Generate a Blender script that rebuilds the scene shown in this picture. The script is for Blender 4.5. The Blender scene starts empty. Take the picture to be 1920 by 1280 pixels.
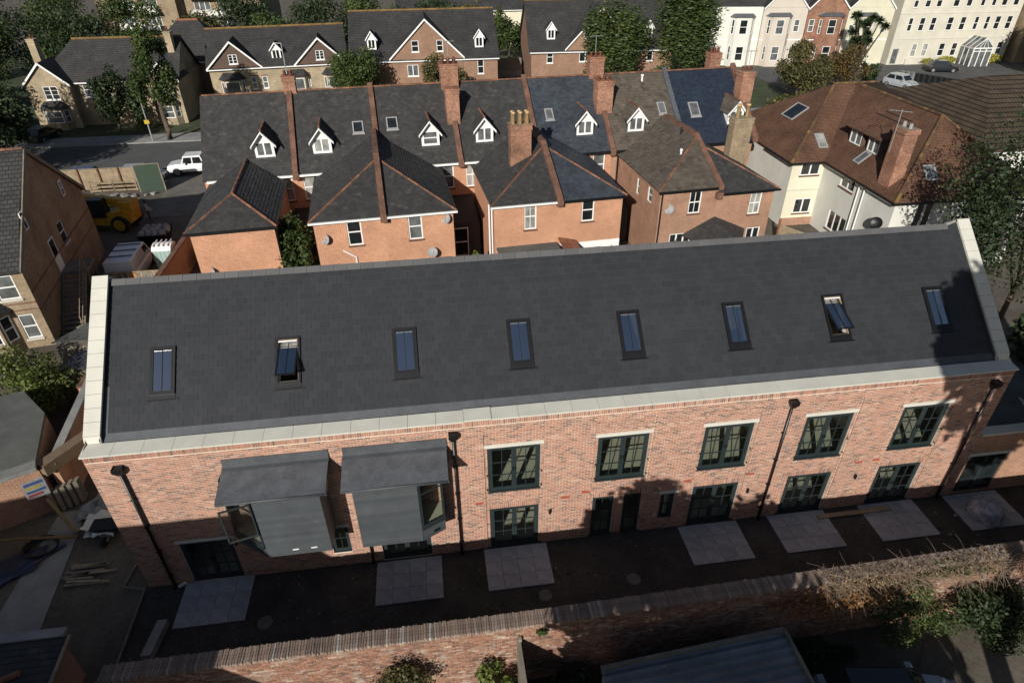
import bpy, math, random
from mathutils import Vector, Matrix
rnd = random.Random(11)
SC = bpy.context.scene
COL = SC.collection
V = Vector

# ---------------------------------------------------------------- camera
cam_d = bpy.data.cameras.new('camera'); cam = bpy.data.objects.new('camera', cam_d); COL.objects.link(cam)
CR = V((0.99095094, -0.13400454, -0.00768179)); CU = V((0.08102573, 0.55158821, 0.83017183)); CF = V((0.10700961, 0.82328199, -0.55745468))
CAMP = V((11.2441, -15.7461, 20.0663))
M = Matrix.Identity(4)
for i in range(3):
    M[i][0] = CR[i]; M[i][1] = CU[i]; M[i][2] = -CF[i]; M[i][3] = CAMP[i]
cam.matrix_world = M
cam_d.sensor_width = 36; cam_d.lens = 1190.63 / 1920 * 36
cam_d.clip_start = .1; cam_d.clip_end = 2000
SC.camera = cam

# ---------------------------------------------------------------- sky and sun
SUN = V((.48, 1, -.51)).normalized()            # the way the light travels
el = math.asin(-SUN.z); az = math.atan2(-SUN.x, -SUN.y)
W = bpy.data.worlds.new('World'); SC.world = W; W.use_nodes = True
nt = W.node_tree; bg = nt.nodes['Background']
sky = nt.nodes.new('ShaderNodeTexSky'); sky.sky_type = 'NISHITA'; sky.sun_disc = False
sky.sun_elevation = el; sky.sun_rotation = az; sky.air_density = 1.0; sky.dust_density = 1.0; sky.ozone_density = 1.5
nt.links.new(sky.outputs[0], bg.inputs[0]); bg.inputs[1].default_value = 0.055
sd = bpy.data.lights.new('sun', 'SUN'); so = bpy.data.objects.new('sun', sd); COL.objects.link(so)
sd.energy = 5.0; sd.angle = math.radians(.53); sd.color = (1, .955, .88)
so.rotation_euler = SUN.to_track_quat('-Z', 'Y').to_euler(); so.location = (0, -30, 40)
SC.view_settings.view_transform = 'Standard'; SC.view_settings.look = 'None'
SC.view_settings.exposure = .07; SC.view_settings.gamma = 1; SC.view_settings.use_curve_mapping = False
SC.render.engine = 'CYCLES'; SC.cycles.max_bounces = 4; SC.cycles.diffuse_bounces = 2; SC.cycles.glossy_bounces = 2; SC.cycles.transmission_bounces = 2; SC.cycles.transparent_max_bounces = 12

# ---------------------------------------------------------------- mesh helpers
ORG = {}
class MB:
    """collects faces; build() links them as ONE mesh object"""
    def __init__(s): s.v = []; s.f = []; s.c = []; s.m = []
    def poly(s, pts, m=0, c=None):
        b = len(s.v); s.v += [tuple(p) for p in pts]; s.f.append(tuple(range(b, b + len(pts))))
        s.c.append(rnd.random() if c is None else c); s.m.append(m)
    def obox(s, o, a, b, d, m=0, c=None, bot=True):
        """parallelepiped from corner o with edge vectors a,b,d (right handed)"""
        o, a, b, d = V(o), V(a), V(b), V(d)
        if a.cross(b).dot(d) < 0: a, b = b, a
        c = rnd.random() if c is None else c
        p = [o, o + a, o + a + b, o + b]; q = [x + d for x in p]
        B = len(s.v); s.v += [tuple(x) for x in p + q]
        F = [(4, 5, 6, 7), (0, 1, 5, 4), (1, 2, 6, 5), (2, 3, 7, 6), (3, 0, 4, 7)]
        if bot: F.append((3, 2, 1, 0))
        for f in F: s.f.append(tuple(B + i for i in f)); s.c.append(c); s.m.append(m)
    def box(s, x0, x1, y0, y1, z0, z1, m=0, c=None):
        s.obox((x0, y0, z0), (x1 - x0, 0, 0), (0, y1 - y0, 0), (0, 0, z1 - z0), m, c)
    def bar(s, p, q, w, h, up=(0, 0, 1), m=0, c=None):
        """rectangular bar centred on the line p-q"""
        p, q = V(p), V(q); d = q - p; up = V(up)
        a = d.cross(up)
        if a.length < 1e-6: a = d.cross(V((1, 0, 0)))
        a = a.normalized() * w; b = a.cross(d).normalized() * h
        s.obox(p - a / 2 - b / 2, a, b, d, m, c)
    def tube(s, pts, rs, n=8, m=0, c=None, cap=True):
        pts = [V(p) for p in pts]
        if not hasattr(rs, '__len__'): rs = [rs] * len(pts)
        c = rnd.random() if c is None else c
        rings = []
        for i, p in enumerate(pts):
            d = (pts[min(i + 1, len(pts) - 1)] - pts[max(i - 1, 0)]).normalized()
            a = d.cross(V((0, 0, 1)))
            if a.length < 1e-3: a = d.cross(V((1, 0, 0)))
            a.normalize(); b = d.cross(a)
            B = len(s.v)
            for k in range(n):
                t = 2 * math.pi * k / n
                s.v.append(tuple(p + (a * math.cos(t) + b * math.sin(t)) * rs[i]))
            rings.append(B)
        for i in range(len(rings) - 1):
            for k in range(n):
                k2 = (k + 1) % n
                s.f.append((rings[i] + k, rings[i] + k2, rings[i + 1] + k2, rings[i + 1] + k)); s.c.append(c); s.m.append(m)
        if cap:
            s.f.append(tuple(rings[0] + k for k in reversed(range(n)))); s.f.append(tuple(rings[-1] + k for k in range(n)))
            s.c += [c, c]; s.m += [m, m]
    def loft(s, rings, m=0, c=None, closed=True, caps=True):
        c = rnd.random() if c is None else c
        n = len(rings[0]); B = len(s.v)
        for r in rings: s.v += [tuple(p) for p in r]
        for i in range(len(rings) - 1):
            for k in range(n if closed else n - 1):
                k2 = (k + 1) % n
                s.f.append((B + i * n + k, B + i * n + k2, B + (i + 1) * n + k2, B + (i + 1) * n + k)); s.c.append(c); s.m.append(m)
        if caps:
            s.f.append(tuple(B + k for k in reversed(range(n)))); s.f.append(tuple(B + (len(rings) - 1) * n + k for k in range(n)))
            s.c += [c, c]; s.m += [m, m]
    def build(s, name, mats, parent=None, smooth=False):
        o0 = ORG.get(parent, V((0, 0, 0)))
        me = bpy.data.meshes.new(name)
        me.from_pydata([(p[0] - o0[0], p[1] - o0[1], p[2] - o0[2]) for p in s.v], [], s.f)
        if not isinstance(mats, (list, tuple)): mats = [mats]
        for k in mats: me.materials.append(k)
        if len(mats) > 1: me.polygons.foreach_set('material_index', s.m)
        at = me.attributes.new('v', 'FLOAT', 'FACE'); at.data.foreach_set('value', s.c)
        if smooth: me.polygons.foreach_set('use_smooth', [True] * len(s.f))
        me.update()
        o = bpy.data.objects.new(name, me); COL.objects.link(o)
        if parent is not None: o.parent = parent
        ORG[o] = o0
        return o
def tag(o, label=None, cat=None, group=None, kind=None):
    if label: o['label'] = label
    if cat: o['category'] = cat
    if group: o['group'] = group
    if kind: o['kind'] = kind
    return o
def thing(name, label, cat, org, loc=None, rot=0., group=None):
    """an Empty at the thing's base; its parts are given in the frame whose point org lies at loc"""
    o = bpy.data.objects.new(name, None); COL.objects.link(o); o.empty_display_size = .2
    o.location = org if loc is None else loc; o.rotation_euler = (0, 0, rot)
    ORG[o] = V(org)
    return tag(o, label, cat, group)
def solo(mb, name, mats, label, cat, org, rot=0., group=None, smooth=False, kind=None):
    """a thing that is one mesh, origin at its base"""
    d = V(org); s2 = MB(); s2.v = [tuple(V(p) - d) for p in mb.v]; s2.f = mb.f; s2.c = mb.c; s2.m = mb.m
    o = s2.build(name, mats, None, smooth); o.location = d; o.rotation_euler = (0, 0, rot)
    return tag(o, label, cat, group, kind)
def inst(me, name, parent, co, rotm=None):
    """an object that shares mesh me, placed at co (frame coordinates of the parent)"""
    o = bpy.data.objects.new(name, me); COL.objects.link(o); o.parent = parent
    o0 = ORG.get(parent, V((0, 0, 0))); mm = rotm.to_4x4() if rotm else Matrix.Identity(4)
    mm.translation = V(co) - o0; o.matrix_local = mm
    return o
def mesh_of(mb, name, mats):
    o = mb.build(name, mats); me = o.data; ORG.pop(o); bpy.data.objects.remove(o)
    return me

def wallgrid(mb, o, u, v, n, Wd, Ht, holes=(), deep=.12, m=0, mr=None, top=None):
    """a wall face o + a*u + b*v with rectangular holes (a0,a1,b0,b1) and reveals deep behind it"""
    o, u, v, n = V(o), V(u), V(v), V(n); mr = m if mr is None else mr
    flip = u.cross(v).dot(n) < 0
    def q(p, mm, c=None): mb.poly(p[::-1] if flip else p, mm, c)
    us = sorted({0., Wd} | {h[0] for h in holes} | {h[1] for h in holes}); vs = sorted({0., Ht} | {h[2] for h in holes} | {h[3] for h in holes})
    us = [a for a in us if -1e-6 <= a <= Wd + 1e-6]; vs = [b for b in vs if -1e-6 <= b <= Ht + 1e-6]
    for i in range(len(us) - 1):
        for j in range(len(vs) - 1):
            a, b = (us[i] + us[i + 1]) / 2, (vs[j] + vs[j + 1]) / 2
            if any(h[0] < a < h[1] and h[2] < b < h[3] for h in holes): continue
            q([o + u * us[i] + v * vs[j], o + u * us[i + 1] + v * vs[j], o + u * us[i + 1] + v * vs[j + 1], o + u * us[i] + v * vs[j + 1]], m, .5)
    for a0, a1, b0, b1 in holes:
        P = [o + u * a0 + v * b0, o + u * a1 + v * b0, o + u * a1 + v * b1, o + u * a0 + v * b1]
        for k in range(4):
            A, B = P[k], P[(k + 1) % 4]
            q([A, A - n * deep, B - n * deep, B], mr, .5)
def clip(poly, a, b, c):
    """keep a*x+b*y+c >= 0"""
    out = []
    for i in range(len(poly)):
        p, q = poly[i], poly[(i + 1) % len(poly)]
        dp, dq = a * p[0] + b * p[1] + c, a * q[0] + b * q[1] + c
        if dp >= 0: out.append(p)
        if (dp >= 0) != (dq >= 0):
            t = dp / (dp - dq); out.append((p[0] + (q[0] - p[0]) * t, p[1] + (q[1] - p[1]) * t))
    return out
def slates(mb, P, w=.25, g=.2, t=.012, holes=(), lift=.004, jit=.15, collect=None, full=None, tail=0):
    """lap slates over the convex 3-D polygon P (first edge = eaves, left to right seen from outside)"""
    P = [V(p) for p in P]; o = P[0]; u = (P[1] - P[0]).normalized(); n = u.cross(P[-1] - P[0]).normalized(); v = n.cross(u)
    p2 = [((p - o).dot(u), (p - o).dot(v)) for p in P]
    umin, umax = min(p[0] for p in p2), max(p[0] for p in p2); vmax = max(p[1] for p in p2)
    edges = []
    for i in range(len(p2)):
        a, b = p2[i], p2[(i + 1) % len(p2)]
        nx, ny = -(b[1] - a[1]), b[0] - a[0]; edges.append((nx, ny, -(nx * a[0] + ny * a[1])))
    j = 0; v0 = 0.
    while v0 < vmax - .02:
        k0 = umin - (w / 2 if j % 2 else 0)
        k = k0
        while k < umax:
            a, b = k + .0025, k + w - .0025; k += w
            segs = [(a, b)]
            for h in holes:
                ov = min(v0 + g, h[3]) - max(v0, h[2])
                if ov > g * .3:
                    ns = []
                    for x, y in segs:
                        if h[0] > x: ns.append((x, min(y, h[0])))
                        if h[1] < y: ns.append((max(x, h[1]), y))
                    segs = [z for z in ns if z[1] - z[0] > .02]
            for x, y in segs:
                r = [(x, v0), (y, v0), (y, v0 + g + .004), (x, v0 + g + .004)]
                for e in edges:
                    r = clip(r, *e)
                    if len(r) < 3: break
                if len(r) < 3: continue
                c = rnd.random(); tt = t * (1 + jit * (rnd.random() - .5) * 2); d1 = rnd.uniform(-1, 1) * .0012
                if collect is not None and len(r) == 4 and abs(y - x - w + .005) < 1e-4 and v0 + g < vmax:
                    q = o + u * x + v * v0
                    if collect(q): full.append((q, u, v, n)); continue
                H = lambda p: o + u * p[0] + v * p[1] + n * (lift + tt * (1 - (p[1] - v0) / g) + d1 * (p[0] - x) / w)
                top = [H(p) for p in r]; mb.poly(top, 0, c)
                for i in range(len(r)):
                    A, B = r[i], r[(i + 1) % len(r)]
                    if (abs(A[1] - v0) < 1e-6 and abs(B[1] - v0) < 1e-6) or abs(A[0] - B[0]) < 1e-6:
                        a3, b3 = o + u * A[0] + v * A[1], o + u * B[0] + v * B[1]
                        mb.poly([a3, b3, H(B), H(A)], tail if abs(A[1] - v0) < 1e-6 and abs(B[1] - v0) < 1e-6 else 0, c)
        v0 += g; j += 1

# ---------------------------------------------------------------- materials
def _m(name):
    m = bpy.data.materials.new(name); m.use_nodes = True
    t = m.node_tree; b = t.nodes['Principled BSDF']; return m, t, b
def N(t, ty, **k):
    n = t.nodes.new(ty)
    for a, b in k.items(): setattr(n, a, b)
    return n
def mixc(t, f, a, b, mode='MIX'):
    n = N(t, 'ShaderNodeMix', data_type='RGBA', blend_type=mode)
    for i, x in ((0, f), (6, a), (7, b)):
        if isinstance(x, (int, float)): n.inputs[i].default_value = x
        elif isinstance(x, tuple): n.inputs[i].default_value = (*x[:3], 1)
        else: t.links.new(x, n.inputs[i])
    return n.outputs[2]
def noise(t, sc, det=3, vec=None, rough=.6):
    n = N(t, 'ShaderNodeTexNoise'); n.inputs['Scale'].default_value = sc; n.inputs['Detail'].default_value = det; n.inputs['Roughness'].default_value = rough
    if vec is None:
        vec = N(t, 'ShaderNodeTexCoord').outputs['Object']
    t.links.new(vec, n.inputs['Vector']); return n.outputs['Fac']
def ramp(t, f, stops, interp='LINEAR'):
    r = N(t, 'ShaderNodeValToRGB'); r.color_ramp.interpolation = interp; e = r.color_ramp.elements
    while len(e) < len(stops): e.new(.5)
    for i, (p, c) in enumerate(stops):
        e[i].position = p; e[i].color = (*c, 1) if isinstance(c, tuple) else (c, c, c, 1)
    t.links.new(f, r.inputs[0]); return r.outputs[0]
def bump(t, b, h, s=.3, d=.02):
    n = N(t, 'ShaderNodeBump'); n.inputs['Strength'].default_value = s; n.inputs['Distance'].default_value = d
    t.links.new(h, n.inputs['Height']); t.links.new(n.outputs[0], b.inputs['Normal'])
def sc3(c, k): return tuple(min(1, x * k) for x in c)
def plain(name, col, rough=.7, metal=0., var=.25, scale=3., bmp=.1, spec=.5, fine=40.):
    m, t, b = _m(name)
    f = ramp(t, noise(t, scale, 4), [(.3, 1 - var), (.7, 1 + var * .5)])
    f2 = ramp(t, noise(t, fine, 2), [(.3, 1 - var * .5), (.7, 1 + var * .3)])
    c = mixc(t, 1., mixc(t, 1., col, f, 'MULTIPLY'), f2, 'MULTIPLY')
    t.links.new(c, b.inputs['Base Color'])
    b.inputs['Roughness'].default_value = rough; b.inputs['Metallic'].default_value = metal; b.inputs['Specular IOR Level'].default_value = spec
    if bmp: bump(t, b, noise(t, fine, 3), bmp)
    return m
def tinted(name, stops, rough=.8, interp='LINEAR', nscale=8., nvar=.25, bmp=.2, stain=None, spec=.4, obj=False):
    """colour picked per piece by its face value 'v'"""
    m, t, b = _m(name)
    if obj:
        oi = N(t, 'ShaderNodeObjectInfo').outputs['Random']; at = oi
    else: at = N(t, 'ShaderNodeAttribute', attribute_name='v').outputs['Fac']
    c = ramp(t, at, stops, interp)
    f = ramp(t, noise(t, nscale, 4), [(.3, 1 - nvar), (.7, 1 + nvar * .6)])
    c = mixc(t, 1., c, f, 'MULTIPLY')
    if stain:
        scol, ssc, lo, hi = stain
        geo = N(t, 'ShaderNodeNewGeometry').outputs['Position']
        c = mixc(t, ramp(t, noise(t, ssc, 5, geo), [(lo, 0.), (hi, 1.)]), c, scol)
    t.links.new(c, b.inputs['Base Color']); b.inputs['Roughness'].default_value = rough; b.inputs['Specular IOR Level'].default_value = spec
    if bmp: bump(t, b, noise(t, 60, 3), bmp, .01)
    return m
def coursed(name, c1, c2, mortar, bw, bh, ms=.012, rough=.85, bmp=.4, stain=None, vs=1., offs=.5, var=.3, flat=False):
    """courses of bricks or tiles on walls and slopes of any facing"""
    m, t, b = _m(name)
    tc = N(t, 'ShaderNodeTexCoord'); ab = N(t, 'ShaderNodeVectorMath', operation='ABSOLUTE'); t.links.new(tc.outputs['Normal'], ab.inputs[0])
    sp = N(t, 'ShaderNodeSeparateXYZ'); t.links.new(ab.outputs[0], sp.inputs[0]); so_ = N(t, 'ShaderNodeSeparateXYZ'); t.links.new(tc.outputs['Object'], so_.inputs[0])
    gt = N(t, 'ShaderNodeMath', operation='GREATER_THAN'); t.links.new(sp.outputs[0], gt.inputs[0]); t.links.new(sp.outputs[1], gt.inputs[1])
    mx = N(t, 'ShaderNodeMix', data_type='FLOAT'); t.links.new(gt.outputs[0], mx.inputs[0]); t.links.new(so_.outputs[0], mx.inputs[2]); t.links.new(so_.outputs[1], mx.inputs[3])
    vz = N(t, 'ShaderNodeMath', operation='MULTIPLY'); t.links.new(so_.outputs[2], vz.inputs[0]); vz.inputs[1].default_value = vs
    cb = N(t, 'ShaderNodeCombineXYZ'); t.links.new(mx.outputs[0], cb.inputs[0]); t.links.new(vz.outputs[0], cb.inputs[1])
    br = N(t, 'ShaderNodeTexBrick'); t.links.new(tc.outputs['Object'] if flat else cb.outputs[0], br.inputs['Vector']); br.offset = offs
    br.inputs['Scale'].default_value = 1; br.inputs['Brick Width'].default_value = bw; br.inputs['Row Height'].default_value = bh; br.inputs['Mortar Size'].default_value = ms; br.inputs['Bias'].default_value = 0; br.inputs['Mortar Smooth'].default_value = .2
    br.inputs['Color1'].default_value = (*c1, 1); br.inputs['Color2'].default_value = (*c2, 1); br.inputs['Mortar'].default_value = (*mortar, 1)
    f = ramp(t, noise(t, .7, 5), [(.3, 1 - var), (.7, 1 + var * .6)]); f2 = ramp(t, noise(t, 9, 3), [(.3, 1 - var * .7), (.7, 1 + var * .5)])
    c = mixc(t, 1., mixc(t, 1., br.outputs['Color'], f, 'MULTIPLY'), f2, 'MULTIPLY')
    if stain:
        scol, ssc, lo, hi = stain
        c = mixc(t, ramp(t, noise(t, ssc, 6), [(lo, 0.), (hi, 1.)]), c, scol)
    t.links.new(c, b.inputs['Base Color']); b.inputs['Roughness'].default_value = rough; b.inputs['Specular IOR Level'].default_value = .3
    inv = N(t, 'ShaderNodeMath', operation='SUBTRACT'); inv.inputs[0].default_value = 1; t.links.new(br.outputs['Fac'], inv.inputs[1])
    bump(t, b, inv.outputs[0], bmp, .03)
    return m
def glass(name, tint=(.85, .9, .88), base=.06):
    m, t, b = _m(name); t.nodes.remove(b)
    tr = N(t, 'ShaderNodeBsdfTransparent'); tr.inputs[0].default_value = (*tint, 1)
    gl = N(t, 'ShaderNodeBsdfGlossy'); gl.inputs['Roughness'].default_value = .01
    lw = N(t, 'ShaderNodeLayerWeight'); lw.inputs[0].default_value = .5
    pw = N(t, 'ShaderNodeMath', operation='POWER'); t.links.new(lw.outputs['Facing'], pw.inputs[0]); pw.inputs[1].default_value = 4.
    ad = N(t, 'ShaderNodeMath', operation='ADD'); t.links.new(pw.outputs[0], ad.inputs[0]); ad.inputs[1].default_value = base; ad.use_clamp = True
    mx = N(t, 'ShaderNodeMixShader'); t.links.new(ad.outputs[0], mx.inputs[0]); t.links.new(tr.outputs[0], mx.inputs[1]); t.links.new(gl.outputs[0], mx.inputs[2])
    t.links.new(mx.outputs[0], t.nodes['Material Output'].inputs[0]); return m
def pane_mat(name, col, rough=.06):
    m, t, b = _m(name)
    c = mixc(t, ramp(t, noise(t, 1.3, 2), [(.35, 0.), (.65, 1.)]), col, sc3(col, .5))
    t.links.new(c, b.inputs['Base Color']); b.inputs['Roughness'].default_value = rough; b.inputs['Specular IOR Level'].default_value = .9
    return m
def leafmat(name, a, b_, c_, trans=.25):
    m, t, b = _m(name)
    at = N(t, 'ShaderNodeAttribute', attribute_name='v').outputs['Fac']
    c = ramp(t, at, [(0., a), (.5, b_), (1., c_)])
    t.links.new(c, b.inputs['Base Color']); b.inputs['Roughness'].default_value = .55; b.inputs['Specular IOR Level'].default_value = .35
    tl = N(t, 'ShaderNodeBsdfTranslucent'); t.links.new(c, tl.inputs[0])
    mx = N(t, 'ShaderNodeMixShader'); mx.inputs[0].default_value = trans
    t.links.new(b.outputs[0], mx.inputs[1]); t.links.new(tl.outputs[0], mx.inputs[2]); t.links.new(mx.outputs[0], t.nodes['Material Output'].inputs[0])
    return m
K = {}
K['mortar'] = plain('mortar', (.72, .62, .5), .9, var=.25, scale=1.5, bmp=.2)
BR = [(0., (.16, .1, .085)), (.12, (.22, .128, .1)), (.35, (.35, .175, .118)), (.6, (.41, .198, .132)), (.85, (.33, .187, .14)), (1., (.46, .28, .2))]
K['brick'] = tinted('facing_brick', BR, .85, nscale=14, nvar=.25, stain=((.62, .55, .48), 1.6, .66, .85))
OB = [(0., (.15, .09, .07)), (.25, (.24, .125, .085)), (.6, (.33, .165, .105)), (.85, (.29, .175, .13)), (1., (.4, .3, .23))]
K['oldbrick'] = tinted('old_wall_brick', OB, .9, nscale=9, nvar=.4, stain=((.33, .3, .26), 1.7, .58, .75))
CB = [(0., (.15, .115, .095)), (.3, (.2, .145, .115)), (.65, (.25, .175, .135)), (.92, (.26, .215, .18)), (1., (.36, .33, .3))]
K['capbrick'] = tinted('coping_brick', CB, .9, nscale=12, nvar=.4, obj=True)
K['oldmortar'] = plain('old_mortar', (.4, .33, .26), .95, var=.35, scale=1., bmp=.3)
K['slate'] = tinted('roof_slate', [(0., (.0255, .0275, .0315)), (.5, (.0285, .0305, .0345)), (1., (.032, .034, .038))], .68, nscale=.35, nvar=.12, bmp=.08, spec=.25)
K['slatecut'] = plain('cut_slate_edge', (.13, .132, .138), .8, var=.4, scale=2.5, bmp=0)
K['stone'] = plain('cast_stone', (.55, .535, .47), .85, var=.1, scale=1.2, bmp=.1)
K['lead'] = plain('lead_sheet', (.06, .066, .075), .62, var=.25, scale=1.5, bmp=.05, fine=12)
K['leaddark'] = plain('lead_dark', (.095, .102, .113), .5, var=.3, scale=2., bmp=.05, fine=10)
K['frame'] = plain('green_grey_frame', (.022, .032, .034), .45, var=.15, bmp=0)
K["black"] = plain('black_metal', (.008, .008, .009), .4, var=.2, bmp=0)
K['clad'] = tinted('grey_cladding', [(0., (.04, .047, .052)), (1., (.054, .061, .067))], .65, nscale=1.6, nvar=.22, bmp=.15, stain=((.11, .115, .12), 1.3, .68, .85))
K['glass'] = glass('window_glass')
K['glassclear'] = glass('balustrade_glass', (.93, .96, .95), .0)
K['roofglass'] = glass('rooflight_glass', (.8, .85, .85), .8)
K['casementglass'] = glass('casement_glass', (.85, .9, .9), .3)
K['floor'] = plain('room_floor', (.36, .33, .25), .8, var=.1, scale=2, bmp=.05)
K['plaster'] = plain('room_plaster', (.62, .6, .55), .9, var=.06, bmp=0)
K['slab'] = tinted('paving_slab', [(0., (.25, .265, .285)), (1., (.33, .34, .355))], .85, nscale=3, nvar=.25, bmp=.25, obj=True)
K['soil'] = plain('dark_soil', (.05, .045, .04), .97, var=.5, scale=.8, bmp=.9, fine=9)
K['dirt'] = plain('trodden_dirt', (.12, .1, .078), .97, var=.45, scale=.5, bmp=.7, fine=7)
K['conc'] = plain('concrete', (.27, .265, .25), .9, var=.3, scale=.8, bmp=.3)
K['tarmac'] = plain('tarmac', (.085, .085, .085), .9, var=.3, scale=.4, bmp=.4, fine=30)
K['pave'] = coursed('block_paving', (.2, .18, .155), (.15, .135, .12), (.08, .07, .06), .22, .11, .008, bmp=.3, flat=True)
K['grass'] = plain('rough_grass', (.05, .065, .025), .95, var=.5, scale=.6, bmp=.8, fine=14)
K['white'] = plain('white_paint', (.78, .78, .76), .5, var=.06, bmp=0)
K['pane'] = pane_mat('dark_pane', (.02, .024, .026)); K['panelit'] = pane_mat('curtained_pane', (.36, .36, .33), .12); K['panemid'] = pane_mat('blind_pane', (.14, .15, .15), .1)
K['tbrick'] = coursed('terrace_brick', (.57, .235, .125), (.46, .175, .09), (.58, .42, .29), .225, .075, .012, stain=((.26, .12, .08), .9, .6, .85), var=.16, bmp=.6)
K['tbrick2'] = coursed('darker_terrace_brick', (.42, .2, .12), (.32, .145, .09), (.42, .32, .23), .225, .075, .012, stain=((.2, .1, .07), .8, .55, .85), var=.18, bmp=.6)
K['chimbrick'] = coursed('chimney_brick', (.36, .15, .085), (.22, .085, .055), (.3, .22, .16), .225, .075, .012, var=.45)
K['buffbrick'] = coursed('buff_brick', (.42, .33, .2), (.32, .24, .15), (.4, .34, .25), .225, .075, .012)
K['newbrick'] = coursed('red_brown_brick', (.3, .16, .1), (.24, .125, .08), (.3, .22, .16), .225, .075, .012, var=.2)
K['stockbrick'] = coursed('stock_brick', (.34, .25, .15), (.25, .18, .11), (.3, .25, .18), .225, .075, .012, stain=((.12, .09, .065), .5, .55, .8))
K['tslate'] = tinted('old_slate', [(0., (.036, .0345, .034)), (.5, (.044, .042, .041)), (.93, (.052, .05, .048)), (1., (.07, .066, .06))], .7, nscale=1.5, nvar=.2, bmp=.25, stain=((.12, .1, .06), 2.3, .7, .8))
K['bslate'] = tinted('blue_slate', [(0., (.036, .043, .054)), (1., (.055, .064, .077))], .55, nscale=1, nvar=.2, bmp=.2)
K['nslate'] = tinted('new_blue_slate', [(0., (.018, .025, .04)), (1., (.026, .036, .056))], .5, nscale=1, nvar=.15, bmp=.15)
K['ctile'] = tinted('weathered_concrete_tile', [(0., (.065, .053, .042)), (.12, (.085, .07, .055)), (1., (.115, .096, .076))], .9, nscale=1.2, nvar=.25, bmp=.3)
K['terra'] = tinted('terracotta', [(0., (.11, .06, .04)), (.6, (.19, .085, .05)), (1., (.26, .12, .065))], .8, nscale=5, nvar=.35, obj=True)
K['terrac'] = plain('terracotta_plain', (.27, .11, .06), .85, var=.4, scale=3, bmp=.3)
K['pot'] = plain('yellow_clay', (.55, .38, .18), .8, var=.25, scale=4)
K['party'] = plain('party_wall_top', (.17, .085, .055), .9, var=.45, scale=1.5, bmp=.4, fine=12)
K['farslate'] = coursed('far_slate', (.06, .058, .056), (.045, .043, .042), (.02, .02, .02), .3, .16, .02, bmp=.5, vs=1.0, stain=((.15, .1, .04), 1.2, .72, .85))
K['browntile'] = coursed('brown_plain_tile', (.18, .092, .056), (.14, .071, .045), (.045, .025, .016), .17, .075, .012, bmp=.5, stain=((.13, .085, .03), .9, .6, .8), var=.35)
K['darktile'] = coursed('dark_brown_tile', (.1, .07, .045), (.075, .055, .036), (.02, .016, .012), .3, .22, .03, bmp=.7, var=.3)
K['cream'] = plain('cream_render', (.68, .63, .48), .85, var=.1, scale=.7, bmp=.1)
K['blockcream'] = plain('weathered_cream', (.56, .53, .44), .85, var=.16, scale=.5, bmp=.1)
K['whiter'] = plain('white_render', (.64, .63, .57), .85, var=.12, scale=.7, bmp=.1)
K['pinkr'] = plain('pinkish_render', (.52, .47, .4), .85, var=.1, scale=.7, bmp=.1)
K['palegreen'] = plain('pale_render', (.56, .54, .41), .85, var=.1, scale=.7, bmp=.1)
K['brownclad'] = plain('brown_hung_tile', (.1, .065, .048), .85, var=.2, scale=2)
K['timber'] = plain('weathered_timber', (.3, .23, .15), .9, var=.4, scale=2, bmp=.3)
K['greyt'] = plain('grey_timber', (.22, .19, .15), .9, var=.35, scale=2, bmp=.3)
K['bark'] = plain('bark', (.1, .075, .05), .95, var=.5, scale=3, bmp=.6, fine=15)
K['felt'] = plain('roofing_felt', (.11, .115, .105), .95, var=.35, scale=.8, bmp=.3)
K['brass'] = plain('rust', (.2, .1, .05), .9, var=.4)
# ================================================================ ground and setting
def sheet(name, pts, z, mat, label=None, cat=None):
    mb = MB(); mb.poly([(p[0], p[1], z) for p in pts], 0, .5); o = mb.build(name, mat); o['kind'] = 'structure'
    if label: o['label'] = label
    return o
def rect(x0, x1, y0, y1): return [(x0, y0), (x1, y0), (x1, y1), (x0, y1)]
sheet('ground', rect(-600, 700, -300, 900), -.03, K['dirt'], 'bare brown earth under the whole neighbourhood')
sheet('yard_soil', rect(-.1, 36, -4.7, .05), -.012, K['soil'], 'dark bare soil strip between the new building and the garden wall')
sheet('site_yard', rect(-10.6, -.1, -6, 17), -.02, K['dirt'], 'trodden dirt yard at the left end of the building')
sheet('concrete_path', [(-4.9, -2.6), (-3.0, -2.6), (-3.75, 4.2), (-4.8, 4.2)], .01, K['conc'], 'pale concrete strip in the left yard')
sheet('back_yard', rect(-10.6, 60, 9, 19.6), -.015, K['dirt'], 'back gardens between the new building and the terrace')
sheet('builders_yard', rect(-30, -3.5, 17, 42), -.01, K['dirt'], 'builders yard with the yellow telehandler')
sheet('paved_drive', [(-12, 36), (-3.6, 36), (-3.6, 47), (-12.2, 47)], .0, K['pave'], 'block paved drive beside the green gate')
sheet('road', [(-120, 47), (70, 47), (70, 57.5), (-120, 57.5)], -.004, K['tarmac'], 'street behind the terrace')
sheet('pavement', [(-120, 57.5), (60, 57.5), (60, 60.5), (-120, 60.5)], .1, K['conc'], 'far pavement of the street')
sheet('far_forecourt', rect(-60, 60, 60.5, 140), -.008, K['grass'], 'rough grass and gardens beyond the street')
sheet('car_park', [(60, 40), (140, 40), (140, 82), (60, 84)], .004, K['tarmac'], 'tarmac forecourt in front of the cream block')
sheet('front_lawn', rect(-12, 23, -40, -4.9), -.02, K['grass'], 'rough grass in front of the garden wall')
sheet('track', [(23, -40), (45, -40), (45, -4.9), (26.4, -5.6), (24.5, -7.5)], -.014, K['dirt'], 'brown dirt track in the lower right corner')
mb = MB(); mb.box(-120, 60, 57.38, 57.5, -.01, .11); tag(mb.build('kerb', K['conc']), kind='structure')

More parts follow.
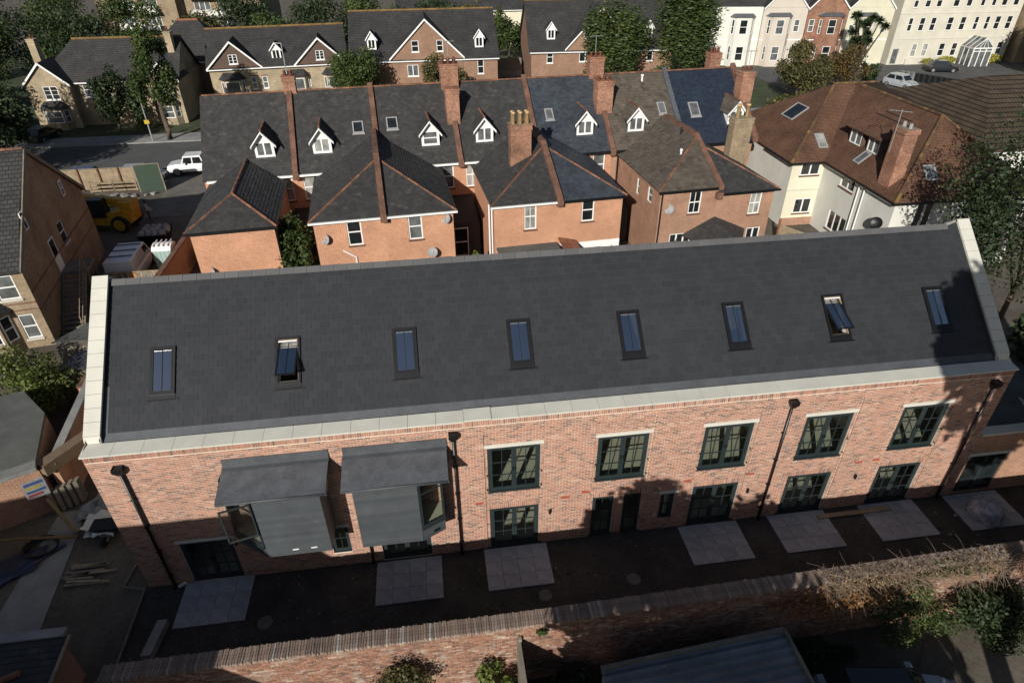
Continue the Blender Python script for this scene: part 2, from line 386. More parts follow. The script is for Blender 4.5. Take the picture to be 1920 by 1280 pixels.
# ================================================================ the new brick building
B = thing('brick_building', 'long new red brick building with dark slate roof and pale stone coping', 'building', (0, 0, 0))
L, H, RY, RS = 31.5, 6.41, 4.5, .9
SL = V((0, .7433, .669)); SN = V((0, -.669, .7433))
def rf(x, s, n=0.): return V((x, .75, 6.67)) + SL * s + SN * n         # a point on the front roof slope
CEN = [13.33, 17.2, 21.06, 24.85, 28.62]
up = [(c - .92, c + .92, 2.985, 5.1) for c in CEN]
dn = [(c - .91, c + .91, .03, 2.1) for i, c in enumerate(CEN) if i != 1]
extra = [(16.27, 17.07, .03, 2.1), (17.47, 18.15, .03, 2.1), (18.9, 19.47, .6, 1.95), (1.58, 3.35, .05, 2.12), (6.66, 7.32, .72, 2.06), (8.4, 10.2, .03, 2.1)]
HOLES = up + dn + extra
PAN = [(c - 1.04, c + 1.04, 0., 5.78) for c in CEN]; PR = .045
def inpan(x, z): return any(p[0] < x < p[1] and p[2] <= z < p[3] for p in PAN)
# backing wall shows as the mortar between the bricks
mb = MB()
xs = sorted({0., L} | {q for p in PAN for q in p[:2]})
for i in range(len(xs) - 1):
    a, b = xs[i], xs[i + 1]; pn = inpan((a + b) / 2, 1)
    for z0, z1 in (((0., 5.78), (5.78, H)) if pn else ((0., H),)):
        y = .006 + (PR if pn and z0 == 0 else 0)
        hs = [(h[0] - a, h[1] - a, h[2] - z0, h[3] - z0) for h in HOLES if h[0] >= a - .01 and h[1] <= b + .01 and h[2] >= z0 - .01 and h[3] <= z1]
        wallgrid(mb, (a, y, z0), (1, 0, 0), (0, 0, 1), (0, -1, 0), b - a, z1 - z0, hs, .1 if pn else .14)
for p in PAN:
    for x, s in ((p[0], 1), (p[1], -1)):
        q = [(x, .012, 0), (x, .012 + PR, 0), (x, .012 + PR, p[3]), (x, .012, p[3])]; mb.poly(q if s > 0 else q[::-1], 0, .5)
    mb.poly([(p[0], .012, p[3]), (p[1], .012, p[3]), (p[1], .012 + PR, p[3]), (p[0], .012 + PR, p[3])], 0, .5)
# side, back and parapet walls
mb.poly([(0, .012, 0), (0, .012, H), (0, .5, 6.66), (0, RY, 10.2), (0, 9, 6.2), (0, 9, 0)], 0, .5)
mb.poly([(L, .012, 0), (L, 9, 0), (L, 9, 6.2), (L, RY, 10.2), (L, .5, 6.66), (L, .012, H)], 0, .5)
mb.poly([(0, 9, 0), (0, 9, 6.3), (L, 9, 6.3), (L, 9, 0)], 0, .5)
mb.poly([(.42, .44, 6.2), (L - .42, .44, 6.2), (L - .42, .44, 6.48), (.42, .44, 6.48)][::-1], 0, .5)
wall = mb.build('wall', K['mortar'], B)
# bricks, course by course
bm = MB(); near = []
def keep(q): return (q - CAMP).length
def brick(x0, x1, z0, z1, y): 
    c = rnd.random(); j = rnd.uniform(-.002, .002)
    bm.obox((x0, y + j, z0), (x1 - x0, 0, 0), (0, .03, 0), (0, 0, z1 - z0), 0, c)
full = []
nc = 82
for k in range(nc):
    z0 = k * .075 + .007; z1 = z0 + .061; zc = z0 + .03
    for a, b in [(xs[i], xs[i + 1]) for i in range(len(xs) - 1)]:
        pn = inpan((a + b) / 2, zc); y = PR if pn else 0.
        cuts = [(h[0], h[1]) for h in HOLES if h[2] - .02 < zc < h[3] + .012 and h[0] < b and h[1] > a]
        if pn and 5.1 < zc < 5.245: cuts = [(a, b)]
        if pn:
            for h in dn:
                if h[3] < zc < h[3] + .225 and a < h[0] < b: cuts.append((h[0] - .1, h[1] + .1))
            if 2.1 < zc < 2.325 and a < 16.3 < b: cuts.append((16.17, 18.2))
        for (x0, x1, zz) in ((1.5, 3.49, 2.12), (6.58, 7.4, 2.06), (18.82, 19.55, 1.95)):
            if zz - .01 < zc < zz + .14 and a < x0 < b: cuts.append((x0, x1))
        x = a - (.1125 if k % 2 else 0) - (a % .225)
        while x < b:
            segs = [(max(x + .006, a), min(x + .219, b))]; x += .225
            for q0, q1 in cuts:
                ns = []
                for s0, s1 in segs:
                    if q0 > s0: ns.append((s0, min(s1, q0 - .002)))
                    if q1 < s1: ns.append((max(s0, q1 + .002), s1))
                segs = [s for s in ns if s[1] - s[0] > .015]
            for s0, s1 in segs:
                if s1 - s0 < .015: continue
                if abs(s1 - s0 - .213) < .001: full.append((s0, y, z0))
                else: brick(s0, s1, z0, z1, y)
full.sort(key=lambda q: (V(q) - CAMP).length)
K['brickobj'] = tinted('facing_brick_single', BR, .85, nscale=14, nvar=.35, obj=True)
mt = MB(); mt.obox((0, 0, 0), (.213, 0, 0), (0, .03, 0), (0, 0, .061)); bme = mesh_of(mt, 'brick', K['brickobj'])
vis = [q for q in full if not (3.6 < q[0] < 11.2 and q[2] > 1.9)]
for q in vis[:300]: inst(bme, 'brick', wall, (q[0], q[1] + rnd.uniform(-.002, .002), q[2]))
used = set(vis[:300])
for q in full:
    if q not in used: brick(q[0], q[0] + .213, q[2], q[2] + .061, q[1])
# soldier course under the coping and over the lower doors
x = .005
while x < L - .02: brick(x, min(x + .062, L), 6.186, 6.4, -.004); x += .075
for x0, x1 in [(h[0] - .1, h[1] + .1) for h in dn] + [(16.17, 18.2)]:
    x = x0 + .004
    while x < x1 - .04: brick(x, x + .065, 2.105, 2.32, PR); x += .0752
tag(bm.build('brickwork', K['brick'], wall), kind='stuff')
mt = MB(); mt.obox((0, -.006, 0), (.3, 0, 0), (0, .03, 0), (0, 0, .1)); am = mesh_of(mt, 'air_brick', plain('bright_clay', (.36, .07, .04), .8, var=.2))
for x, z in ((12.06, 2.47), (15.96, 2.47), (19.84, 2.47), (22.3, 2.47), (26.68, 2.47), (27.39, 2.5), (15.2, 2.3)): inst(am, 'air_brick', wall, (x - .15, -.004, z))
# stone lintels
for x0, x1, z0, y in [(c - 1.035, c + 1.035, 5.102, PR - .02) for c in CEN] + [(1.5, 3.49, 2.125, -.015), (6.58, 7.4, 2.065, -.015), (18.82, 19.55, 1.955, -.015)]:
    t = MB(); t.box(x0, x1, y, y + .1, z0, z0 + .14); t.build('lintel', K['stone'], B)
# ---- parapet coping stones
def cop(o, a, b, d):
    t = MB(); t.obox(o, a, b, d, 0, rnd.random()); return t.build('coping_stone', K['stone'], B)
n = 35; w = (L + .1) / n
for i in range(n):
    x0 = -.05 + i * w; dz = .03 if i == 13 else 0.
    o = V((x0 + .005, -.05, H + .004 + dz)); t = MB()
    P = [o, o + V((0, .52, 0)), o + V((0, .52, .12)), o + V((0, 0, .055))]
    t.loft([P, [p + V((w - .01, 0, 0)) for p in P]]); t.build('coping_stone', K['stone'], B)
for side in (0, 1):
    x0 = -.05 if side == 0 else L - .45
    for (y0, z0, y1, z1, cnt) in ((.475, 6.53, .56, 6.77, 1), (.56, 6.77, RY, 10.3, 12), (RY, 10.3, 8.95, 6.4, 12)):
        for i in range(cnt):
            a = V((x0, y0 + (y1 - y0) * i / cnt, z0 + (z1 - z0) * i / cnt)); b = V((x0, y0 + (y1 - y0) * (i + 1) / cnt, z0 + (z1 - z0) * (i + 1) / cnt))
            d = b - a; nn = V((0, -d.z, d.y)).normalized(); e = d.normalized() * .006
            cop(a + e - nn * .08, V((.5, 0, 0)), d - e * 2, nn * .08)
    # inner upstand below the gable coping (lead faced)
    xi = .42 if side == 0 else L - .42; s = 1 if side == 0 else -1
    t = MB(); t.poly([(xi, .46, 6.3), (xi, RY, 9.8), (xi, RY, 10.24), (xi, .46, 6.64)][::-s], 0, .5); t.poly([(xi, RY, 9.8), (xi, 9, 5.8), (xi, 9, 6.35), (xi, RY, 10.24)][::-s], 0, .5)
    t.build('upstand_flashing', K['leaddark'], B)
# ---- roof: deck with rooflight openings, slates, ridge tiles, gutter
RL = [(2.18, 0), (6.12, 1), (9.95, 0), (13.84, 0), (17.74, 0), (21.6, 0), (25.4, 2), (29.37, 0)]
s0, s1 = (1.55 - .75) / .7433, (2.73 - .75) / .7433
SM = (RY - .75) / .7433
mb = MB(); hs = [(c - .33 - .42, c + .33 - .42, s0 + .12, s1 - .1) for c, _ in RL]
wallgrid(mb, rf(.42, -.1), (1, 0, 0), SL, SN, L - .84, SM + .1, [(a, b, c + .1, d + .1) for a, b, c, d in hs], .3, 0, 1)
mb.poly([(.42, RY, 10.04), (L - .42, RY, 10.04), (L - .42, 9, 6.0), (.42, 9, 6.0)], 0, .5)
roof = mb.build('roof', [K['slate'], K['white']], B)
sm = MB(); fl = []
P = [rf(.44, 0), rf(L - .44, 0), rf(L - .44, SM - .02), rf(.44, SM - .02)]
sh = [(c - .41 - .44, c + .41 - .44, s0 - .08, s1 + .02) for c, _ in RL]
slates(sm, P, .3, .262, .015, sh, collect=lambda q: True, full=fl, tail=1)
fl.sort(key=lambda q: (q[0] - CAMP).length)
mm = []
for i in range(4):
    t = MB(); tt = .015 * (1 + .1 * (i - 1.5)); X, Y = V((1, 0, 0)), V((0, 1, 0))
    a = [V((0, 0, .004 + tt)), V((.295, 0, .004 + tt)), V((.295, .266, .004)), V((0, .266, .004))]
    c = i / 3.; t.poly(a, 0, c); t.poly([V((0, 0, 0)), V((.295, 0, 0)), a[1], a[0]], 1, c); t.poly([V((.295, 0, 0)), V((.295, .266, 0)), a[2], a[1]], 0, c); t.poly([V((0, .266, 0)), V((0, 0, 0)), a[0], a[3]], 0, c)
    mm.append(mesh_of(t, 'roof_slate', [K['slate'], K['slatecut']]))
RM = Matrix((V((1, 0, 0)), SL, SN)).transposed()
for q in fl[:300]: inst(rnd.choice(mm), 'roof_slate', roof, q[0], RM)
for q, u, v, nn in fl[300:]:
    tt = .015 * rnd.uniform(.8, 1.2); c = rnd.random(); d1 = rnd.uniform(-1, 1) * .0012
    a = [q + nn * (.004 + tt), q + u * .295 + nn * (.004 + tt + d1), q + u * .295 + v * .266 + nn * .004, q + v * .266 + nn * .004]
    sm.poly(a, 0, c); sm.poly([q, q + u * .295, a[1], a[0]], 1, c); sm.poly([q + u * .295, q + u * .295 + v * .266, a[2], a[1]], 0, c); sm.poly([q + v * .266, q, a[0], a[3]], 0, c)
tag(sm.build('slate_courses', [K['slate'], K['slatecut']], roof), kind='stuff')
K['ridge'] = tinted('grey_ridge', [(0., (.085, .085, .088)), (1., (.105, .104, .105))], .7, nscale=3, nvar=.15, obj=True)
t = MB(); rw = .44
for s in (-1, 1):
    a, b = V((0, 0, .07)), V((0, s * .17, -.075)); nn = V((0, s * .66, .75)) * .018
    t.obox(a if s < 0 else a, V((rw, 0, 0)), b - a, nn)
rme = mesh_of(t, 'ridge_tile', K['ridge'])
x = .52
while x < L - .9: inst(rme, 'ridge_tile', roof, (x, RY - .01, 10.06)); x += .45
t = MB()   # lead apron and box gutter
t.obox(rf(.46, -.3, -.03), (L - .92, 0, 0), SL * .36, SN * .035); g = t.build('eaves_apron', K['lead'], B)
t = MB(); t.box(.42, L - .42, .445, .56, 6.3, 6.34); t.build('box_gutter', K['leaddark'], B)
t = MB(); t.obox(rf(.43, 0, .016), (.16, 0, 0), SL * 1.5, SN * .006); t.build('lead_soaker', K['lead'], B)
# ---- rooflights
def bars(mb, o, u, v, n, w, h, t, d):
    """rectangular frame w x h of bars t wide and d thick"""
    o, u, v, n = V(o), V(u), V(v), V(n)
    mb.obox(o, u * w, v * t, n * d); mb.obox(o + v * (h - t), u * w, v * t, n * d)
    mb.obox(o + v * t, u * t, v * (h - 2 * t), n * d); mb.obox(o + v * t + u * (w - t), u * t, v * (h - 2 * t), n * d)
K['wood'] = plain('pale_pine', (.38, .27, .17), .6, var=.2)
for c, op in RL:
    f = MB(); X = V((1, 0, 0))
    bars(f, rf(c - .4, s0, .005), X, SL, SN, .8, s1 - s0, .075, .07)
    f.obox(rf(c - .41, s0 - .02, .004), X * .82, SL * .06, SN * .03)
    w_ = f.build('rooflight', K['black'], B)
    f = MB(); f.obox(rf(c - .42, s0 - .17, .02), X * .84, SL * .18, SN * .012); f.obox(rf(c - .5, s0 - .19, .018), X * 1.0, SL * .05, SN * .014); f.build('apron_flashing', K['black'], w_)
    h = s1 - s0 - .17
    if op:
        piv = rf(c - .32, s1 - .55, .05); ang = math.radians(26 if op == 1 else 22)
        U2 = (SL * math.cos(ang) - SN * math.sin(ang)).normalized(); N2 = (SN * math.cos(ang) + SL * math.sin(ang)).normalized(); o = piv - U2 * (h - .5)
        f = MB(); bars(f, rf(c - .325, s0 + .08, -.06), X, SL, SN, .65, s1 - s0 - .16, .018, .085); f.build('lining', K['wood'], w_)
    else: o = rf(c - .32, s0 + .085, .035); U2, N2 = SL, SN
    f = MB(); bars(f, o, X, U2, N2, .64, h, .045, .04); f.obox(o + X * .31 + U2 * .045, X * .02, U2 * (h - .09), N2 * .035); f.build('sash', K['black'], w_)
    for k in (0, 1):
        f = MB(); a = o + X * (.045 + k * .285) + U2 * .045 + N2 * .015
        f.poly([a, a + X * .265, a + X * .265 + U2 * (h - .09), a + U2 * (h - .09)], 0, .5); f.build('pane', K['roofglass'], w_)
    f = MB(); f.obox(rf(c - .3, s1 - .16, .03), X * .6, SL * .035, SN * .02); f.build('vent_bar', K['white'], w_)
# ---- rooms behind the glass
t = MB()
for z0, z1 in ((.0, 2.55), (2.88, 5.55)):
    t.box(.3, L - .3, .16, 5.2, z0 - .1, z0 + .02, 0)
    t.box(.3, L - .3, .16, 5.2, z1, z1 + .05, 1); t.box(.3, L - .3, 5.2, 5.3, z0 + .02, z1, 1)
    for x in (.25, 4.2, 7.6, 11.4, 15.27, 19.15, 22.95, 26.75, 31.1): t.box(x, x + .12, .165, 5.19, z0 + .021, z1 - .001, 1)
t.box(.5, L - .5, .9, 8, 5.75, 5.8, 0); t.box(.5, L - .5, 4.6, 4.7, 5.81, 9.6, 1)
for x in (4.2, 8.1, 11.8, 15.7, 19.6, 23.5, 27.4): t.box(x, x + .1, 1.6, 4.59, 5.81, 7.4, 1)
t.build('interior', [K['floor'], K['plaster']], B)
for i, c in enumerate(CEN):    # loose boards and tins left in the upper rooms
    t = MB(); x = c - .3 + .25 * i % .5; t.box(x, x + .5, 2.6, 3.2, 2.905, 3.3 + .1 * (i % 3)); t.build('packing_box', K['white'], B)
# ---- windows and doors
def winset(x0, x1, z0, z1, y, cols, rows, name, leaves=2):
    w, h = x1 - x0, z1 - z0; X, Z, Nn = V((1, 0, 0)), V((0, 0, 1)), V((0, -1, 0))
    f = MB(); bars(f, (x0 + .003, y, z0 + .003), X, Z, Nn, w - .006, h - .006, .075, .06)
    f.box(x0 - .02 if name == 'window' else x0 + .01, x1 + .02 if name == 'window' else x1 - .01, y - .13, y - .061, z0 - .03, z0 + .03)
    ww = f.build(name, K['frame'], B)
    lw = (w - .15) / leaves
    for k in range(leaves):
        a = x0 + .075 + k * lw; f = MB()
        st = .085 if leaves > 1 else .05
        bars(f, (a + .003, y - .012, z0 + .08), X, Z, Nn, lw - .006, h - .16, st, .05)
        gw, gh = lw - 2 * st, h - .16 - 2 * st
        for i in range(1, cols): f.box(a + st + gw * i / cols - .012, a + st + gw * i / cols + .012, y - .055, y - .02, z0 + .08 + st, z1 - .08 - st)
        for j in range(1, rows): f.box(a + st, a + st + gw, y - .054, y - .021, z0 + .08 + st + gh * j / rows - .012, z0 + .08 + st + gh * j / rows + .012)
        f.build('leaf', K['frame'], ww)
        for i in range(cols):
            for j in range(rows):
                f = MB(); p = V((a + st + gw * i / cols, y - .035, z0 + .08 + st + gh * j / rows)); f.poly([p, p + X * gw / cols, p + X * gw / cols + Z * gh / rows, p + Z * gh / rows], 0, .5)
                f.build('pane', K['glass'], ww)
        if leaves > 1:
            f = MB(); xh = a + lw - .045 if k == 0 else a + .045; f.box(xh - .012, xh + .012, y - .12, y - .062, z0 + h * .47, z0 + h * .53); f.build('handle', K['black'], ww)
    return ww
for h in up:
    ww = winset(*h, PR + .1, 2, 3, 'window')
    f = MB(); f.poly([(h[0] - .07, -.01, 3.02), (h[1] + .07, -.01, 3.02), (h[1] + .07, -.01, 4.05), (h[0] - .07, -.01, 4.05)], 0, .5); f.build('balustrade_glass', K['glassclear'], ww)
    for x in (h[0] - .04, h[1] + .04):
        for z in (3.15, 3.85): f = MB(); f.tube([(x, -.03, z), (x, .05, z)], .022, 8); f.build('glass_fixing', K['black'], ww)
for h in dn: winset(*h, PR + .1, 2, 3, 'door')
for h in extra:
    w = h[1] - h[0]
    winset(*h, .14 if h[0] < 16 or h[0] > 18.5 else PR + .1, 2, 3 if h[3] - h[2] > 1.6 else 2, 'door' if w > 1 else 'window', 2 if w > 1 else 1)
# ---- downpipes with hopper heads
for x, z1 in ((.93, 5.8), (11.3, 5.86), (23.11, 5.86), (30.82, 5.86)):
    f = MB(); f.tube([(x, -.09, .05), (x, -.09, z1)], .05, 12); f.tube([(x, -.09, .12), (x, -.09, .05), (x, -.2, .0)], .05, 10)
    p = f.build('downpipe', K['black'], B, True)
    f = MB(); r = lambda hx, y0, y1, z: [(x - hx, y0, z), (x + hx, y0, z), (x + hx, y1, z), (x - hx, y1, z)]
    f.loft([r(.07, -.16, -.01, z1 - .12), r(.15, -.25, -.005, z1 + .06), r(.15, -.25, -.005, z1 + .2), r(.12, -.22, -.03, z1 + .2), r(.12, -.22, -.03, z1 + .17)]); f.build('hopper', K['black'], p)
    for z in (.6, 1.9, 3.2, 4.5):
        f = MB(); f.box(x - .075, x + .075, -.12, .0, z, z + .04); f.build('bracket', K['black'], p)
f = MB(); f.tube([(8.0, -.09, .03), (8.0, -.09, 2.2)], .04, 10); f.build('downpipe', K['black'], B, True)
f = MB(); f.tube([(8.0, -.09, 5.3), (8.0, -.09, 5.0), (8.0, -.09, 4.9)], .03, 8); f.build('pipe_stub', K['black'], B, True)
# ---- wall lamps
for x, z in ((3.48, 1.98), (14.64, 1.78), (22.34, 1.72), (26.73, 1.84), (5.75, 1.35)):
    f = MB(); f.tube([(x, -.07, z - .13), (x, -.07, z + .05)], .05, 10); f.box(x - .03, x + .03, -.05, .0, z - .06, z + .0); f.build('wall_lamp', K['black'], B)
# ---- the two projecting oriel bays
def board_face(parent, A, C, z0, z1, hh=.175):
    A, C = V((*A, 0)), V((*C, 0)); u = C - A; nrm = V((u.y, -u.x, 0)).normalized(); z = z0
    while z < z1 - .02:
        f = MB(); t_ = min(hh, z1 - z); o = A + V((0, 0, z)) + u.normalized() * .004
        uu = u - u.normalized() * .008
        f.loft([[o, o + nrm * .045, o + nrm * .012 + V((0, 0, t_ - .012)), o + V((0, 0, t_ - .012))], [p + uu for p in [o, o + nrm * .045, o + nrm * .012 + V((0, 0, t_ - .012)), o + V((0, 0, t_ - .012))]]])
        f.build('cladding_board', K['clad'], parent); z += hh
def bayroof(x0, x1, parent):
    f = MB(); A = V((x0, -1.3, 5.17)); D = V((0, 1.29, .27))
    f.obox(A, (x1 - x0, 0, 0), D, V((0, -.2, .98)) * .05); f.box(x0 + .06, x1 - .06, -1.24, -.02, 5.1, 5.165); r_ = f.build('bay_roof', K['leaddark'], parent)
    f = MB(); f.obox(V((x0 + .02, -.05, 5.48)), (x1 - x0 + .0, 0, 0), (0, .04, .33), (0, -.02, .004)); f.obox(V((x0 + .02, -.2, 5.45)), (x1 - x0 + .0, 0, 0), (0, .17, .04), (0, -.004, .01)); f.build('flashing', K['lead'], r_)
    f = MB(); f.tube([(x0, -1.33, 5.16), (x1, -1.33, 5.16)], .045, 10); f.tube([(x1, -1.33, 5.16), (x1 + .02, -1.33, 5.16)], .055, 10); f.build('gutter', K['lead'], r_, True)
    for x in (x0, x1):
        f = MB(); f.obox(V((x - .015, -1.3, 5.07)), (.03, 0, 0), D, (0, 0, .14)); f.build('verge_board', K['black'], r_)
def baywin(parent, A, C, z0, z1, opened=False):
    A, C = V((*A, 0)), V((*C, 0)); u = (C - A).normalized(); w = (C - A).length; n = V((u.y, -u.x, 0)); Z = V((0, 0, 1))
    f = MB(); o = A + Z * z0 + n * .005; bars(f, o, u, Z, n, w, z1 - z0, .07, .05); f.obox(o - n * .0 - Z * .08, u * w, n * .1, Z * .075)
    wn = f.build('window', K['frame'], parent)
    f = MB()
    f.obox(o + Z * ((z1 - z0) * .72) + u * .07, u * (w - .14), Z * .04, n * .04); f.build('glazing_bar', K['frame'], wn)
    f = MB(); p = o + n * .02 + u * .07 + Z * .07; f.poly([p, p + u * (w - .14), p + u * (w - .14) + Z * (z1 - z0 - .14), p + Z * (z1 - z0 - .14)], 0, .5); f.build('pane', K['glass'], wn)
    if opened:   # outward opening casement, hinged on the front corner
        ang = math.radians(50); u2 = -(u * math.cos(ang)) + n * math.sin(ang); n2 = V((u2.y, -u2.x, 0))
        if n2.y > 0: n2 = -n2
        f = MB(); o2 = o + u * w + n * .06 + Z * ((z1 - z0) * .3); hh = (z1 - z0) * .66; bars(f, o2, u2, Z, n2, w * .66, hh, .05, .045); f.build('casement', K['frame'], wn)
        f = MB(); p = o2 + n2 * .02 + u2 * .05 + Z * .05; f.poly([p, p + u2 * (w * .66 - .1), p + u2 * (w * .66 - .1) + Z * (hh - .1), p + Z * (hh - .1)], 0, .5); f.build('pane', K['casementglass'], wn)
# bay 1: splayed on its left; hollow shell so that the room shows through the glass
def shell(plan, zb, zt, winseg, z0, z1):
    g = MB()
    for i in range(len(plan) - 1):
        A, C = V((*plan[i], 0)), V((*plan[i + 1], 0)); u = (C - A).normalized(); n = V((u.y, -u.x, 0)); w = (C - A).length
        wallgrid(g, A + V((0, 0, zb)), u, (0, 0, 1), n, w, zt - zb, [(.0 + .02, w - .02, z0 - zb, z1 - zb)] if i == winseg else [], .06)
    g.poly([(x, y, zb) for x, y in plan][::-1], 0, .5)
    return g.build('bay', K['leaddark'], B)
pl1 = [(3.74, 0.), (3.74, -.28), (4.87, -1.1), (6.97, -1.1), (6.97, 0.)]
b1 = shell(pl1, 2.3, 5.12, 1, 2.8, 5.0)
board_face(b1, (4.87, -1.1), (6.97, -1.1), 2.3, 5.08); board_face(b1, (3.74, -.28), (4.87, -1.1), 2.3, 2.7)
bayroof(3.92, 7.23, b1); baywin(b1, (3.74, -.28), (4.87, -1.1), 2.8, 5.0, True)
f = MB(); f.poly([(x, y, 2.85) for x, y in pl1], 0, .5); f.build('bay_floor', K['floor'], b1)
for x in (5.7, 6.3):
    f = MB(); f.box(x, x + .2, -1.15, -1.132, 2.52, 2.56); f.build('vent', K['white'], b1)
pl2 = [(7.97, 0.), (7.97, -1.1), (10.02, -1.1), (10.8, -.7), (10.8, 0.)]
b2 = shell(pl2, 2.25, 5.12, 2, 2.88, 5.0)
board_face(b2, (7.97, -1.1), (10.02, -1.1), 2.25, 5.08); board_face(b2, (10.02, -1.1), (10.8, -.7), 2.25, 2.78)
bayroof(7.68, 11.05, b2); baywin(b2, (10.02, -1.1), (10.8, -.7), 2.88, 5.0)
f = MB(); f.poly([(x, y, 2.85) for x, y in pl2], 0, .5); f.build('bay_floor', K['floor'], b2)
f = MB(); f.obox((10.4, -.945, 2.4), (.2, .1, 0), (0, 0, .1), (.01, -.02, 0)); f.build('vent', K['black'], b2)

# ---- lower flat roofed wing at the right end
Wg = thing('flat_roofed_wing', 'low flat roofed brick wing with a dark door beyond the right gable', 'building', (31.55, 0, 0))
t = MB(); wallgrid(t, (31.53, .03, 0), (1, 0, 0), (0, 0, 1), (0, -1, 0), 6, 3.2, [(.05, 1.75, .05, 2.1)], .12); t.box(31.53, 37.5, .16, 8, 0, 3.0)
t.build('wall', K['tbrick2'], Wg)
for i in range(7):
    t = MB(); t.box(31.56 + i * .85, 31.56 + i * .85 + .844, -.03, .4, 3.22, 3.3); t.build('coping_stone', K['stone'], Wg)
t = MB(); t.box(31.5, 33.4, -.0, .028, 2.12, 2.25); t.build('lintel', K['stone'], Wg)
t = MB(); t.box(31.55, 37.5, .41, 8, 3.0, 3.05); t.build('flat_roof', K['felt'], Wg)
t = MB(); bars(t, (31.59, .14, .06), (1, 0, 0), (0, 0, 1), (0, -1, 0), 1.68, 2.02, .08, .06); t.box(32.38, 32.5, .08, .14, .14, 2.0)
for j in (1, 2): t.box(31.67, 33.2, .1, .13, .06 + j * .67, .09 + j * .67)
dd = t.build('door', K['frame'], Wg)
for k in (0, 1):
    t = MB(); t.poly([(31.67 + k * .8, .12, .14), (32.4 + k * .8, .12, .14), (32.4 + k * .8, .12, 2.0), (31.67 + k * .8, .12, 2.0)], 0, .5); t.build('pane', K['pane'], dd)

# ================================================================ patios of concrete slabs
t = MB(); t.box(0, .588, 0, .588, 0, .04); sme = mesh_of(t, 'slab', K['slab'])
for i, (x, y) in enumerate([(1.31, -.02), (8.13, -.1), (12.13, -.07), (19.78, -.06), (23.47, -.03), (27.35, -.03), (31.1, -.05)]):
    words = ['below the left end doors', 'under the right hand grey bay', 'outside the first doors right of the bays', 'outside the third pair of lower doors', 'where the plank starts', 'where the plank ends', 'with the white bag at the right end'][i]
    P_ = thing('patio', 'grey slab patio ' + words, 'patio', (x, y, 0), group='slab patios along the new building'); P_['kind'] = 'structure'; del P_['category']
    for a in range(4):
        for b in range(3): inst(sme, 'slab', P_, (x + a * .6 + .004, y - 1.8 + b * .6 + .004, rnd.uniform(-.003, .003)), Matrix.Rotation(rnd.uniform(-.004, .004), 3, 'Z'))
# ================================================================ plants
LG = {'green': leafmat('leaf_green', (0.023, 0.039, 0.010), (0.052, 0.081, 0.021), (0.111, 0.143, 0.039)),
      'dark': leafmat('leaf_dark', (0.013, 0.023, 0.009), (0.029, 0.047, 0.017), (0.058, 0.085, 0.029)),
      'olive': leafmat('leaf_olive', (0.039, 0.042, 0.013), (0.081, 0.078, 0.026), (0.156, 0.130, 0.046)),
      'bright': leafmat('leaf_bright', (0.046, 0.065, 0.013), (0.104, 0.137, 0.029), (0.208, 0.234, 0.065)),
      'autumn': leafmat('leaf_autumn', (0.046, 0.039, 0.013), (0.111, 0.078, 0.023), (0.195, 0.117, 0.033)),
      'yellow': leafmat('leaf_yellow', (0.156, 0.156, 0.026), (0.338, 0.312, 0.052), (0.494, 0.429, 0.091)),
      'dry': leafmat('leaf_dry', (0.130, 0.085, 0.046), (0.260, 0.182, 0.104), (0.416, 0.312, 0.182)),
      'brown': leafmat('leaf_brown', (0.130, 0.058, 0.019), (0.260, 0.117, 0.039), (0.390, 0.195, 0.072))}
def leaves(mb, blobs, n, size, flat=.6, droop=0., long=1.):
    """n leaf-sized faces spread through the blobs (centre, radii)"""
    tot = sum(b[1][0] * b[1][1] + b[1][2] * b[1][0] for b in blobs)
    for c, r in blobs:
        c = V(c); k = max(3, int(n * (r[0] * r[1] + r[2] * r[0]) / tot)); tone = rnd.uniform(-.18, .18)
        for _ in range(k):
            d = V((rnd.gauss(0, 1), rnd.gauss(0, 1), rnd.gauss(0, 1))).normalized(); q = rnd.random() ** .38
            p = c + V((d.x * r[0], d.y * r[1], d.z * r[2])) * q * rnd.uniform(.85, 1.18)
            nn = (d * flat + V((rnd.gauss(0, .5), rnd.gauss(0, .5), rnd.gauss(0, .5) + .25))).normalized()
            a = nn.cross(V((rnd.random() - .5, rnd.random() - .5, rnd.random() - .5 - droop * 3))).normalized(); b = nn.cross(a)
            s = size * rnd.uniform(.55, 1.35); a *= s * long; b *= s * .55
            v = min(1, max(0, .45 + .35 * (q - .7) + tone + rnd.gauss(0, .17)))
            mb.poly([p - a, p - b * .9 + nn * s * .1, p + a * .9, p + b], 0, v)
def blobset(c, R, k, sub=.42, low=-.6):
    out = []
    for _ in range(k):
        while True:
            d = V((rnd.uniform(-1, 1), rnd.uniform(-1, 1), rnd.uniform(-1, 1)))
            if d.length < 1 and d.z > low: break
        d = d.normalized() * d.length ** .6
        s = sub * rnd.uniform(.6, 1.2)
        out.append((V(c) + V((d.x * R[0] * (1 - s * .5), d.y * R[1] * (1 - s * .5), d.z * R[2] * (1 - s * .5))), (R[0] * s, R[1] * s, R[2] * s * .85)))
    return out
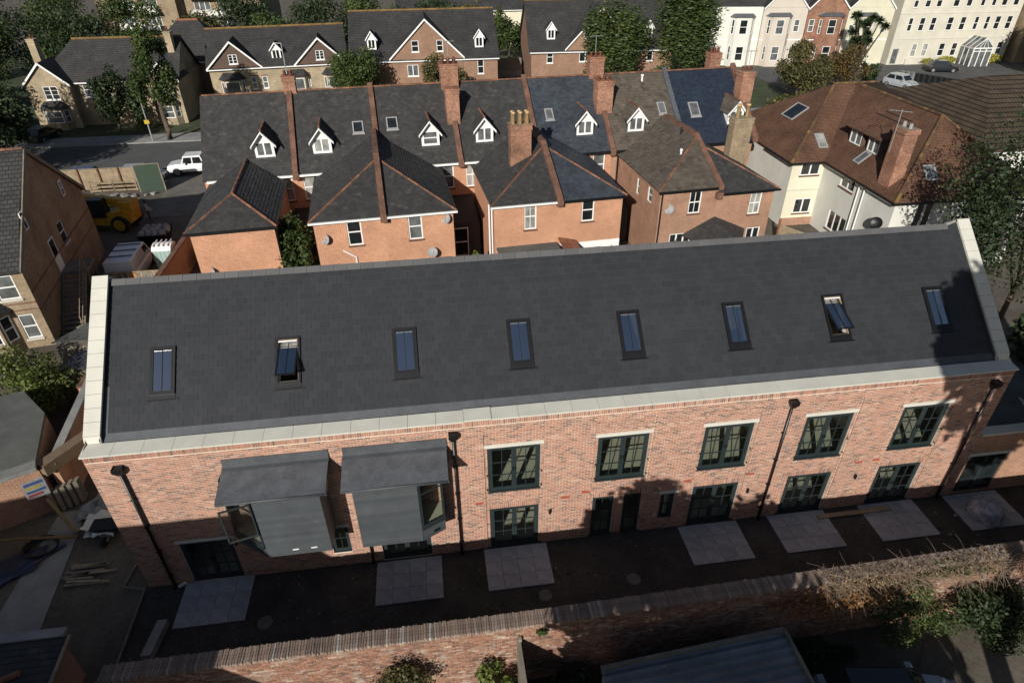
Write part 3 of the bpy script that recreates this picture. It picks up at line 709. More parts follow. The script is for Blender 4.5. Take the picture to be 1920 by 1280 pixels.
def tree(name, label, x, y, h, R, mat, n=5000, size=.28, z0=None, trunk=.18, k=16, cat='tree', group=None, base=0., sub=.42, lean=(0, 0), flat=.6, droop=0., long=1.):
    T = thing(name, label, cat, (x, y, base), group=group)
    z0 = h * .32 if z0 is None else z0; cz = base + (h + z0) / 2; c = V((x + lean[0], y + lean[1], cz)); Rr = (R, R, (h - z0) / 2)
    bl = blobset(c, Rr, k, sub)
    m = MB(); top = c + V((0, 0, Rr[2] * .3)); mid = V((x + lean[0] * .4, y + lean[1] * .4, base + z0 * .9))
    m.tube([(x, y, base - .05), mid * .5 + V((x, y, base)) * .5 + V((.04, .03, 0)), mid, top], [trunk * 1.25, trunk, trunk * .8, trunk * .25], 8)
    for b in bl[:10]:
        s = mid.lerp(top, rnd.uniform(0, .6)); e = V(b[0]); m.tube([s, s.lerp(e, .5) + V((0, 0, .15 * Rr[2] * rnd.uniform(-.5, .5))), e], [trunk * .42, trunk * .26, trunk * .08], 5)
    m.build('trunk', K['bark'], T, True)
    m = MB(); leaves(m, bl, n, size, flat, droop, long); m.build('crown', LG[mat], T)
    return T
def shrub(name, label, x, y, h, R, mat, n=1500, size=.1, k=9, base=0., cat='shrub', group=None):
    T = thing(name, label, cat, (x, y, base), group=group); bl = blobset((x, y, base + h * .5), (R[0], R[1], h * .52), k, .5, -.9)
    m = MB()
    for b in bl[:6]: m.tube([(x + rnd.uniform(-.1, .1), y + rnd.uniform(-.1, .1), base - .02), V((x, y, base + .1)).lerp(V(b[0]), .5), V(b[0])], [.035, .022, .008], 5)
    m.build('stem', K['bark'], T)
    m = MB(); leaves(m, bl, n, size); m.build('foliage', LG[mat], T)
    return T
# ================================================================ front garden wall
GW = thing('garden_wall', 'old red brick garden wall with brick on edge coping along the bottom', 'wall', (16, -4.94, 0))
gx0, gx1, gy0, gy1, gz = 1.2, 40., -5.16, -4.72, 2.83
def gy(x): return max(0, x - 13) * .015
t = MB()
t.loft([[(gx0, gy0 + .012, -.4), (gx0, gy1, -.4), (gx0, gy1, gz + .092), (gx0, gy0 + .012, gz + .092)], [(13, gy0 + .012, -.4), (13, gy1, -.4), (13, gy1, gz + .092), (13, gy0 + .012, gz + .092)], [(gx1, gy0 + .012 + gy(gx1), -.4), (gx1, gy1 + gy(gx1), -.4), (gx1, gy1 + gy(gx1), gz + .092), (gx1, gy0 + .012 + gy(gx1), gz + .092)]])
gcore = t.build('wall_core', K['oldmortar'], GW)
t = MB()
for k in range(42):
    z = -.3 + k * .075; x = gx0 - (.1125 if k % 2 else 0)
    while x < 30:
        if rnd.random() > .02:
            w = rnd.uniform(.2, .219); j = rnd.uniform(-.006, .004)
            c = rnd.random()
            t.obox((x + rnd.uniform(0, .006), gy0 + gy(x) + j, z + .006), (w, 0, 0), (0, .04, 0), (0, 0, .062 + rnd.uniform(-.004, .003)), 0, c)
        x += .225
tag(t.build('brickwork', K['oldbrick'], gcore), kind='stuff')
mv = []
for i in range(5):
    t = MB(); w = .066 + .005 * (i - 2); d0 = .48 + .012 * (i % 3)
    r = lambda e, z: [(e, -d0 / 2 + e, z), (w - e, -d0 / 2 + e, z), (w - e, d0 / 2 - e, z), (e, d0 / 2 - e, z)]
    t.loft([r(0, 0), r(0, .1), r(.006, .112)]); mv.append(mesh_of(t, 'coping_brick', K['capbrick']))
x = gx0; i = 0
while i < 300:
    inst(mv[rnd.randrange(5)], 'coping_brick', GW, (x, -4.94 + gy(x) + rnd.uniform(-.015, .015), gz + rnd.uniform(-.006, .01)), Matrix.Rotation(rnd.uniform(-.05, .05), 3, 'Z')); x += .0765; i += 1
t = MB()
while x < gx1: t.obox((x, -5.18 + gy(x), gz + rnd.uniform(-.006, .01)), (.067, 0, 0), (0, .48, 0), (0, 0, .11)); x += .0765
K['capbrickv'] = tinted('coping_brick_run', CB, .9, nscale=12, nvar=.4)
tag(t.build('coping_run', K['capbrickv'], GW), kind='stuff')
# dried climber over the right part of the wall
T = thing('dry_climber', 'tangle of dry brown climber over the right part of the garden wall', 'climber', (25, -4.7, 0))
m = MB()
for _ in range(1500):
    x = 22.2 + 9 * rnd.random() ** 1.1; p = V((x, -4.9 + rnd.uniform(-.55, .3), 2.65 + rnd.uniform(0, .45))); pts = [p]; d = V((rnd.gauss(0, .5), rnd.gauss(-.25, .5), rnd.gauss(.1, .35)))
    for _ in range(3): d += V((rnd.gauss(0, .25), rnd.gauss(0, .25), rnd.gauss(-.12, .2))); pts.append(pts[-1] + d * .17)
    m.tube(pts, [.007, .006, .005, .003], 3, cap=False)
m.build('stem', plain('dry_stem', (.2, .15, .1), .9, var=.3), T)
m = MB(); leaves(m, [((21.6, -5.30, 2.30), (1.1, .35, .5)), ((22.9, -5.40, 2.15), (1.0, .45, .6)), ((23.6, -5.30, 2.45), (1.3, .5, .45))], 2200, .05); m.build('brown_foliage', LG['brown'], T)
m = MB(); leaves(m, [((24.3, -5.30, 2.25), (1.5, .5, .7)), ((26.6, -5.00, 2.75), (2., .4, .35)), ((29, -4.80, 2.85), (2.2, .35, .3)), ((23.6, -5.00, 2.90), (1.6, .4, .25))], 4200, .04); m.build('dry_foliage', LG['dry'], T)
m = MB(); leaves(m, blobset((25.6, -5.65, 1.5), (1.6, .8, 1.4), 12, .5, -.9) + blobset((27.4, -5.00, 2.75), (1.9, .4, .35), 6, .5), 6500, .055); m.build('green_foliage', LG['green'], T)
shrub('laurel_bush', 'dense dark green bush below the climber at the lower right', 28.3, -5.95, 2.5, (1.5, 1.1), 'dark', 6500, .07, 16)
shrub('flowering_shrub', 'olive shrub against the sunlit garden wall left of the fence', 9.2, -5.75, 2.35, (1.05, .5), 'olive', 4200, .05, 12)
shrub('leafy_shrub', 'bright leafy shrub in the corner between wall and fence', 11.95, -5.8, 2.15, (.6, .5), 'bright', 2400, .07)
shrub('ivy_tuft', 'small green tuft on the garden wall beside the fence end', 13.4, -5.22, .4, (.2, .12), 'green', 320, .04, 4, base=2.5)
shrub('low_bush', 'dark low bush in the shade left of the corrugated shed roof', 14.4, -6.0, 1.3, (1.3, .55), 'dark', 1800, .08)
shrub('shaded_undergrowth', 'shaded undergrowth between the shed and the climber', 22.3, -5.9, 1.0, (1.3, .6), 'dark', 2000, .07)
F = thing('side_fence', 'weathered fence running from the garden wall towards the bottom edge', 'fence', (12.72, -6, 0))
for i in range(28):
    t = MB(); y = -5.2 - i * .15; t.box(12.68, 12.705, y - .148, y, .0, 2.3 + rnd.uniform(-.01, .01)); t.build('board', K['greyt'], F)
for i in range(3):
    t = MB(); y = -5.2 - i * 1.9; t.box(12.71, 12.81, y - .1, y, 0, 2.5); t.build('post', K['greyt'], F)
t = MB(); t.box(12.66, 12.78, -9.3, -5.19, 2.33, 2.38); t.build('capping', K['greyt'], F)
# corrugated shed
S = thing('corrugated_shed', 'grey corrugated metal roofed shed in the shade at the bottom edge', 'shed', (18, -8, 0))
t = MB(); A = [(15.0, -6.35), (20.6, -5.95), (20.75, -11), (15.1, -11.2)]
t.loft([[(p[0], p[1], 0) for p in A], [(p[0], p[1], 2.02) for p in A]]); t.build('wall', K['conc'], S)
t = MB()
rows = [[(14.95 + 5.72 * j + .02 * i / 40, -6.28 + .4 * j - i * 4.9 / 70, 2.14 - .0025 * i + .045 * math.cos(i * math.pi / 2)) for i in range(71)] for j in (0, 1)]
t.loft(rows, closed=False, caps=False); t.build('roof', plain('galvanised_sheet', (.2, .22, .235), .55, .3, var=.3, scale=1.5), S)
t = MB(); t.bar((14.95, -6.3, 2.2), (20.68, -5.9, 2.2), .1, .12); t.build('fascia', K['greyt'], S)
t = MB(); t.bar((20.7, -5.9, 2.17), (20.8, -11, 2.0), .1, .12); t.build('verge_board', K['greyt'], S)
K['coverm'] = plain('dusty_iron', (.13, .125, .115), .9, var=.35, scale=4)
# yard oddments
t = MB(); t.obox((.7, -2.85, .0), (.32, 0, 0), (.16, 1.25, 0), (0, 0, .3)); o = solo(t, 'stone_trough', K['conc'], 'long pale stone trough on the soil near the left end', 'trough', (.9, -2.25, 0))
t = MB(); t.obox((25.45, -.5, .045), (3.15, .02, 0), (0, .2, 0), (0, 0, .05)); solo(t, 'scaffold_plank', K['timber'], 'timber plank bridging two patios at the right', 'plank', (27, -.4, .045))
for x, y, r, lab in ((4.4, -2.0, .26, 'pale round inspection cover in the soil right of the first patio'), (17.4, -2.1, .25, 'dull round inspection cover in the soil before the middle patio'), (14.1, -2.3, .24, 'dark round inspection cover by the corner of the third patio')):
    t = MB(); t.tube([(x, y, -.02), (x, y, .015)], [r, r], 20); t.tube([(x, y, .015), (x, y, .02)], [r * .8, r * .78], 20); solo(t, 'inspection_cover', K['coverm'], lab, 'cover', (x, y, 0), group='inspection covers in the yard')
t = MB()
rings = []
for j in range(7):
    f_ = j / 6; r = .62 * (1 - .25 * f_ ** 3); rings.append([(32.1 + math.cos(a * .5236) * r * (1 + .08 * math.sin(a * 5 + j)), -1.2 + math.sin(a * .5236) * r * (1 + .08 * math.cos(a * 7 + j)), .02 + .62 * f_ + .04 * math.sin(a * 3 + j)) for a in range(12)])
rings.append([(32.1 + math.cos(a * .5236) * .25, -1.2 + math.sin(a * .5236) * .25, .52) for a in range(12)])
t.loft(rings); solo(t, 'rubble_bag', plain('woven_bag', (.42, .44, .48), .8, var=.6, scale=6, bmp=.5), 'white woven rubble bag standing on the rightmost patio', 'bag', (32.1, -1.2, .04), smooth=True)
t = MB(); t.box(12.55, 13.5, -4.68, -4.3, .0, .95); solo(t, 'stone_block', K['conc'], 'pale stone block lying behind the garden wall', 'block', (13.0, -4.5, 0))
for (a, b, lab) in (((-.1, -.1), (-.05, -3.4), 'thin pale edging rail running from the building corner to the wall'), ((-.9, .1), (-.1, -.1), 'short edging rail by the left foot of the building'), ((-.9, .1), (-.75, 1.2), 'edging rail angled back along the left gable')):
    t = MB(); t.bar((*a, .05), (*b, .05), .05, .1); solo(t, 'edging_rail', K['greyt'], lab, 'edging', ((a[0] + b[0]) / 2, (a[1] + b[1]) / 2, 0))
t = MB(); t.bar((1.06, -.16, .06), (1.3, .0, .06), .07, .08); solo(t, 'pipe_offcut', K['white'], 'short white pipe offcut at the foot of the left downpipe', 'pipe', (1.18, -.1, .02))
m = MB()
for _ in range(2600):
    x, y = rnd.uniform(0, 35), rnd.uniform(-4.65, -.05); r = rnd.uniform(.012, .045) * (1.8 if rnd.random() < .05 else 1)
    if any(px - .05 < x < px + 2.45 and y > -1.95 for px in (1.31, 8.13, 12.13, 19.78, 23.47, 27.35, 31.1)): continue
    k0 = rnd.random() * 6; m.loft([[(x + math.cos(k0 + a * 1.26) * r * q * rnd.uniform(.7, 1.2), y + math.sin(k0 + a * 1.26) * r * q * rnd.uniform(.7, 1.2), -.014 + z * r) for a in range(5)] for q, z in ((1, 0), (.8, .7), (.25, 1.05))], 0, rnd.random() ** 2)
K['clod'] = tinted('stones_and_clods', [(0., (.05, .042, .034)), (.7, (.085, .075, .064)), (1., (.26, .24, .21))], .95)
tag(m.build('stones', K['clod']), 'loose stones and clods scattered over the dark yard soil', 'stones', kind='stuff')
# ================================================================ house and trees behind the camera that shade the yard, two of them added
def hidden_house(name, label, x0, x1, y0, y1, ze, zr, hip):
    h_ = thing(name, label, 'house', ((x0 + x1) / 2, (y0 + y1) / 2, 0)); t = MB(); t.box(x0, x1, y0, y1, 0, ze); t.build('wall', K['tbrick2'], h_)
    ym = (y0 + y1) / 2; t = MB(); a = [V((x0, y0, ze)), V((x1, y0, ze)), V((x1, y1, ze)), V((x0, y1, ze))]; r0, r1 = V((x0 + hip, ym, zr)), V((x1 - hip, ym, zr))
    t.poly([a[0], a[1], r1, r0]); t.poly([a[2], a[3], r0, r1]); t.poly([a[1], a[2], r1]); t.poly([a[3], a[0], r0]); t.build('roof', K['farslate'], h_)
hidden_house('brick_house', 'brick house on the near street behind the viewpoint', -26, 1.7, -16, -9.2, 5.5, 9.7, 3.6)
tree('garden_tree', 'leafy garden tree below the viewpoint', 12.6, -14.2, 9.9, 3.0, 'green', 5000, .3, z0=2.5)
tree('tall_tree', 'tall tree at the right behind the viewpoint', 24.3, -14.5, 19.0, 2.5, 'green', 7000, .32, z0=8., trunk=.35, k=24, sub=.36)
tree('added_shade_tree', 'unseen spreading tree added right of the viewpoint to shade the shed', 15.8, -14.3, 8.2, 2.7, 'green', 3500, .3, z0=1.5)  # added out of view to keep sun off the shed roof and wall
tree('added_low_shade_tree', 'unseen low tree added behind the corrugated shed to shade the parked car', 20.8, -13.2, 6.0, 2.4, 'green', 3000, .28, z0=.8)  # added out of view, kept low so it shades only the car corner
# ================================================================ house parts
X3, Y3, Z3 = V((1, 0, 0)), V((0, 1, 0)), V((0, 0, 1))
def hwin(parent, o, u, n, w, h, style='sash', frame='white', pane=None, sill=None, head=None, deep=.09, fr=.07, cols=1):
    """window in an opening: o = lower left corner on the wall face, u along it, n outward"""
    o, u, n = V(o), V(u).normalized(), V(n).normalized(); oo = o - n * deep
    m = MB(); bars(m, oo, u, Z3, n, w, h, fr, .05)
    if style == 'sash': m.obox(oo + Z3 * (h * .5 - .03) + u * fr, u * (w - 2 * fr), Z3 * .07, n * .045)
    if style in ('pair', 'grid', 'triple'):
        k = 3 if style == 'triple' else 2
        for i in range(1, k): m.obox(oo + u * (w * i / k - .05) + Z3 * fr, u * .1, Z3 * (h - 2 * fr), n * .048)
    if style in ('grid',):
        for z in (.36, .68): m.obox(oo + u * fr + Z3 * (h * z), u * (w - 2 * fr), Z3 * .03, n * .04)
    for i in range(1, cols): m.obox(oo + u * (w * i / cols - .018) + Z3 * fr, u * .036, Z3 * (h - 2 * fr), n * .04)
    wn = m.build('window', K[frame], parent)
    pm = pane or rnd.choice(['pane', 'pane', 'panemid', 'panelit'])
    split = style == 'sash'
    for a, b in (((0, .5), (.5, 1)) if split else ((0, 1),)):
        m = MB(); p = oo + n * .015 + u * fr * .5 + Z3 * (h * a + (.02 if a else fr * .5)); q = h * (b - a) - .06
        m.poly([p, p + u * (w - fr), p + u * (w - fr) + Z3 * q, p + Z3 * q], 0, .5)
        if u.cross(Z3).dot(n) < 0: m.f = [f[::-1] for f in m.f]
        m.build('pane', K[pm], wn)
    if sill: m = MB(); m.obox(o - u * .06 - Z3 * .1 - n * .05, u * (w + .12), n * .12, Z3 * .095); m.build('sill', K[sill], wn)
    if head: m = MB(); m.obox(o - u * .08 + Z3 * (h + .003) - n * .05, u * (w + .16), n * .062, Z3 * .17); m.build('head', K[head], wn)
    return wn
def ridge_line(parent, a, b, mat='terra', ln=.45, r=.11):
    """separate half-round tiles along the line a-b"""
    a, b = V(a), V(b); d = b - a; k = max(1, round(d.length / ln)); e = d / k
    s_ = e.cross(Z3).normalized(); upv = s_.cross(e).normalized()
    for i in range(k):
        m = MB(); p = a + e * i + e * .015; q = a + e * (i + 1) - e * .015
        arc = [(math.cos(t) * r, math.sin(t) * r * .9) for t in [math.pi * j / 6 for j in range(7)]]
        m.loft([[p + s_ * x + upv * (y - .02) for x, y in arc], [q + s_ * x + upv * (y - .02) for x, y in arc]])
        m.build('ridge_tile', K[mat], parent)
def chimney(parent, x0, x1, y0, y1, z0, z1, pots, mat='chimbrick', potmat='terrac', ph=.45, pr_=.11, rows=1):
    m = MB(); m.box(x0, x1, y0, y1, z0, z1 - .35); m.box(x0 - .05, x1 + .05, y0 - .05, y1 + .05, z1 - .35, z1 - .22); m.box(x0 - .02, x1 + .02, y0 - .02, y1 + .02, z1 - .22, z1 - .1); m.box(x0 - .07, x1 + .07, y0 - .07, y1 + .07, z1 - .1, z1)
    c = m.build('chimney', K[mat], parent)
    for j in range(rows):
        for i in range(pots):
            px = x0 + (x1 - x0) * (i + .5) / pots; py = y0 + (y1 - y0) * (j + .5) / rows; m = MB()
            m.tube([(px, py, z1 - .01), (px, py, z1 + ph * .85), (px, py, z1 + ph * .86), (px, py, z1 + ph), (px, py, z1 + ph - .04)], [pr_ * 1.05, pr_ * .85, pr_ * 1.1, pr_ * 1.05, pr_ * .7], 10); m.build('chimney_pot', K[potmat], c, True)
    return c
def slope(parent, P, mat, w=.25, g=.2, t=.014, holes=(), name='roof_slope'):
    """one roof slope: a deck and its slates"""
    P = [V(p) for p in P]; n = (P[1] - P[0]).cross(P[-1] - P[0]).normalized()
    m = MB(); m.poly([p - n * .006 for p in P], 0, .4); m.poly([p - n * .1 for p in P][::-1], 0, .4)
    for i in range(len(P)): a, b = P[i], P[(i + 1) % len(P)]; m.poly([a - n * .1, b - n * .1, b - n * .006, a - n * .006], 0, .4)
    d = m.build(name, K[mat], parent)
    m = MB(); slates(m, P, w, g, t, holes, jit=.5); tag(m.build('slate_courses', K[mat], d), kind='stuff')
    return d
def dish(parent, p, r=.3, d=(-.5, -.8, .4), mat=None):
    d = V(d).normalized(); a = d.cross(Z3).normalized(); b = a.cross(d); p = V(p); m = MB()
    rings = [[p + d * (.12 * q * q) + (a * math.cos(t) + b * math.sin(t)) * r * q for t in [k * math.pi / 8 for k in range(16)]] for q in (.05, .35, .7, 1.)]
    m.loft(rings, caps=False); m.loft([r_[::-1] for r_ in [[v - d * .012 for v in q] for q in rings]], caps=False)
    m.tube([p, p - V((0, -.25, .05))], .02, 6); m.tube([p - b * r * .9 + d * .1, p + d * .32], .012, 5); m.tube([p + d * .3, p + d * .36], .03, 6)
    return m.build('satellite_dish', mat or K['greym'], parent)
K['greym'] = plain('grey_plastic', (.3, .3, .3), .6, var=.15); K['blackp'] = K['black']
# ================================================================ Victorian terrace
TA = math.atan(.075); TO = V((-3.4, 26.9, 0)); TX = V((math.cos(TA), math.sin(TA), 0)); TY = V((-math.sin(TA), math.cos(TA), 0))
def tw(x, y, z=0.): return TO + TX * x + TY * y + V((0, 0, z))
PX = [0., 5.8, 11.35, 16.9, 22.5, 28.0, 33.55, 39.2]
RSL = .816
def rz(y): return 6. + y * RSL
roofm = ['tslate', 'tslate', 'tslate', 'tslate', 'bslate', 'ctile', 'nslate']
DX = [3.99, 7.7, 15.0, 18.8, 26.16, 30.06, 38.0]
LAB = ['leftmost terraced house with a small pyramid roofed back wing', 'second terraced house from the left with a tall rear gable roof half', 'third terraced house beside the tall red chimney breast', 'fourth terraced house with five yellow pots on its back chimney', 'fifth terraced house with the blue grey slate roof', 'sixth terraced house with weathered brown tiles and white vents', 'rightmost terraced house with the new dark blue roof']
def dormer(T, xc, tile, style):
    yb, zb, w, zt, za, ov = .92, 6.72, 1.24, 7.78, 8.5, .18
    x0, x1 = xc - w / 2, xc + w / 2
    m = MB()     # face and cheeks
    wallgrid(m, (x0, yb, zb), X3, Z3, -Y3, w, zt - zb, [(.12, w - .12, .14, zt - zb - .05)], .06); m.poly([(x0, yb, zt), (x1, yb, zt), (xc, yb, za - .08)], 0, .5)
    yk = (zt - 6) / RSL
    m.poly([(x0, yb, zb), (x0, yb, zt), (x0, yk, zt)], 1, .5); m.poly([(x1, yb, zb), (x1, yk, zt), (x1, yb, zt)], 1, .5)
    d = m.build('dormer', [K['white'], K['tslate'] if style != 'open' else K['white']], T)
    hwin(T, (x0 + .12, yb, zb + .14), X3, -Y3, w - .24, zt - zb - .19, 'pair' if style != 'sash' else 'sash', pane=rnd.choice(['pane', 'panemid', 'panelit']), deep=.05, fr=.05)
    sl_ = (za - zt) / (w / 2)
    for s in (-1, 1):
        e = xc + s * (w / 2 + ov); ze = zt - ov * sl_; ye = (ze - 6) / RSL; yr = (za - 6) / RSL; yf = yb - .22
        P = [(e, yf, ze), (xc, yf, za), (xc, yr, za), (e, ye, ze)]
        P = [P[3], P[0], P[1], P[2]] if s < 0 else [P[0], P[3], P[2], P[1]]
        slope(d, [V(p) + V((0, 0, .02)) for p in P], tile, .22, .18, name='dormer_roof')
        m = MB(); m.bar((e, yf - .02, ze - .06), (xc, yf - .02, za - .06), .04, .17, up=(0, 1, 0)); m.obox(V((e, yf - .04, ze - .17)), V((xc - e, 0, za - ze)), (0, .04, 0), (0, 0, .17)); m.build('bargeboard', K['white'], d)
    ridge_line(d, (xc, yb - .22, za + .04), (xc, (za - 6) / RSL, za + .04), 'terra' if style != 'dark' else 'terra', .35, .08)
    m = MB(); m.box(x0 - .06, x1 + .06, yb - .12, yb, zb - .05, zb); m.build('dormer_sill', K['lead'], d)
def terrace_house(i):
    a, b = PX[i], PX[i + 1]; xm = (a + b) / 2
    T = thing('terraced_house', LAB[i], 'house', (xm, 0, 0), tw(xm, 0), TA)
    left_wing = i in (2, 4, 6)         # wing on the left half of these plots, paired with the house before
    wg = {0: (.45, 5.0), 1: (7.15, 11.2), 2: (11.2, 15.3), 3: (17.8, 21.9), 4: (21.9, 26.05), 5: (28.6, 32.6), 6: (32.6, 36.65)}[i]
    mwin = {0: [(4.66, .82)], 1: [(6.15, .9)], 2: [(15.42, .95)], 3: [(17.24, .95)], 4: [(26.6, .9)], 5: [(28.45, .0)], 6: [(37.2, .8)]}[i]
    mwin = [w for w in mwin if w[1]] if i != 5 else []
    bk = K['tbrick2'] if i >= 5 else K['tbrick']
    m = MB(); wallgrid(m, (a, 0, 0), X3, Z3, -Y3, b - a, 6.0, [(x - a, x - a + w, 3.95, 5.65) for x, w in mwin] + ([(28.05 + .45 - a, 28.05 + .45 - a + .98, 3.87, 5.5)] if i == 5 else []), .1)
    m.box(a + .02, b - .02, .12, 9.78, 0, 5.9)
    if i == 0: m.poly([(a, 0, 0), (a, 0, 6), (a, 4.9, 10), (a, 9.8, 6), (a, 9.8, 0)], 0, .5)
    if i == 6: m.poly([(b, 0, 0), (b, 9.8, 0), (b, 9.8, 6), (b, 4.9, 10), (b, 0, 6)], 0, .5)
    m.poly([(b, 9.8, 0), (a, 9.8, 0), (a, 9.8, 6), (b, 9.8, 6)], 0, .5)
    m.build('wall', bk, T)
    for x, w in mwin: hwin(T, (x, 0, 3.95), X3, -Y3, w, 1.7, 'sash', sill='party', cols=2 if i in (3, 5) else 1, pane='panelit' if i in (0, 1, 3) else 'panemid')
    if i == 5: hwin(T, (28.5, 0, 3.87), X3, -Y3, .98, 1.63, 'sash', sill='party', pane='pane', cols=2)
    # main roof
    R_ = MB(); e0 = .04 if i else -.06; P = [(a - (0.06 if i == 0 else 0), -.22, rz(-.22)), (b + (.06 if i == 6 else 0), -.22, rz(-.22)), (b + (.06 if i == 6 else 0), 4.9, 10.), (a - (.06 if i == 0 else 0), 4.9, 10.)]
    gsz = (.25, .2) if roofm[i] != 'ctile' else (.3, .26)
    r = slope(T, P, roofm[i], gsz[0], gsz[1], .014 if roofm[i] != 'ctile' else .025, name='roof')
    m = MB(); m.poly([(a, 4.9, 10.), (b, 4.9, 10.), (b, 10., 5.84), (a, 10., 5.84)], 0, .4); m.build('front_roof', K[roofm[i]], T)
    ridge_line(r, (a + .05, 4.9, 10.03), (b - .05, 4.9, 10.03), 'terra', .45, .1)
    if i < 6:  # party wall upstand
        m = MB(); d = V((0, 5.25, 5.25 * RSL)); m.obox((b - .17, -.3, rz(-.3) - .1), (.34, 0, 0), d, (0, 0, .36)); m.build('party_wall', K['party'] if i != 5 else K['leaddark'], T)
        m = MB(); m.box(b - .2, b + .2, -.42, -.02, 5.5, 5.98); m.build('corbel', K['party'], T)
    else:
        m = MB(); d = V((0, 5.25, 5.25 * RSL)); m.obox((b - .12, -.3, rz(-.3) - .1), (.4, 0, 0), d, (0, 0, .4)); m.build('gable_parapet', K['party'], T)
    m = MB(); m.box(a + .2, b - .2, -.36, -.2, 5.68, 5.8); m.build('gutter', K['white'] if i not in (4, 5, 6) else K['black'], T)
    dormer(T, DX[i], 'ctile' if i in (5, 6) else ('bslate' if i == 4 else 'tslate'), ['a', 'a', 'sash', 'a', 'a', 'a', 'open'][i])
    for x, y0, y1, w in {1: [(9.82, 2.0, 2.72, .74)], 2: [(12.15, 2.1, 2.85, .77)], 4: [(23.55, 2.04, 2.77, .6)], 5: [(32.25, 1.94, 2.74, .6)], 6: [(34.72, 1.64, 2.6, .78)]}.get(i, []):
        dv = V((0, y1 - y0, (y1 - y0) * RSL)); nn = V((0, -RSL, 1)).normalized(); h = dv.length; dv.normalize(); o = V((x, y0, rz(y0))) + nn * .02
        m = MB(); bars(m, o, X3, dv, nn, w, h, .08, .07); m.obox(o - dv * .12 - X3 * .05, X3 * (w + .1), dv * .12, nn * .03); rl = m.build('rooflight', K['greym'], T)
        m = MB(); p = o + nn * .05 + X3 * .06 + dv * .06; m.poly([p, p + X3 * (w - .12), p + X3 * (w - .12) + dv * (h - .12), p + dv * (h - .12)], 0, .5); m.build('pane', K['pane'] if i < 3 else K['panemid'], rl)
    # back wing
    x0, x1 = wg; yf = -7.7; ze = 5.6 if i != 6 else 5.15; sl2 = .49
    half = {0: 2.275}.get(i, x1 - x0); zr_ = ze + sl2 * half; xr = {0: 2.725}.get(i, x1 if i in (1, 3, 5) else x0)
    wins = {0: [], 1: [(9.0, 3.75, .84, 1.66)], 2: [(12.59, 3.77, .82, 1.64)], 3: [(19.7, 3.7, .77, 1.68)], 4: [(23.4, 3.9, .8, 1.47)], 5: [(30.64, 3.74, .83, 1.5)], 6: [(35.0, 3.3, .82, 1.52)]}[i]
    low = {1: [(7.9, .9, 1.0, 1.3)], 2: [(14.2, 1.0, .9, 1.2)], 4: [(23.2, .3, 1.7, 1.8)], 5: [(29.6, .9, 1.5, 1.5)], 6: [(33.4, .8, .6, 1.5), (35.2, .8, 1.0, 1.5)]}.get(i, [])
    lw_ = [(x - x0, x - x0 + w, z, z + h) for x, z, w, h in wins + low]
    m = MB(); split = 2.6 if i == 4 else None
    wallgrid(m, (x0, yf, 0), X3, Z3, -Y3, x1 - x0, ze, lw_, .1)
    sw = {5: [(-4.2 - yf, -3.75 - yf, 3.9, 5.0), (-6.4 - yf, -5.7 - yf, 4.1, 5.1)]}.get(i, [])
    wallgrid(m, (x0, 0, 0), -Y3, Z3, -X3, 7.7, ze, [(7.7 - q1, 7.7 - q0, z0, z1) for q0, q1, z0, z1 in sw], .1)
    wallgrid(m, (x1, yf, 0), Y3, Z3, X3, 7.7, ze, [], .1)
    m.build('wing_wall', bk if i else K['tbrick'], T)
    for x, z, w, h in wins: hwin(T, (x, yf, z), X3, -Y3, w, h, 'sash', sill='party', pane={1: 'pane', 2: 'panemid', 3: 'panelit', 4: 'pane', 5: 'pane', 6: 'panelit'}[i], cols=2 if i in (3, 5, 6) else 1)
    for x, z, w, h in low: hwin(T, (x, yf, z), X3, -Y3, w, h, 'triple' if w > 1.2 else 'pair', pane='pane')
    for q0, q1, z0, z1 in sw: hwin(T, (x0, yf + q1, z0), -Y3, -X3, q1 - q0, z1 - z0, 'sash', pane='panemid')
    if i == 4: m = MB(); m.box(x0 + .02, x1 + .01, yf - .02, yf - .002, 0, .29); m.box(x0 + .02, 23.19, yf - .02, yf - .002, .29, 2.5); m.box(24.91, x1 + .01, yf - .02, yf - .002, .29, 2.5); m.box(23.19, 24.91, yf - .02, yf - .002, 2.11, 2.5); m.build('white_render', K['white'], T)
    ov = .22; zo = ze - ov * sl2; ya = yf + half
    ymr = (zr_ - 6) / RSL
    wm = {3: 'tslate', 4: 'bslate', 5: 'ctile', 6: 'tslate'}.get(i, 'tslate'); ws = (.25, .2) if wm != 'ctile' else (.3, .26)
    def sp(P): return slope(T, P, wm, ws[0], ws[1], .016 if wm != 'ctile' else .028, name='wing_roof')
    if i == 0:
        A, C, D_ = (x0 - ov, yf - ov, zo), (x1 + ov, yf - ov, zo), (xr, ya, zr_)
        f_ = sp([A, C, D_]); sp([(x0 - ov, 0, zo), A, D_, (xr, ymr, zr_)]); sp([C, (x1 + ov, 0, zo), (xr, ymr, zr_), D_])
        ridge_line(f_, A, D_, 'terra', .42, .085); ridge_line(f_, C, D_, 'terra', .42, .085); ridge_line(f_, D_, (xr, ymr, zr_ + .02), 'terra', .45, .1)
    elif i in (1, 3, 5):
        A, C, D_ = (x0 - ov, yf - ov, zo), (x1, yf - ov, zo), (xr, ya, zr_)
        f_ = sp([A, C, D_]); sp([(x0 - ov, 0, zo), A, D_, (xr, ymr, zr_)]); ridge_line(f_, A, D_, 'terra', .42, .085)
    else:
        A, C, D_ = (x0, yf - ov, zo), (x1 + ov, yf - ov, zo), (xr, ya, zr_)
        f_ = sp([A, C, D_]); sp([C, (x1 + ov, 0, zo), (xr, ymr, zr_), D_]); ridge_line(f_, C, D_, 'terra', .42, .085)
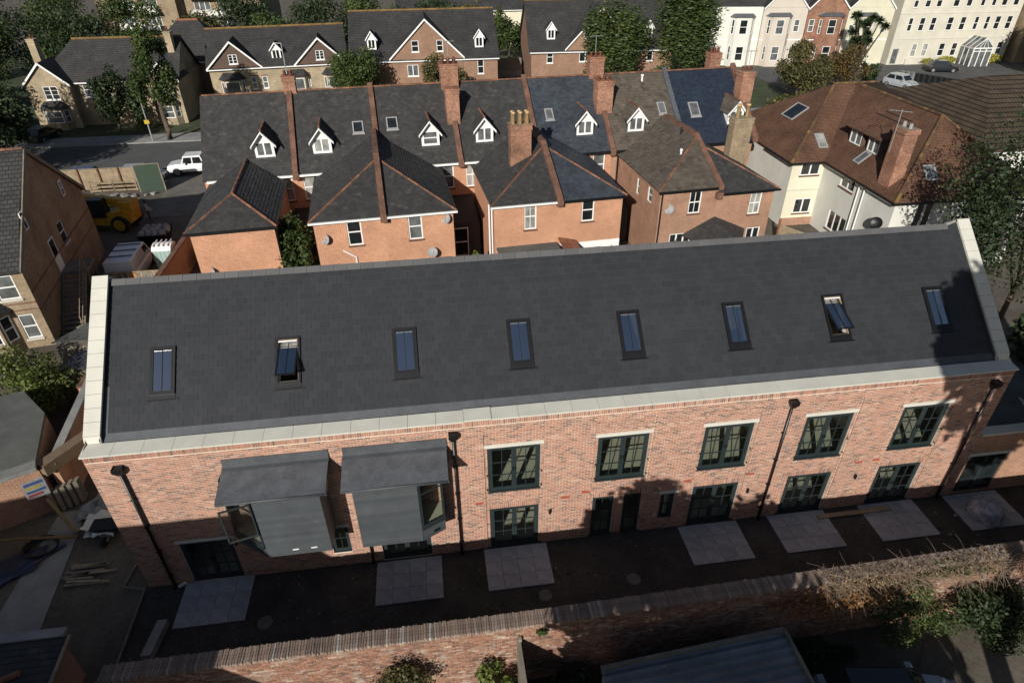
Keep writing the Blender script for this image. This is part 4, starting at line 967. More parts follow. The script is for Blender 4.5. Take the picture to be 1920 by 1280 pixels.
    if i in (2, 4, 6):   # upstand between the paired wings
        m = MB(); z_ = .28
        for p, q in (((x0, yf - .3, zo - .05), (x0, ya, zr_ + .02)), ((x0, ya, zr_ + .02), (x0, ymr + .2, zr_ + .02))):
            if i == 6: p = (p[0], p[1], p[2] + .3); q = (q[0], q[1], q[2] + .25)
            m.obox(V(p) - X3 * .17, X3 * .34, V(q) - V(p), Z3 * z_)
        m.box(x0 - .2, x0 + .2, yf - .36, yf + .0, ze - .45, ze - .05); m.build('wing_party_wall', K['party'], T)
    m = MB(); m.box(x0 - (.25 if i in (0, 1, 3, 5) else -.2), x1 + (.25 if i in (0, 2, 4, 6) else -.2), yf - .36, yf - .23, zo - .12, zo - .02); m.build('gutter', K['white'] if i in (1, 2, 3) else K['black'], T)
    return T
TH = [terrace_house(i) for i in range(7)]
# chimneys, pots, dishes, pipes
chimney(TH[0], 5.5, 6.3, 4.7, 5.5, 9.6, 11.0, 2, rows=1, ph=.35)
chimney(TH[2], 16.4, 17.3, 2.15, 3.1, 7.4, 10.15, 0)
chimney(TH[2], 16.35, 17.6, 4.4, 5.3, 9.4, 11.35, 3, rows=2, ph=.35)
chimney(TH[4], 27.4, 28.6, 2.2, 3.2, 7.4, 10.1, 3, rows=1, ph=.3)
chimney(TH[4], 27.5, 28.6, 4.6, 5.4, 9.4, 11.3, 3, ph=.3)
chimney(TH[6], 38.7, 39.7, 2.1, 3.1, 6.5, 10.2, 3, ph=.35, rows=1)
chimney(TH[6], 37.6, 38.5, 5.4, 6.2, 9.4, 11.0, 3, ph=.35)
chimney(TH[3], 19.65, 21.0, -4.0, -3.3, 6.0, 9.15, 3, 'chimbrick', 'pot', .75, .12, 2)
chimney(TH[6], 36.05, 37.45, -2.4, -1.6, 4.2, 8.1, 2, 'stockbrick', 'pot', .9, .15)
for i, p, q in ((0, (1.1, -7.75, 2.9), (-.6, -.7, .3)), (1, (7.75, -7.75, 4.3), (-.6, -.7, .4)), (2, (14.9, -7.75, 4.95), (-.6, -.7, .4)), (2, (13.9, -8.0, 2.9), (-.3, -.7, .6)), (5, (29.3, -7.75, 4.2), (-.5, -.8, .4))): dish(TH[i], p, .32, q)
for i, pts in ((1, [(8.6, -7.75, 3.5), (9.3, -7.75, 3.0), (9.3, -7.75, 1.5)]), (3, [(17.7, -7.5, 5.3), (17.7, -7.5, .2)]), (3, [(17.65, -6.8, 5.2), (17.65, -6.8, .2)]), (0, [(5.05, -7.6, 5.4), (5.05, -7.6, .2)])):
    m = MB(); m.tube(pts, .05, 7); m.build('waste_pipe', K['white'] if i else K['black'], TH[i])
m = MB(); m.tube([(28.7, -7.78, 5.3), (28.7, -7.78, .2)], .05, 7); m.build('downpipe', K['black'], TH[5])
m = MB(); m.tube([(28.45, -.15, 5.7), (28.45, -.15, .2)], .06, 7); m.build('soil_pipe', K['black'], TH[5])
for x, y, h, i in ((28.75, 4.2, .35, 5), (31.6, 4.3, .35, 5)):
    m = MB(); m.tube([(x, y, rz(y) - .05), (x, y, rz(y) + h), (x, y, rz(y) + h + .01), (x, y, rz(y) + h + .12)], [.07, .07, .12, .1], 8); m.build('roof_vent', K['white'], TH[i])
for x, y, z, mt_ in ((32.1, -2.3, 7.45, 'black'), (31.0, -4.9, 6.85, 'white')):
    m = MB(); m.tube([(x, y, z - .4), (x, y, z + .15), (x, y, z + .16), (x, y, z + .3)], [.06, .06, .1, .08], 8); m.build('flue', K[mt_], TH[5])
# rear lean-tos
t = MB(); t.box(18.0, 21.7, -11.0, -7.72, 0, 2.55, 0); t.box(17.9, 21.8, -11.1, -7.71, 2.56, 2.68, 1); t.build('flat_extension', [K['tbrick2'], K['felt']], TH[3])
t = MB(); t.loft([[(21.9, -7.71, 2.9), (23.1, -7.71, 2.6), (23.1, -10.6, 2.3), (21.9, -10.6, 2.6)], [(21.9, -7.71, 3.0), (23.1, -7.71, 2.7), (23.1, -10.6, 2.4), (21.9, -10.6, 2.7)]]); t.build('tiled_lean_to', K['terrac'], TH[4])
t = MB(); t.box(12.2, 14.9, -9.6, -7.72, 0, 2.3, 0); t.box(12.1, 15.0, -9.7, -7.71, 2.31, 2.42, 1); t.build('flat_extension', [K['tbrick2'], K['felt']], TH[2])
slope(TH[5], [(31.2, -10.2, 2.3), (33.4, -10.2, 2.3), (32.6, -7.75, 3.4)], 'tslate', name='lean_to_roof'); slope(TH[5], [(33.4, -10.2, 2.3), (35.0, -7.75, 2.3), (32.6, -7.75, 3.4)], 'tslate', name='lean_to_roof'); slope(TH[5], [(30.4, -7.75, 2.3), (31.2, -10.2, 2.3), (32.6, -7.75, 3.4)], 'tslate', name='lean_to_roof')
t = MB(); t.box(31.3, 33.3, -10.1, -7.72, 0, 2.25); t.build('lean_to_wall', K['tbrick2'], TH[5])
for i, (x0, x1) in enumerate(((5.3, 7.0), (15.6, 17.6), (26.2, 28.4))):   # link roofs between the wings
    m = MB(); m.poly([(x0, -3.2, 2.6), (x1, -3.2, 2.6), (x1, -.02, 3.4), (x0, -.02, 3.4)], 0, .4); m.box(x0, x1, -3.2, -.03, 0, 2.58); m.build('link_roof', K['tslate'], TH[(1, 3, 5)[i]])
for x, y, i in ((15.75, -3.25, 2), (26.4, -3.25, 4), (5.2, -3.25, 0)): hwin(TH[i], (x, y, .2), X3, -Y3, 1.0, 2.1, 'sash', pane='pane', deep=-.02)
def tshrub(x, y, h, R, mat, lab, n=1500, size=.16, kind='shrub'): p = tw(x, y); return shrub('garden_shrub', lab, p.x, p.y, h, R, mat, n, size, 9)
p = tw(5.9, -6.5); tree('garden_bush', 'tall green bush between the pyramid roofed wing and its neighbour', p.x, p.y, 5.4, 1.5, 'green', 6500, .11, z0=.4, k=18)
tshrub(26.8, -9.5, 2.6, (.9, .8), 'green', 'green shrub in the gap between the third and fourth back wings')
tshrub(29.0, -9.9, 2.8, (.6, .5), 'olive', 'slim shrub beside the white patio window of the terrace')
tshrub(24.9, -9.8, 3.0, (.35, .35), 'green', 'narrow upright shrub before the white rendered wall', 500, .1)
tshrub(16.6, -7.5, 2.2, (.7, .6), 'bright', 'small bright shrub in the gap behind the flat extension')
for i, x, y, z in ((2, 17.0, 4.85, 11.3), (4, 28.0, 5.0, 11.2), (6, 39.3, 2.6, 10.1)):
    m = MB(); m.tube([(x, y, z - .6), (x, y, z + 1.5)], .022, 5); m.tube([(x - .5, y, z + 1.45), (x + .5, y, z + 1.45)], .014, 4); [m.tube([(x - .45 + k * .2, y - .25, z + 1.45), (x - .45 + k * .2, y + .25, z + 1.45)], .009, 4) for k in range(5)]; m.build('aerial', K['greym'], TH[i])
# ================================================================ houses all around
def gslope(parent, P, mat, th=.12, name='roof'):
    """a plain roof slope: a thick slab, tiled by its material"""
    P = [V(p) for p in P]; n = (P[1] - P[0]).cross(P[-1] - P[0]).normalized(); m = MB(); m.poly(P, 0, .5); m.poly([p - n * th for p in P][::-1], 0, .5)
    for i in range(len(P)): a, b = P[i], P[(i + 1) % len(P)]; m.poly([a - n * th, b - n * th, b, a], 0, .5)
    return m.build(name, K[mat], parent)
def gable(T, x0, x1, y, ze, za, wall, roof, depth, clad=None, holes=(), barge='white', ov=.25, z0=0., wallname='gable_wall', zw=None):
    """a gable fronting local -y with its two slopes running back depth metres"""
    xc = (x0 + x1) / 2; m = MB(); zw = ze if zw is None else zw
    wallgrid(m, (x0, y, z0), X3, Z3, -Y3, x1 - x0, zw - z0, [(a - x0, b - x0, c - z0, d - z0) for a, b, c, d in holes if d <= zw], .08)
    m.build(wallname, K[wall], T)
    m = MB(); up_ = [h for h in holes if h[2] >= ze]
    if up_:
        h = (min(q[0] for q in up_), max(q[1] for q in up_), min(q[2] for q in up_), max(q[3] for q in up_)); sl = (za - ze) / (xc - x0)
        zi = lambda x: ze + (min(x - x0, x1 - x)) * sl
        m.poly([(x0, y, ze), (h[0], y, ze), (h[0], y, zi(h[0]))], 0, .5); m.poly([(h[1], y, ze), (x1, y, ze), (h[1], y, zi(h[1]))], 0, .5)
        m.poly([(h[0], y, ze), (h[1], y, ze), (h[1], y, h[2]), (h[0], y, h[2])], 0, .5)
        tp = [(h[0], y, h[3]), (h[1], y, h[3]), (h[1], y, zi(h[1]))] + ([(xc, y, za)] if h[0] < xc < h[1] else []) + [(h[0], y, zi(h[0]))]; m.poly(tp, 0, .5)
        for i in range(len(up_) - 1): m.poly([(up_[i][1], y, h[2]), (up_[i + 1][0], y, h[2]), (up_[i + 1][0], y, h[3]), (up_[i][1], y, h[3])], 0, .5)
    else: m.poly([(x0, y, ze), (x1, y, ze), (xc, y, za)], 0, .5)
    m.build('gable', K[clad or wall], T)
    sl = (za - ze) / (xc - x0)
    for s in (-1, 1):
        e = xc + s * ((x1 - x0) / 2 + ov); zz = ze - ov * sl; P = [(e, y + depth, zz), (e, y - ov, zz), (xc, y - ov, za), (xc, y + depth, za)]
        P = [V(p) + Z3 * .1 for p in P]; gslope(T, P if s < 0 else [P[1], P[0], P[3], P[2]], roof, .1, 'gable_roof')
        m = MB(); m.obox((e, y - ov - .03, zz - .12), (xc - e, 0, za - zz), (0, .05, 0), (0, 0, .24)); m.build('bargeboard', K[barge], T)
def wins(T, y, L_, style='sash', pane=None, sill=None, head=None, **k):
    for x0, x1, z0, z1 in L_: hwin(T, (x0, y, z0), X3, -Y3, x1 - x0, z1 - z0, style, pane=pane, sill=sill, head=head, deep=.07, **k)
def sdorm(T, xc, y, z, w=1.1, h=1.15, za=.7, roof='farslate', depth=2., style='pair'):
    """small white gabled dormer"""
    x0, x1 = xc - w / 2, xc + w / 2; m = MB(); wallgrid(m, (x0, y, z), X3, Z3, -Y3, w, h, [(.12, w - .12, .12, h - .08)], .06); m.poly([(x0, y, z + h), (x1, y, z + h), (xc, y, z + h + za - .1)], 0, .5); m.poly([(x0, y, z), (x0, y, z + h), (x0, y + depth, z + h)], 0, .5); m.poly([(x1, y, z), (x1, y + depth, z + h), (x1, y, z + h)], 0, .5)
    d = m.build('dormer', K['white'], T); hwin(T, (x0 + .12, y, z + .12), X3, -Y3, w - .24, h - .2, style, pane='pane', deep=.05, fr=.06)
    for s in (-1, 1):
        e = xc + s * (w / 2 + .2); P = [(e, y + depth, z + h - .12), (e, y - .2, z + h - .12), (xc, y - .2, z + h + za), (xc, y + depth, z + h + za)]; gslope(d, P if s < 0 else [P[1], P[0], P[3], P[2]], roof, .06, 'dormer_roof')
        m = MB(); m.obox((e, y - .24, z + h - .25), (xc - e, 0, za + .12), (0, .04, 0), (0, 0, .18)); m.build('bargeboard', K['white'], d)
def lowbay(T, x0, x1, y, z1, wall='buffbrick', roof='farslate', d=.7):
    """ground floor bay window with a hipped lid"""
    pl = [(x0, y), (x0 + .5, y - d), (x1 - .5, y - d), (x1, y)]; m = MB()
    for i in range(3):
        A, C = V((*pl[i], 0)), V((*pl[i + 1], 0)); u = (C - A).normalized(); n = V((u.y, -u.x, 0)); w = (C - A).length; wallgrid(m, A, u, Z3, n, w, z1, [(.12, w - .12, .8, z1 - .2)], .06)
    b_ = m.build('bay', K[wall], T)
    for i in range(3):
        A, C = V((*pl[i], .8)), V((*pl[i + 1], .8)); u = (C - A).normalized(); n = V((u.y, -u.x, 0)); w = (C - A).length; hwin(T, A + u * .12, u, n, w - .24, z1 - 1.0, 'sash', pane=rnd.choice(['pane', 'panemid']), deep=.05)
    m = MB(); o = [(x0 - .2, y), (x0 + .4, y - d - .2), (x1 - .4, y - d - .2), (x1 + .2, y)]; t0, t1 = V((x0 + .5, y, z1 + .75)), V((x1 - .5, y, z1 + .75)); q = [V((a, b, z1)) for a, b in o]
    m.poly([q[0], q[1], t0]); m.poly([q[1], q[2], t1, t0]); m.poly([q[2], q[3], t1]); m.poly(q[::-1]); m.build('bay_roof', K[roof], b_)
def walls(T, x0, x1, y0, y1, z, mat, holes=(), side=True):
    m = MB(); wallgrid(m, (x0, y0, 0), X3, Z3, -Y3, x1 - x0, z, [(a - x0, b - x0, c, d) for a, b, c, d in holes], .08)
    m.poly([(x0, y0, 0), (x0, y0, z), (x0, y1, z), (x0, y1, 0)], 0, .5); m.poly([(x1, y0, 0), (x1, y1, 0), (x1, y1, z), (x1, y0, z)], 0, .5); m.poly([(x0, y1, 0), (x0, y1, z), (x1, y1, z), (x1, y1, 0)], 0, .5)
    return m.build('wall', K[mat], T)
def pitched(T, x0, x1, y0, y1, ze, zr, roof, ov=.3, hip=(0, 0), wall=None, ridge='terra'):
    ym = (y0 + y1) / 2; s = (zr - ze) / (ym - y0); zo = ze - ov * s; a, b = x0 - ov, x1 + ov
    r0, r1 = (a + hip[0], ym, zr), (b - hip[1], ym, zr)
    f = gslope(T, [(a, y0 - ov, zo), (b, y0 - ov, zo), r1, r0], roof, .14); gslope(T, [(b, y1 + ov, zo), (a, y1 + ov, zo), r0, r1], roof, .14, 'back_roof')
    for k, (x, r_) in enumerate(((a, r0), (b, r1))):
        if hip[k]: P = [(x, y1 + ov, zo), (x, y0 - ov, zo), r_]; gslope(T, P if k == 0 else [P[1], P[0], P[2]], roof, .14, 'hip_roof')
        elif wall: m = MB(); xx = x0 if k == 0 else x1; m.poly([(xx, y0, ze), (xx, y1, ze), (xx, ym, zr - .1)][::-1 if k == 0 else 1], 0, .5); m.build('gable', K[wall], T)
    if ridge: m = MB(); m.tube([V(r0) + Z3 * .03, V(r1) + Z3 * .03], .13, 8); m.build('ridge', K['ridgemoss'] if ridge == 'moss' else K['terrac'], f)
    m = MB(); m.box(x0 - .2, x1 + .2, y0 - ov - .1, y0 - ov - .002, zo - .12, zo); m.build('gutter', K['white'], T)
    return f
K['mossr'] = tinted('mossy_hip', [(0., (.08, .045, .028)), (.75, (.13, .075, .035)), (1., (.2, .125, .04))], .9, obj=True)
K['ridgemoss'] = plain('mossy_ridge', (.2, .12, .04), .9, var=.5, scale=2)
# ---- big stock brick house at the left edge
def frm(o, deg): a = math.radians(deg); return (V((*o, 0)), a)
o_, a_ = frm((-10.57, 17.39), 9.1)
T = thing('brick_house', 'large stock brick house with a shaded gable end and outside stair at the left edge', 'house', (0, 0, 0), o_, a_)
m = MB()
gh = [(4.35, 5.35, 2.35, 4.4), (6.5, 7.5, 3.25, 4.6), (9.1, 9.6, 5.4, 6.4), (2.4, 2.9, 5.9, 6.9)]
wallgrid(m, (0, 0, 0), Y3, Z3, X3, 12.6, 4.9, gh[:2], .1)
m.poly([(0, 0, 4.9), (0, 2.4, 4.9), (0, 2.4, 6.7)], 0, .5)
m.poly([(0, 2.4, 4.9), (0, 10.2, 4.9), (0, 10.2, 6.6), (0, 6.3, 9.15), (0, 2.4, 6.7)], 0, .5); m.poly([(0, 10.2, 4.9), (0, 12.6, 4.9), (0, 10.2, 6.6)], 0, .5)
fh = [(-1.55, -.55, 3.1, 4.5), (-4.6, -3.6, 3.1, 4.5), (-1.2, -.45, .6, 2.1)]
wallgrid(m, (-13, 0, 0), X3, Z3, -Y3, 13, 4.9, [(q[0] + 13, q[1] + 13, q[2], q[3]) for q in fh], .1); m.poly([(-13, 12.6, 0), (-13, 12.6, 4.9), (0, 12.6, 4.9), (0, 12.6, 0)], 0, .5)
m.build('wall', K['stockbrick'], T)
gslope(T, [(-13.2, -.35, 4.75), (.12, -.35, 4.75), (.12, 6.3, 9.25), (-13.2, 6.3, 9.25)], 'farslate'); gslope(T, [(.12, 12.95, 4.6), (-13.2, 12.95, 4.6), (-13.2, 6.3, 9.25), (.12, 6.3, 9.25)], 'farslate', name='back_roof')
ridge_line(T, (-6, 6.3, 9.3), (.1, 6.3, 9.3), 'terra', .45, .13)
for p, q in (((.13, -.35, 4.7), (.13, 6.3, 9.2)), ((.13, 6.3, 9.2), (.13, 12.95, 4.6))): m = MB(); m.bar(p, q, .06, .22); m.build('bargeboard', K['greyt'], T)
for z in (2.2, 3.3): m = MB(); m.box(0, .012, .05, 12.5, z, z + .08); m.build('brick_band', K['party'], T)
m = MB(); bars(m, (-.06, 4.38, 2.38), Y3, Z3, X3, .94, 2.0, .08, .06); m.box(-.05, -.02, 4.46, 5.24, 2.46, 3.3); d = m.build('door', K['white'], T)
m = MB(); m.poly([(-.03, 4.46, 3.3), (-.03, 5.24, 3.3), (-.03, 5.24, 4.3), (-.03, 4.46, 4.3)], 0, .5); m.build('pane', K['pane'], d)
hwin(T, (0, 6.5, 3.25), Y3, X3, 1.0, 1.35, 'sash', pane='pane', sill='stone'); hwin(T, (0, 9.1, 5.4), Y3, X3, .5, 1.0, 'sash', pane='pane', deep=-.02); hwin(T, (0, 2.4, 5.9), Y3, X3, .5, 1.0, 'sash', pane='pane', deep=-.02)
for q in fh: hwin(T, (q[0], 0, q[2]), X3, -Y3, q[1] - q[0], q[3] - q[2], 'sash', pane='panemid', sill='stone')
lowbay(T, -3.6, -1.4, 0, 2.5, 'stockbrick')
for z in (2.35, 2.75): m = MB(); m.box(-13, -.0, -.015, -.001, z, z + .08); m.build('brick_band', K['party'], T)
m = MB(); m.tube([(-4.6, 2.5, 6.3), (-4.6, 2.5, 8.6)], .025, 6); m.tube([(-5.1, 2.5, 8.5), (-4.1, 2.5, 8.5)], .015, 5); [m.tube([(-5. + i * .2, 2.2, 8.5), (-5. + i * .2, 2.8, 8.5)], .01, 4) for i in range(5)]; m.tube([(-4.6, 2.5, 7.9), (-4.1, 2.5, 7.9)], .012, 5); m.build('aerial', K['greym'], T)
S_ = thing('outside_stair', 'timber and brick outside stair climbing to the white gable door', 'stair', (.7, 3, 0), o_ + V((math.cos(a_), math.sin(a_), 0)) * .7 + V((-math.sin(a_), math.cos(a_), 0)) * 3, a_)
for i in range(13): m = MB(); y = .9 + i * .27; m.box(.05, 1.3, y, y + .3, i * .18, .06 + i * .18 + .02); m.box(.08, 1.27, y + .27, y + .3, i * .18 - .12, i * .18 + .0); m.build('step', K['greyt'], S_)
m = MB(); m.box(.03, 1.4, 4.41, 6.1, 2.2, 2.34); m.build('landing', K['greyt'], S_)
m = MB(); m.obox((.06, 1.0, -.2), (.06, 0, 0), (0, 3.4, 2.35), (0, 0, .25)); m.obox((1.22, 1.0, -.2), (.06, 0, 0), (0, 3.4, 2.35), (0, 0, .25)); m.build('stringer', K['greyt'], S_)
for p, q in (((1.32, .9, .0), (1.32, .9, 1.1)), ((1.32, 4.5, .0), (1.32, 4.5, 3.5)), ((1.32, 6.0, 0), (1.32, 6.0, 3.5)), ((1.32, .9, 1.05), (1.32, 4.5, 3.4)), ((1.32, 4.4, 3.4), (1.32, 6.1, 3.4)), ((1.32, .9, .55), (1.32, 4.5, 2.9)), ((1.36, 3.3, .0), (1.36, 4.6, 2.4))): m = MB(); m.tube([p, q], .03, 6); m.build('rail', K['timber'], S_)
# ---- white gabled house across the street (far left)
T = thing('gabled_house', 'buff brick house with white gable edges across the street at the far left', 'house', (-24.5, 69, 0))
fh = [(-27.0, -26.1, 3.1, 4.7), (-22.5, -21.5, 3.1, 4.7), (-22.6, -21.3, .6, 2.0)]
walls(T, -31.5, -16.6, 66.0, 74.5, 5, 'buffbrick', fh); pitched(T, -31.5, -16.6, 66, 74.5, 5, 8.6, 'farslate', hip=(3.5, 0), wall='buffbrick', ridge='moss'); wins(T, 66, fh, pane='panemid', sill='white')
gable(T, -32.4, -27.9, 64.9, 4.9, 7.0, 'buffbrick', 'farslate', 4., holes=[(-30.7, -29.2, 3.2, 4.6)]); wins(T, 64.9, [(-30.7, -29.2, 3.2, 4.6)], 'grid', pane='pane', sill='white')
m = MB(); m.poly([(-27.9, 64.9, 0), (-27.9, 68, 0), (-27.9, 68, 4.9), (-27.9, 64.9, 4.9)], 0, .5); m.build('side_wall', K['buffbrick'], T); lowbay(T, -31.6, -28.7, 64.9, 2.3)
gable(T, -19.6, -16.4, 65.2, 4.9, 6.6, 'buffbrick', 'farslate', 4., holes=[(-18.6, -17.4, 3.2, 4.6)]); wins(T, 65.2, [(-18.6, -17.4, 3.2, 4.6)], 'grid', pane='pane', sill='white'); lowbay(T, -19.2, -16.8, 65.2, 2.3)
m = MB(); m.poly([(-16.4, 65.2, 0), (-16.4, 74, 0), (-16.4, 74, 4.9), (-16.4, 65.2, 4.9)], 0, .5); m.build('side_wall', K['buffbrick'], T)
chimney(T, -17.6, -16.9, 68.5, 69.3, 7, 9.3, 1, 'buffbrick'); chimney(T, -33.6, -32.8, 71, 72, 4, 8.6, 1, 'buffbrick')
# ---- hipped house behind it, and a shed roof
T = thing('hipped_house', 'dark hipped roofs squeezed between the gabled house and the buff terrace', 'house', (-17, 80, 0))
walls(T, -24, -13.0, 76.5, 86, 5, 'newbrick'); pitched(T, -24, -13, 76.5, 86, 5, 9.0, 'farslate', hip=(4.5, 4.5))
# ---- buff terrace with brown gables
o_, a_ = frm((-14.2, 70.4), 6)
T = thing('gabled_terrace', 'buff brick terrace with two brown hung gables and a white dormer', 'house', (8, 0, 0), o_ + V((math.cos(a_), math.sin(a_), 0)) * 8, a_)
hl = [(4.6, 5.2, 2.35, 3.75), (5.9, 6.5, 2.35, 3.75), (10.9, 11.6, 2.35, 3.75)]
walls(T, 0, 16.2, .02, 10.6, 5, 'buffbrick', hl); pitched(T, 0, 16.2, .02, 10.6, 5, 8.55, 'farslate', wall='buffbrick', ridge='moss'); wins(T, .02, hl, pane='panemid', sill='white', head='terrac')
for x0, x1 in ((.0, 6.0), (10.2, 16.2)):
    g_ = [(x0 + 2.5, x0 + 3.5, 5.3, 6.35)]; gable(T, x0, x1, -.03, 5.0, 7.75, 'buffbrick', 'farslate', 4.5, 'brownclad', holes=g_, zw=4.99, z0=4.7); wins(T, -.03, g_, 'grid', pane='pane', sill='white')
    m = MB(); m.box(x0, x1, -.06, -.032, 4.85, 4.99); m.build('string_course', K['terrac'], T)
sdorm(T, 8.0, .9, 5.4, 1.1, 1.2, .75)
for x in (1.0, 8.6, 13.2): lowbay(T, x, x + 2.9, .0, 3.6)
# ---- red brown brick house with a broad gable
T = thing('wide_gabled_house', 'red brown brick house with one broad white edged gable', 'house', (14, 80, 0))
walls(T, 2.6, 21.1, 72.02, 87, 5.0, 'newbrick', [(18.5, 19.3, 2.95, 4.65)]); pitched(T, 2.6, 21.1, 72.02, 87, 5.0, 9.7, 'farslate', wall='newbrick', ridge='moss'); wins(T, 72.02, [(18.5, 19.3, 2.95, 4.65)], pane='pane', sill='white')
g_ = [(10.25, 11.15, 5.8, 7.1), (13.4, 14.2, 5.8, 7.1), (9.5, 10.9, 2.95, 4.3), (13.6, 14.9, 2.95, 4.3)]
gable(T, 7.6, 16.6, 71.9, 5.2, 9.45, 'newbrick', 'farslate', 8., holes=g_); wins(T, 71.9, g_[:2], pane='pane', sill='white'); wins(T, 71.9, g_[2:], 'pair', pane='panemid', sill='white')
sdorm(T, 5.3, 73.2, 6.0, 1.1, 1.25, .9); sdorm(T, 18.9, 73.2, 5.9, 1.1, 1.25, .9)
# ---- its twin further right
o_, a_ = frm((26.3, 75), -3)
T = thing('twin_gabled_house', 'red brown brick house with gable half hidden by the tall birch trees', 'house', (9, 0, 0), o_ + V((math.cos(a_), math.sin(a_), 0)) * 9, a_)
h1 = [(1.8, 2.65, 3.4, 4.85), (15.5, 16.3, 3.4, 4.85)]
walls(T, -.3, 19.0, .02, 15, 5.0, 'newbrick', h1); pitched(T, -.3, 19, .02, 15, 5, 10.2, 'farslate', wall='newbrick', ridge='moss'); wins(T, .02, h1, pane='pane', sill='white')
g_ = [(6.75, 7.65, 6.35, 7.6), (10.2, 11.1, 6.35, 7.6), (6.2, 7.8, 3.5, 4.9)]
gable(T, 4.45, 13.5, -.1, 5.25, 9.9, 'newbrick', 'farslate', 8., holes=g_); wins(T, -.1, g_[:2], pane='pane', sill='white'); wins(T, -.1, g_[2:], 'pair', pane='pane', sill='white')
sdorm(T, 2.5, 1.4, 6.1, 1.1, 1.25, .9); sdorm(T, 15.8, 1.4, 6.1, 1.1, 1.25, .9)
# ---- brown tiled house on the right
T = thing('brown_roofed_house', 'cream rendered house with a mossy brown hipped tile roof', 'house', (44, 27, 0))
m = MB(); fw = [(38.32, 39.8, 3.9, 5.0), (38.45, 39.8, .95, 2.1)]
wallgrid(m, (37.6, 26.8, 0), X3, Z3, -Y3, 2.5, 5.15, [(a - 37.6, b - 37.6, c, d) for a, b, c, d in fw], .1)
m.build('cream_wall', K['cream'], T)
m = MB(); sw = [(22.9, 24.5, 3.9, 4.85), (22.7, 24.8, .6, 2.0)]
wallgrid(m, (40.1, 26.8, 0), -Y3, Z3, -X3, 8.2, 5.15, [(26.8 - b, 26.8 - a, c, d) for a, b, c, d in sw], .1)
fr_ = [(41.65, 42.85, .2, 5.05)]
wallgrid(m, (40.1, 18.6, 0), X3, Z3, -Y3, 9.4, 5.15, [(a - 40.1, b - 40.1, c, d) for a, b, c, d in fr_], .1); m.poly([(37.6, 26.8, 0), (37.6, 26.8, 5.15), (37.6, 38, 5.15), (37.6, 38, 0)], 0, .5); m.poly([(49.5, 18.6, 0), (49.5, 38, 0), (49.5, 38, 5.15), (49.5, 18.6, 5.15)], 0, .5)
m.build('wall', K['whiter'], T)
wins(T, 26.8, fw, 'pair', pane='pane', sill='party')
for a, b, c, d in sw: hwin(T, (40.1, b, c), -Y3, -X3, b - a, d - c, 'pair' if c > 3 else 'triple', pane='pane', sill='party')
for k in (0, 1): hwin(T, (41.65 + k * .6, 18.6, .2), X3, -Y3, .6, 4.85, 'sash', pane='pane')
# roof: west-east main range with a hip and a wing to the front
e = .35; ze = 5.0; zr = 9.0
Rm = gslope(T, [(37.25, 26.45, ze), (40.0, 26.45, ze), (44.8, 32.4, zr), (42.9, 32.4, zr)], 'browntile'); gslope(T, [(37.25, 38.4, ze), (37.25, 26.45, ze), (42.9, 32.4, zr)], 'browntile', name='hip_roof')
gslope(T, [(39.75, 26.45, ze), (39.75, 18.25, ze), (44.6, 22.6, zr), (44.7, 32.4, zr)], 'browntile', name='wing_roof'); gslope(T, [(39.75, 18.25, ze), (49.85, 18.25, ze), (44.6, 22.6, zr)], 'browntile', name='hip_roof'); gslope(T, [(49.85, 18.25, ze), (49.85, 38.4, ze), (46.5, 32.4, zr), (44.6, 32.4, zr), (44.6, 22.6, zr)], 'browntile', name='wing_roof'); gslope(T, [(49.85, 38.4, ze), (37.25, 38.4, ze), (42.9, 32.4, zr), (46.5, 32.4, zr)], 'browntile', name='back_roof')
for p, q in (((37.25, 26.45, ze), (42.9, 32.4, zr)), ((39.75, 18.25, ze), (44.6, 22.6, zr)), ((42.9, 32.4, zr), (46.5, 32.4, zr)), ((44.6, 22.6, zr), (44.7, 32.4, zr)), ((49.85, 18.25, ze), (44.6, 22.6, zr))): ridge_line(Rm, V(p) + Z3 * .04, V(q) + Z3 * .04, 'mossr', .35, .12)
for pts in ([(37.2, 30.5, 4.93), (37.2, 26.4, 4.93), (39.8, 26.4, 4.93), (39.7, 26.4, 4.93), (39.7, 18.2, 4.93), (47, 18.2, 4.93)],): m = MB(); m.tube(pts, .07, 6); m.build('gutter', K['black'], T)
# side wall chimney
m = MB(); m.box(40.2, 41.1, 19.9, 21.0, 5.15, 8.7); m.box(40.14, 41.16, 19.84, 21.06, 8.7, 9.0); cc = m.build('chimney', K['chimbrick'], T)
for y in (20.2, 20.8): m = MB(); m.tube([(40.65, y, 8.98), (40.65, y, 9.3)], [.12, .1], 8); m.build('chimney_pot', K['greym'], cc)
m = MB(); m.tube([(39.95, 20.5, 7.5), (39.95, 20.5, 10.1)], .02, 5); m.tube([(39.4, 20.9, 10.), (40.4, 20.1, 10.)], .015, 4); [m.tube([(39.5 + .2 * i - .15, 20.8 - .16 * i - .2, 10.), (39.5 + .2 * i + .15, 20.8 - .16 * i + .2, 10.)], .01, 4) for i in range(5)]; m.build('aerial', K['greym'], T)
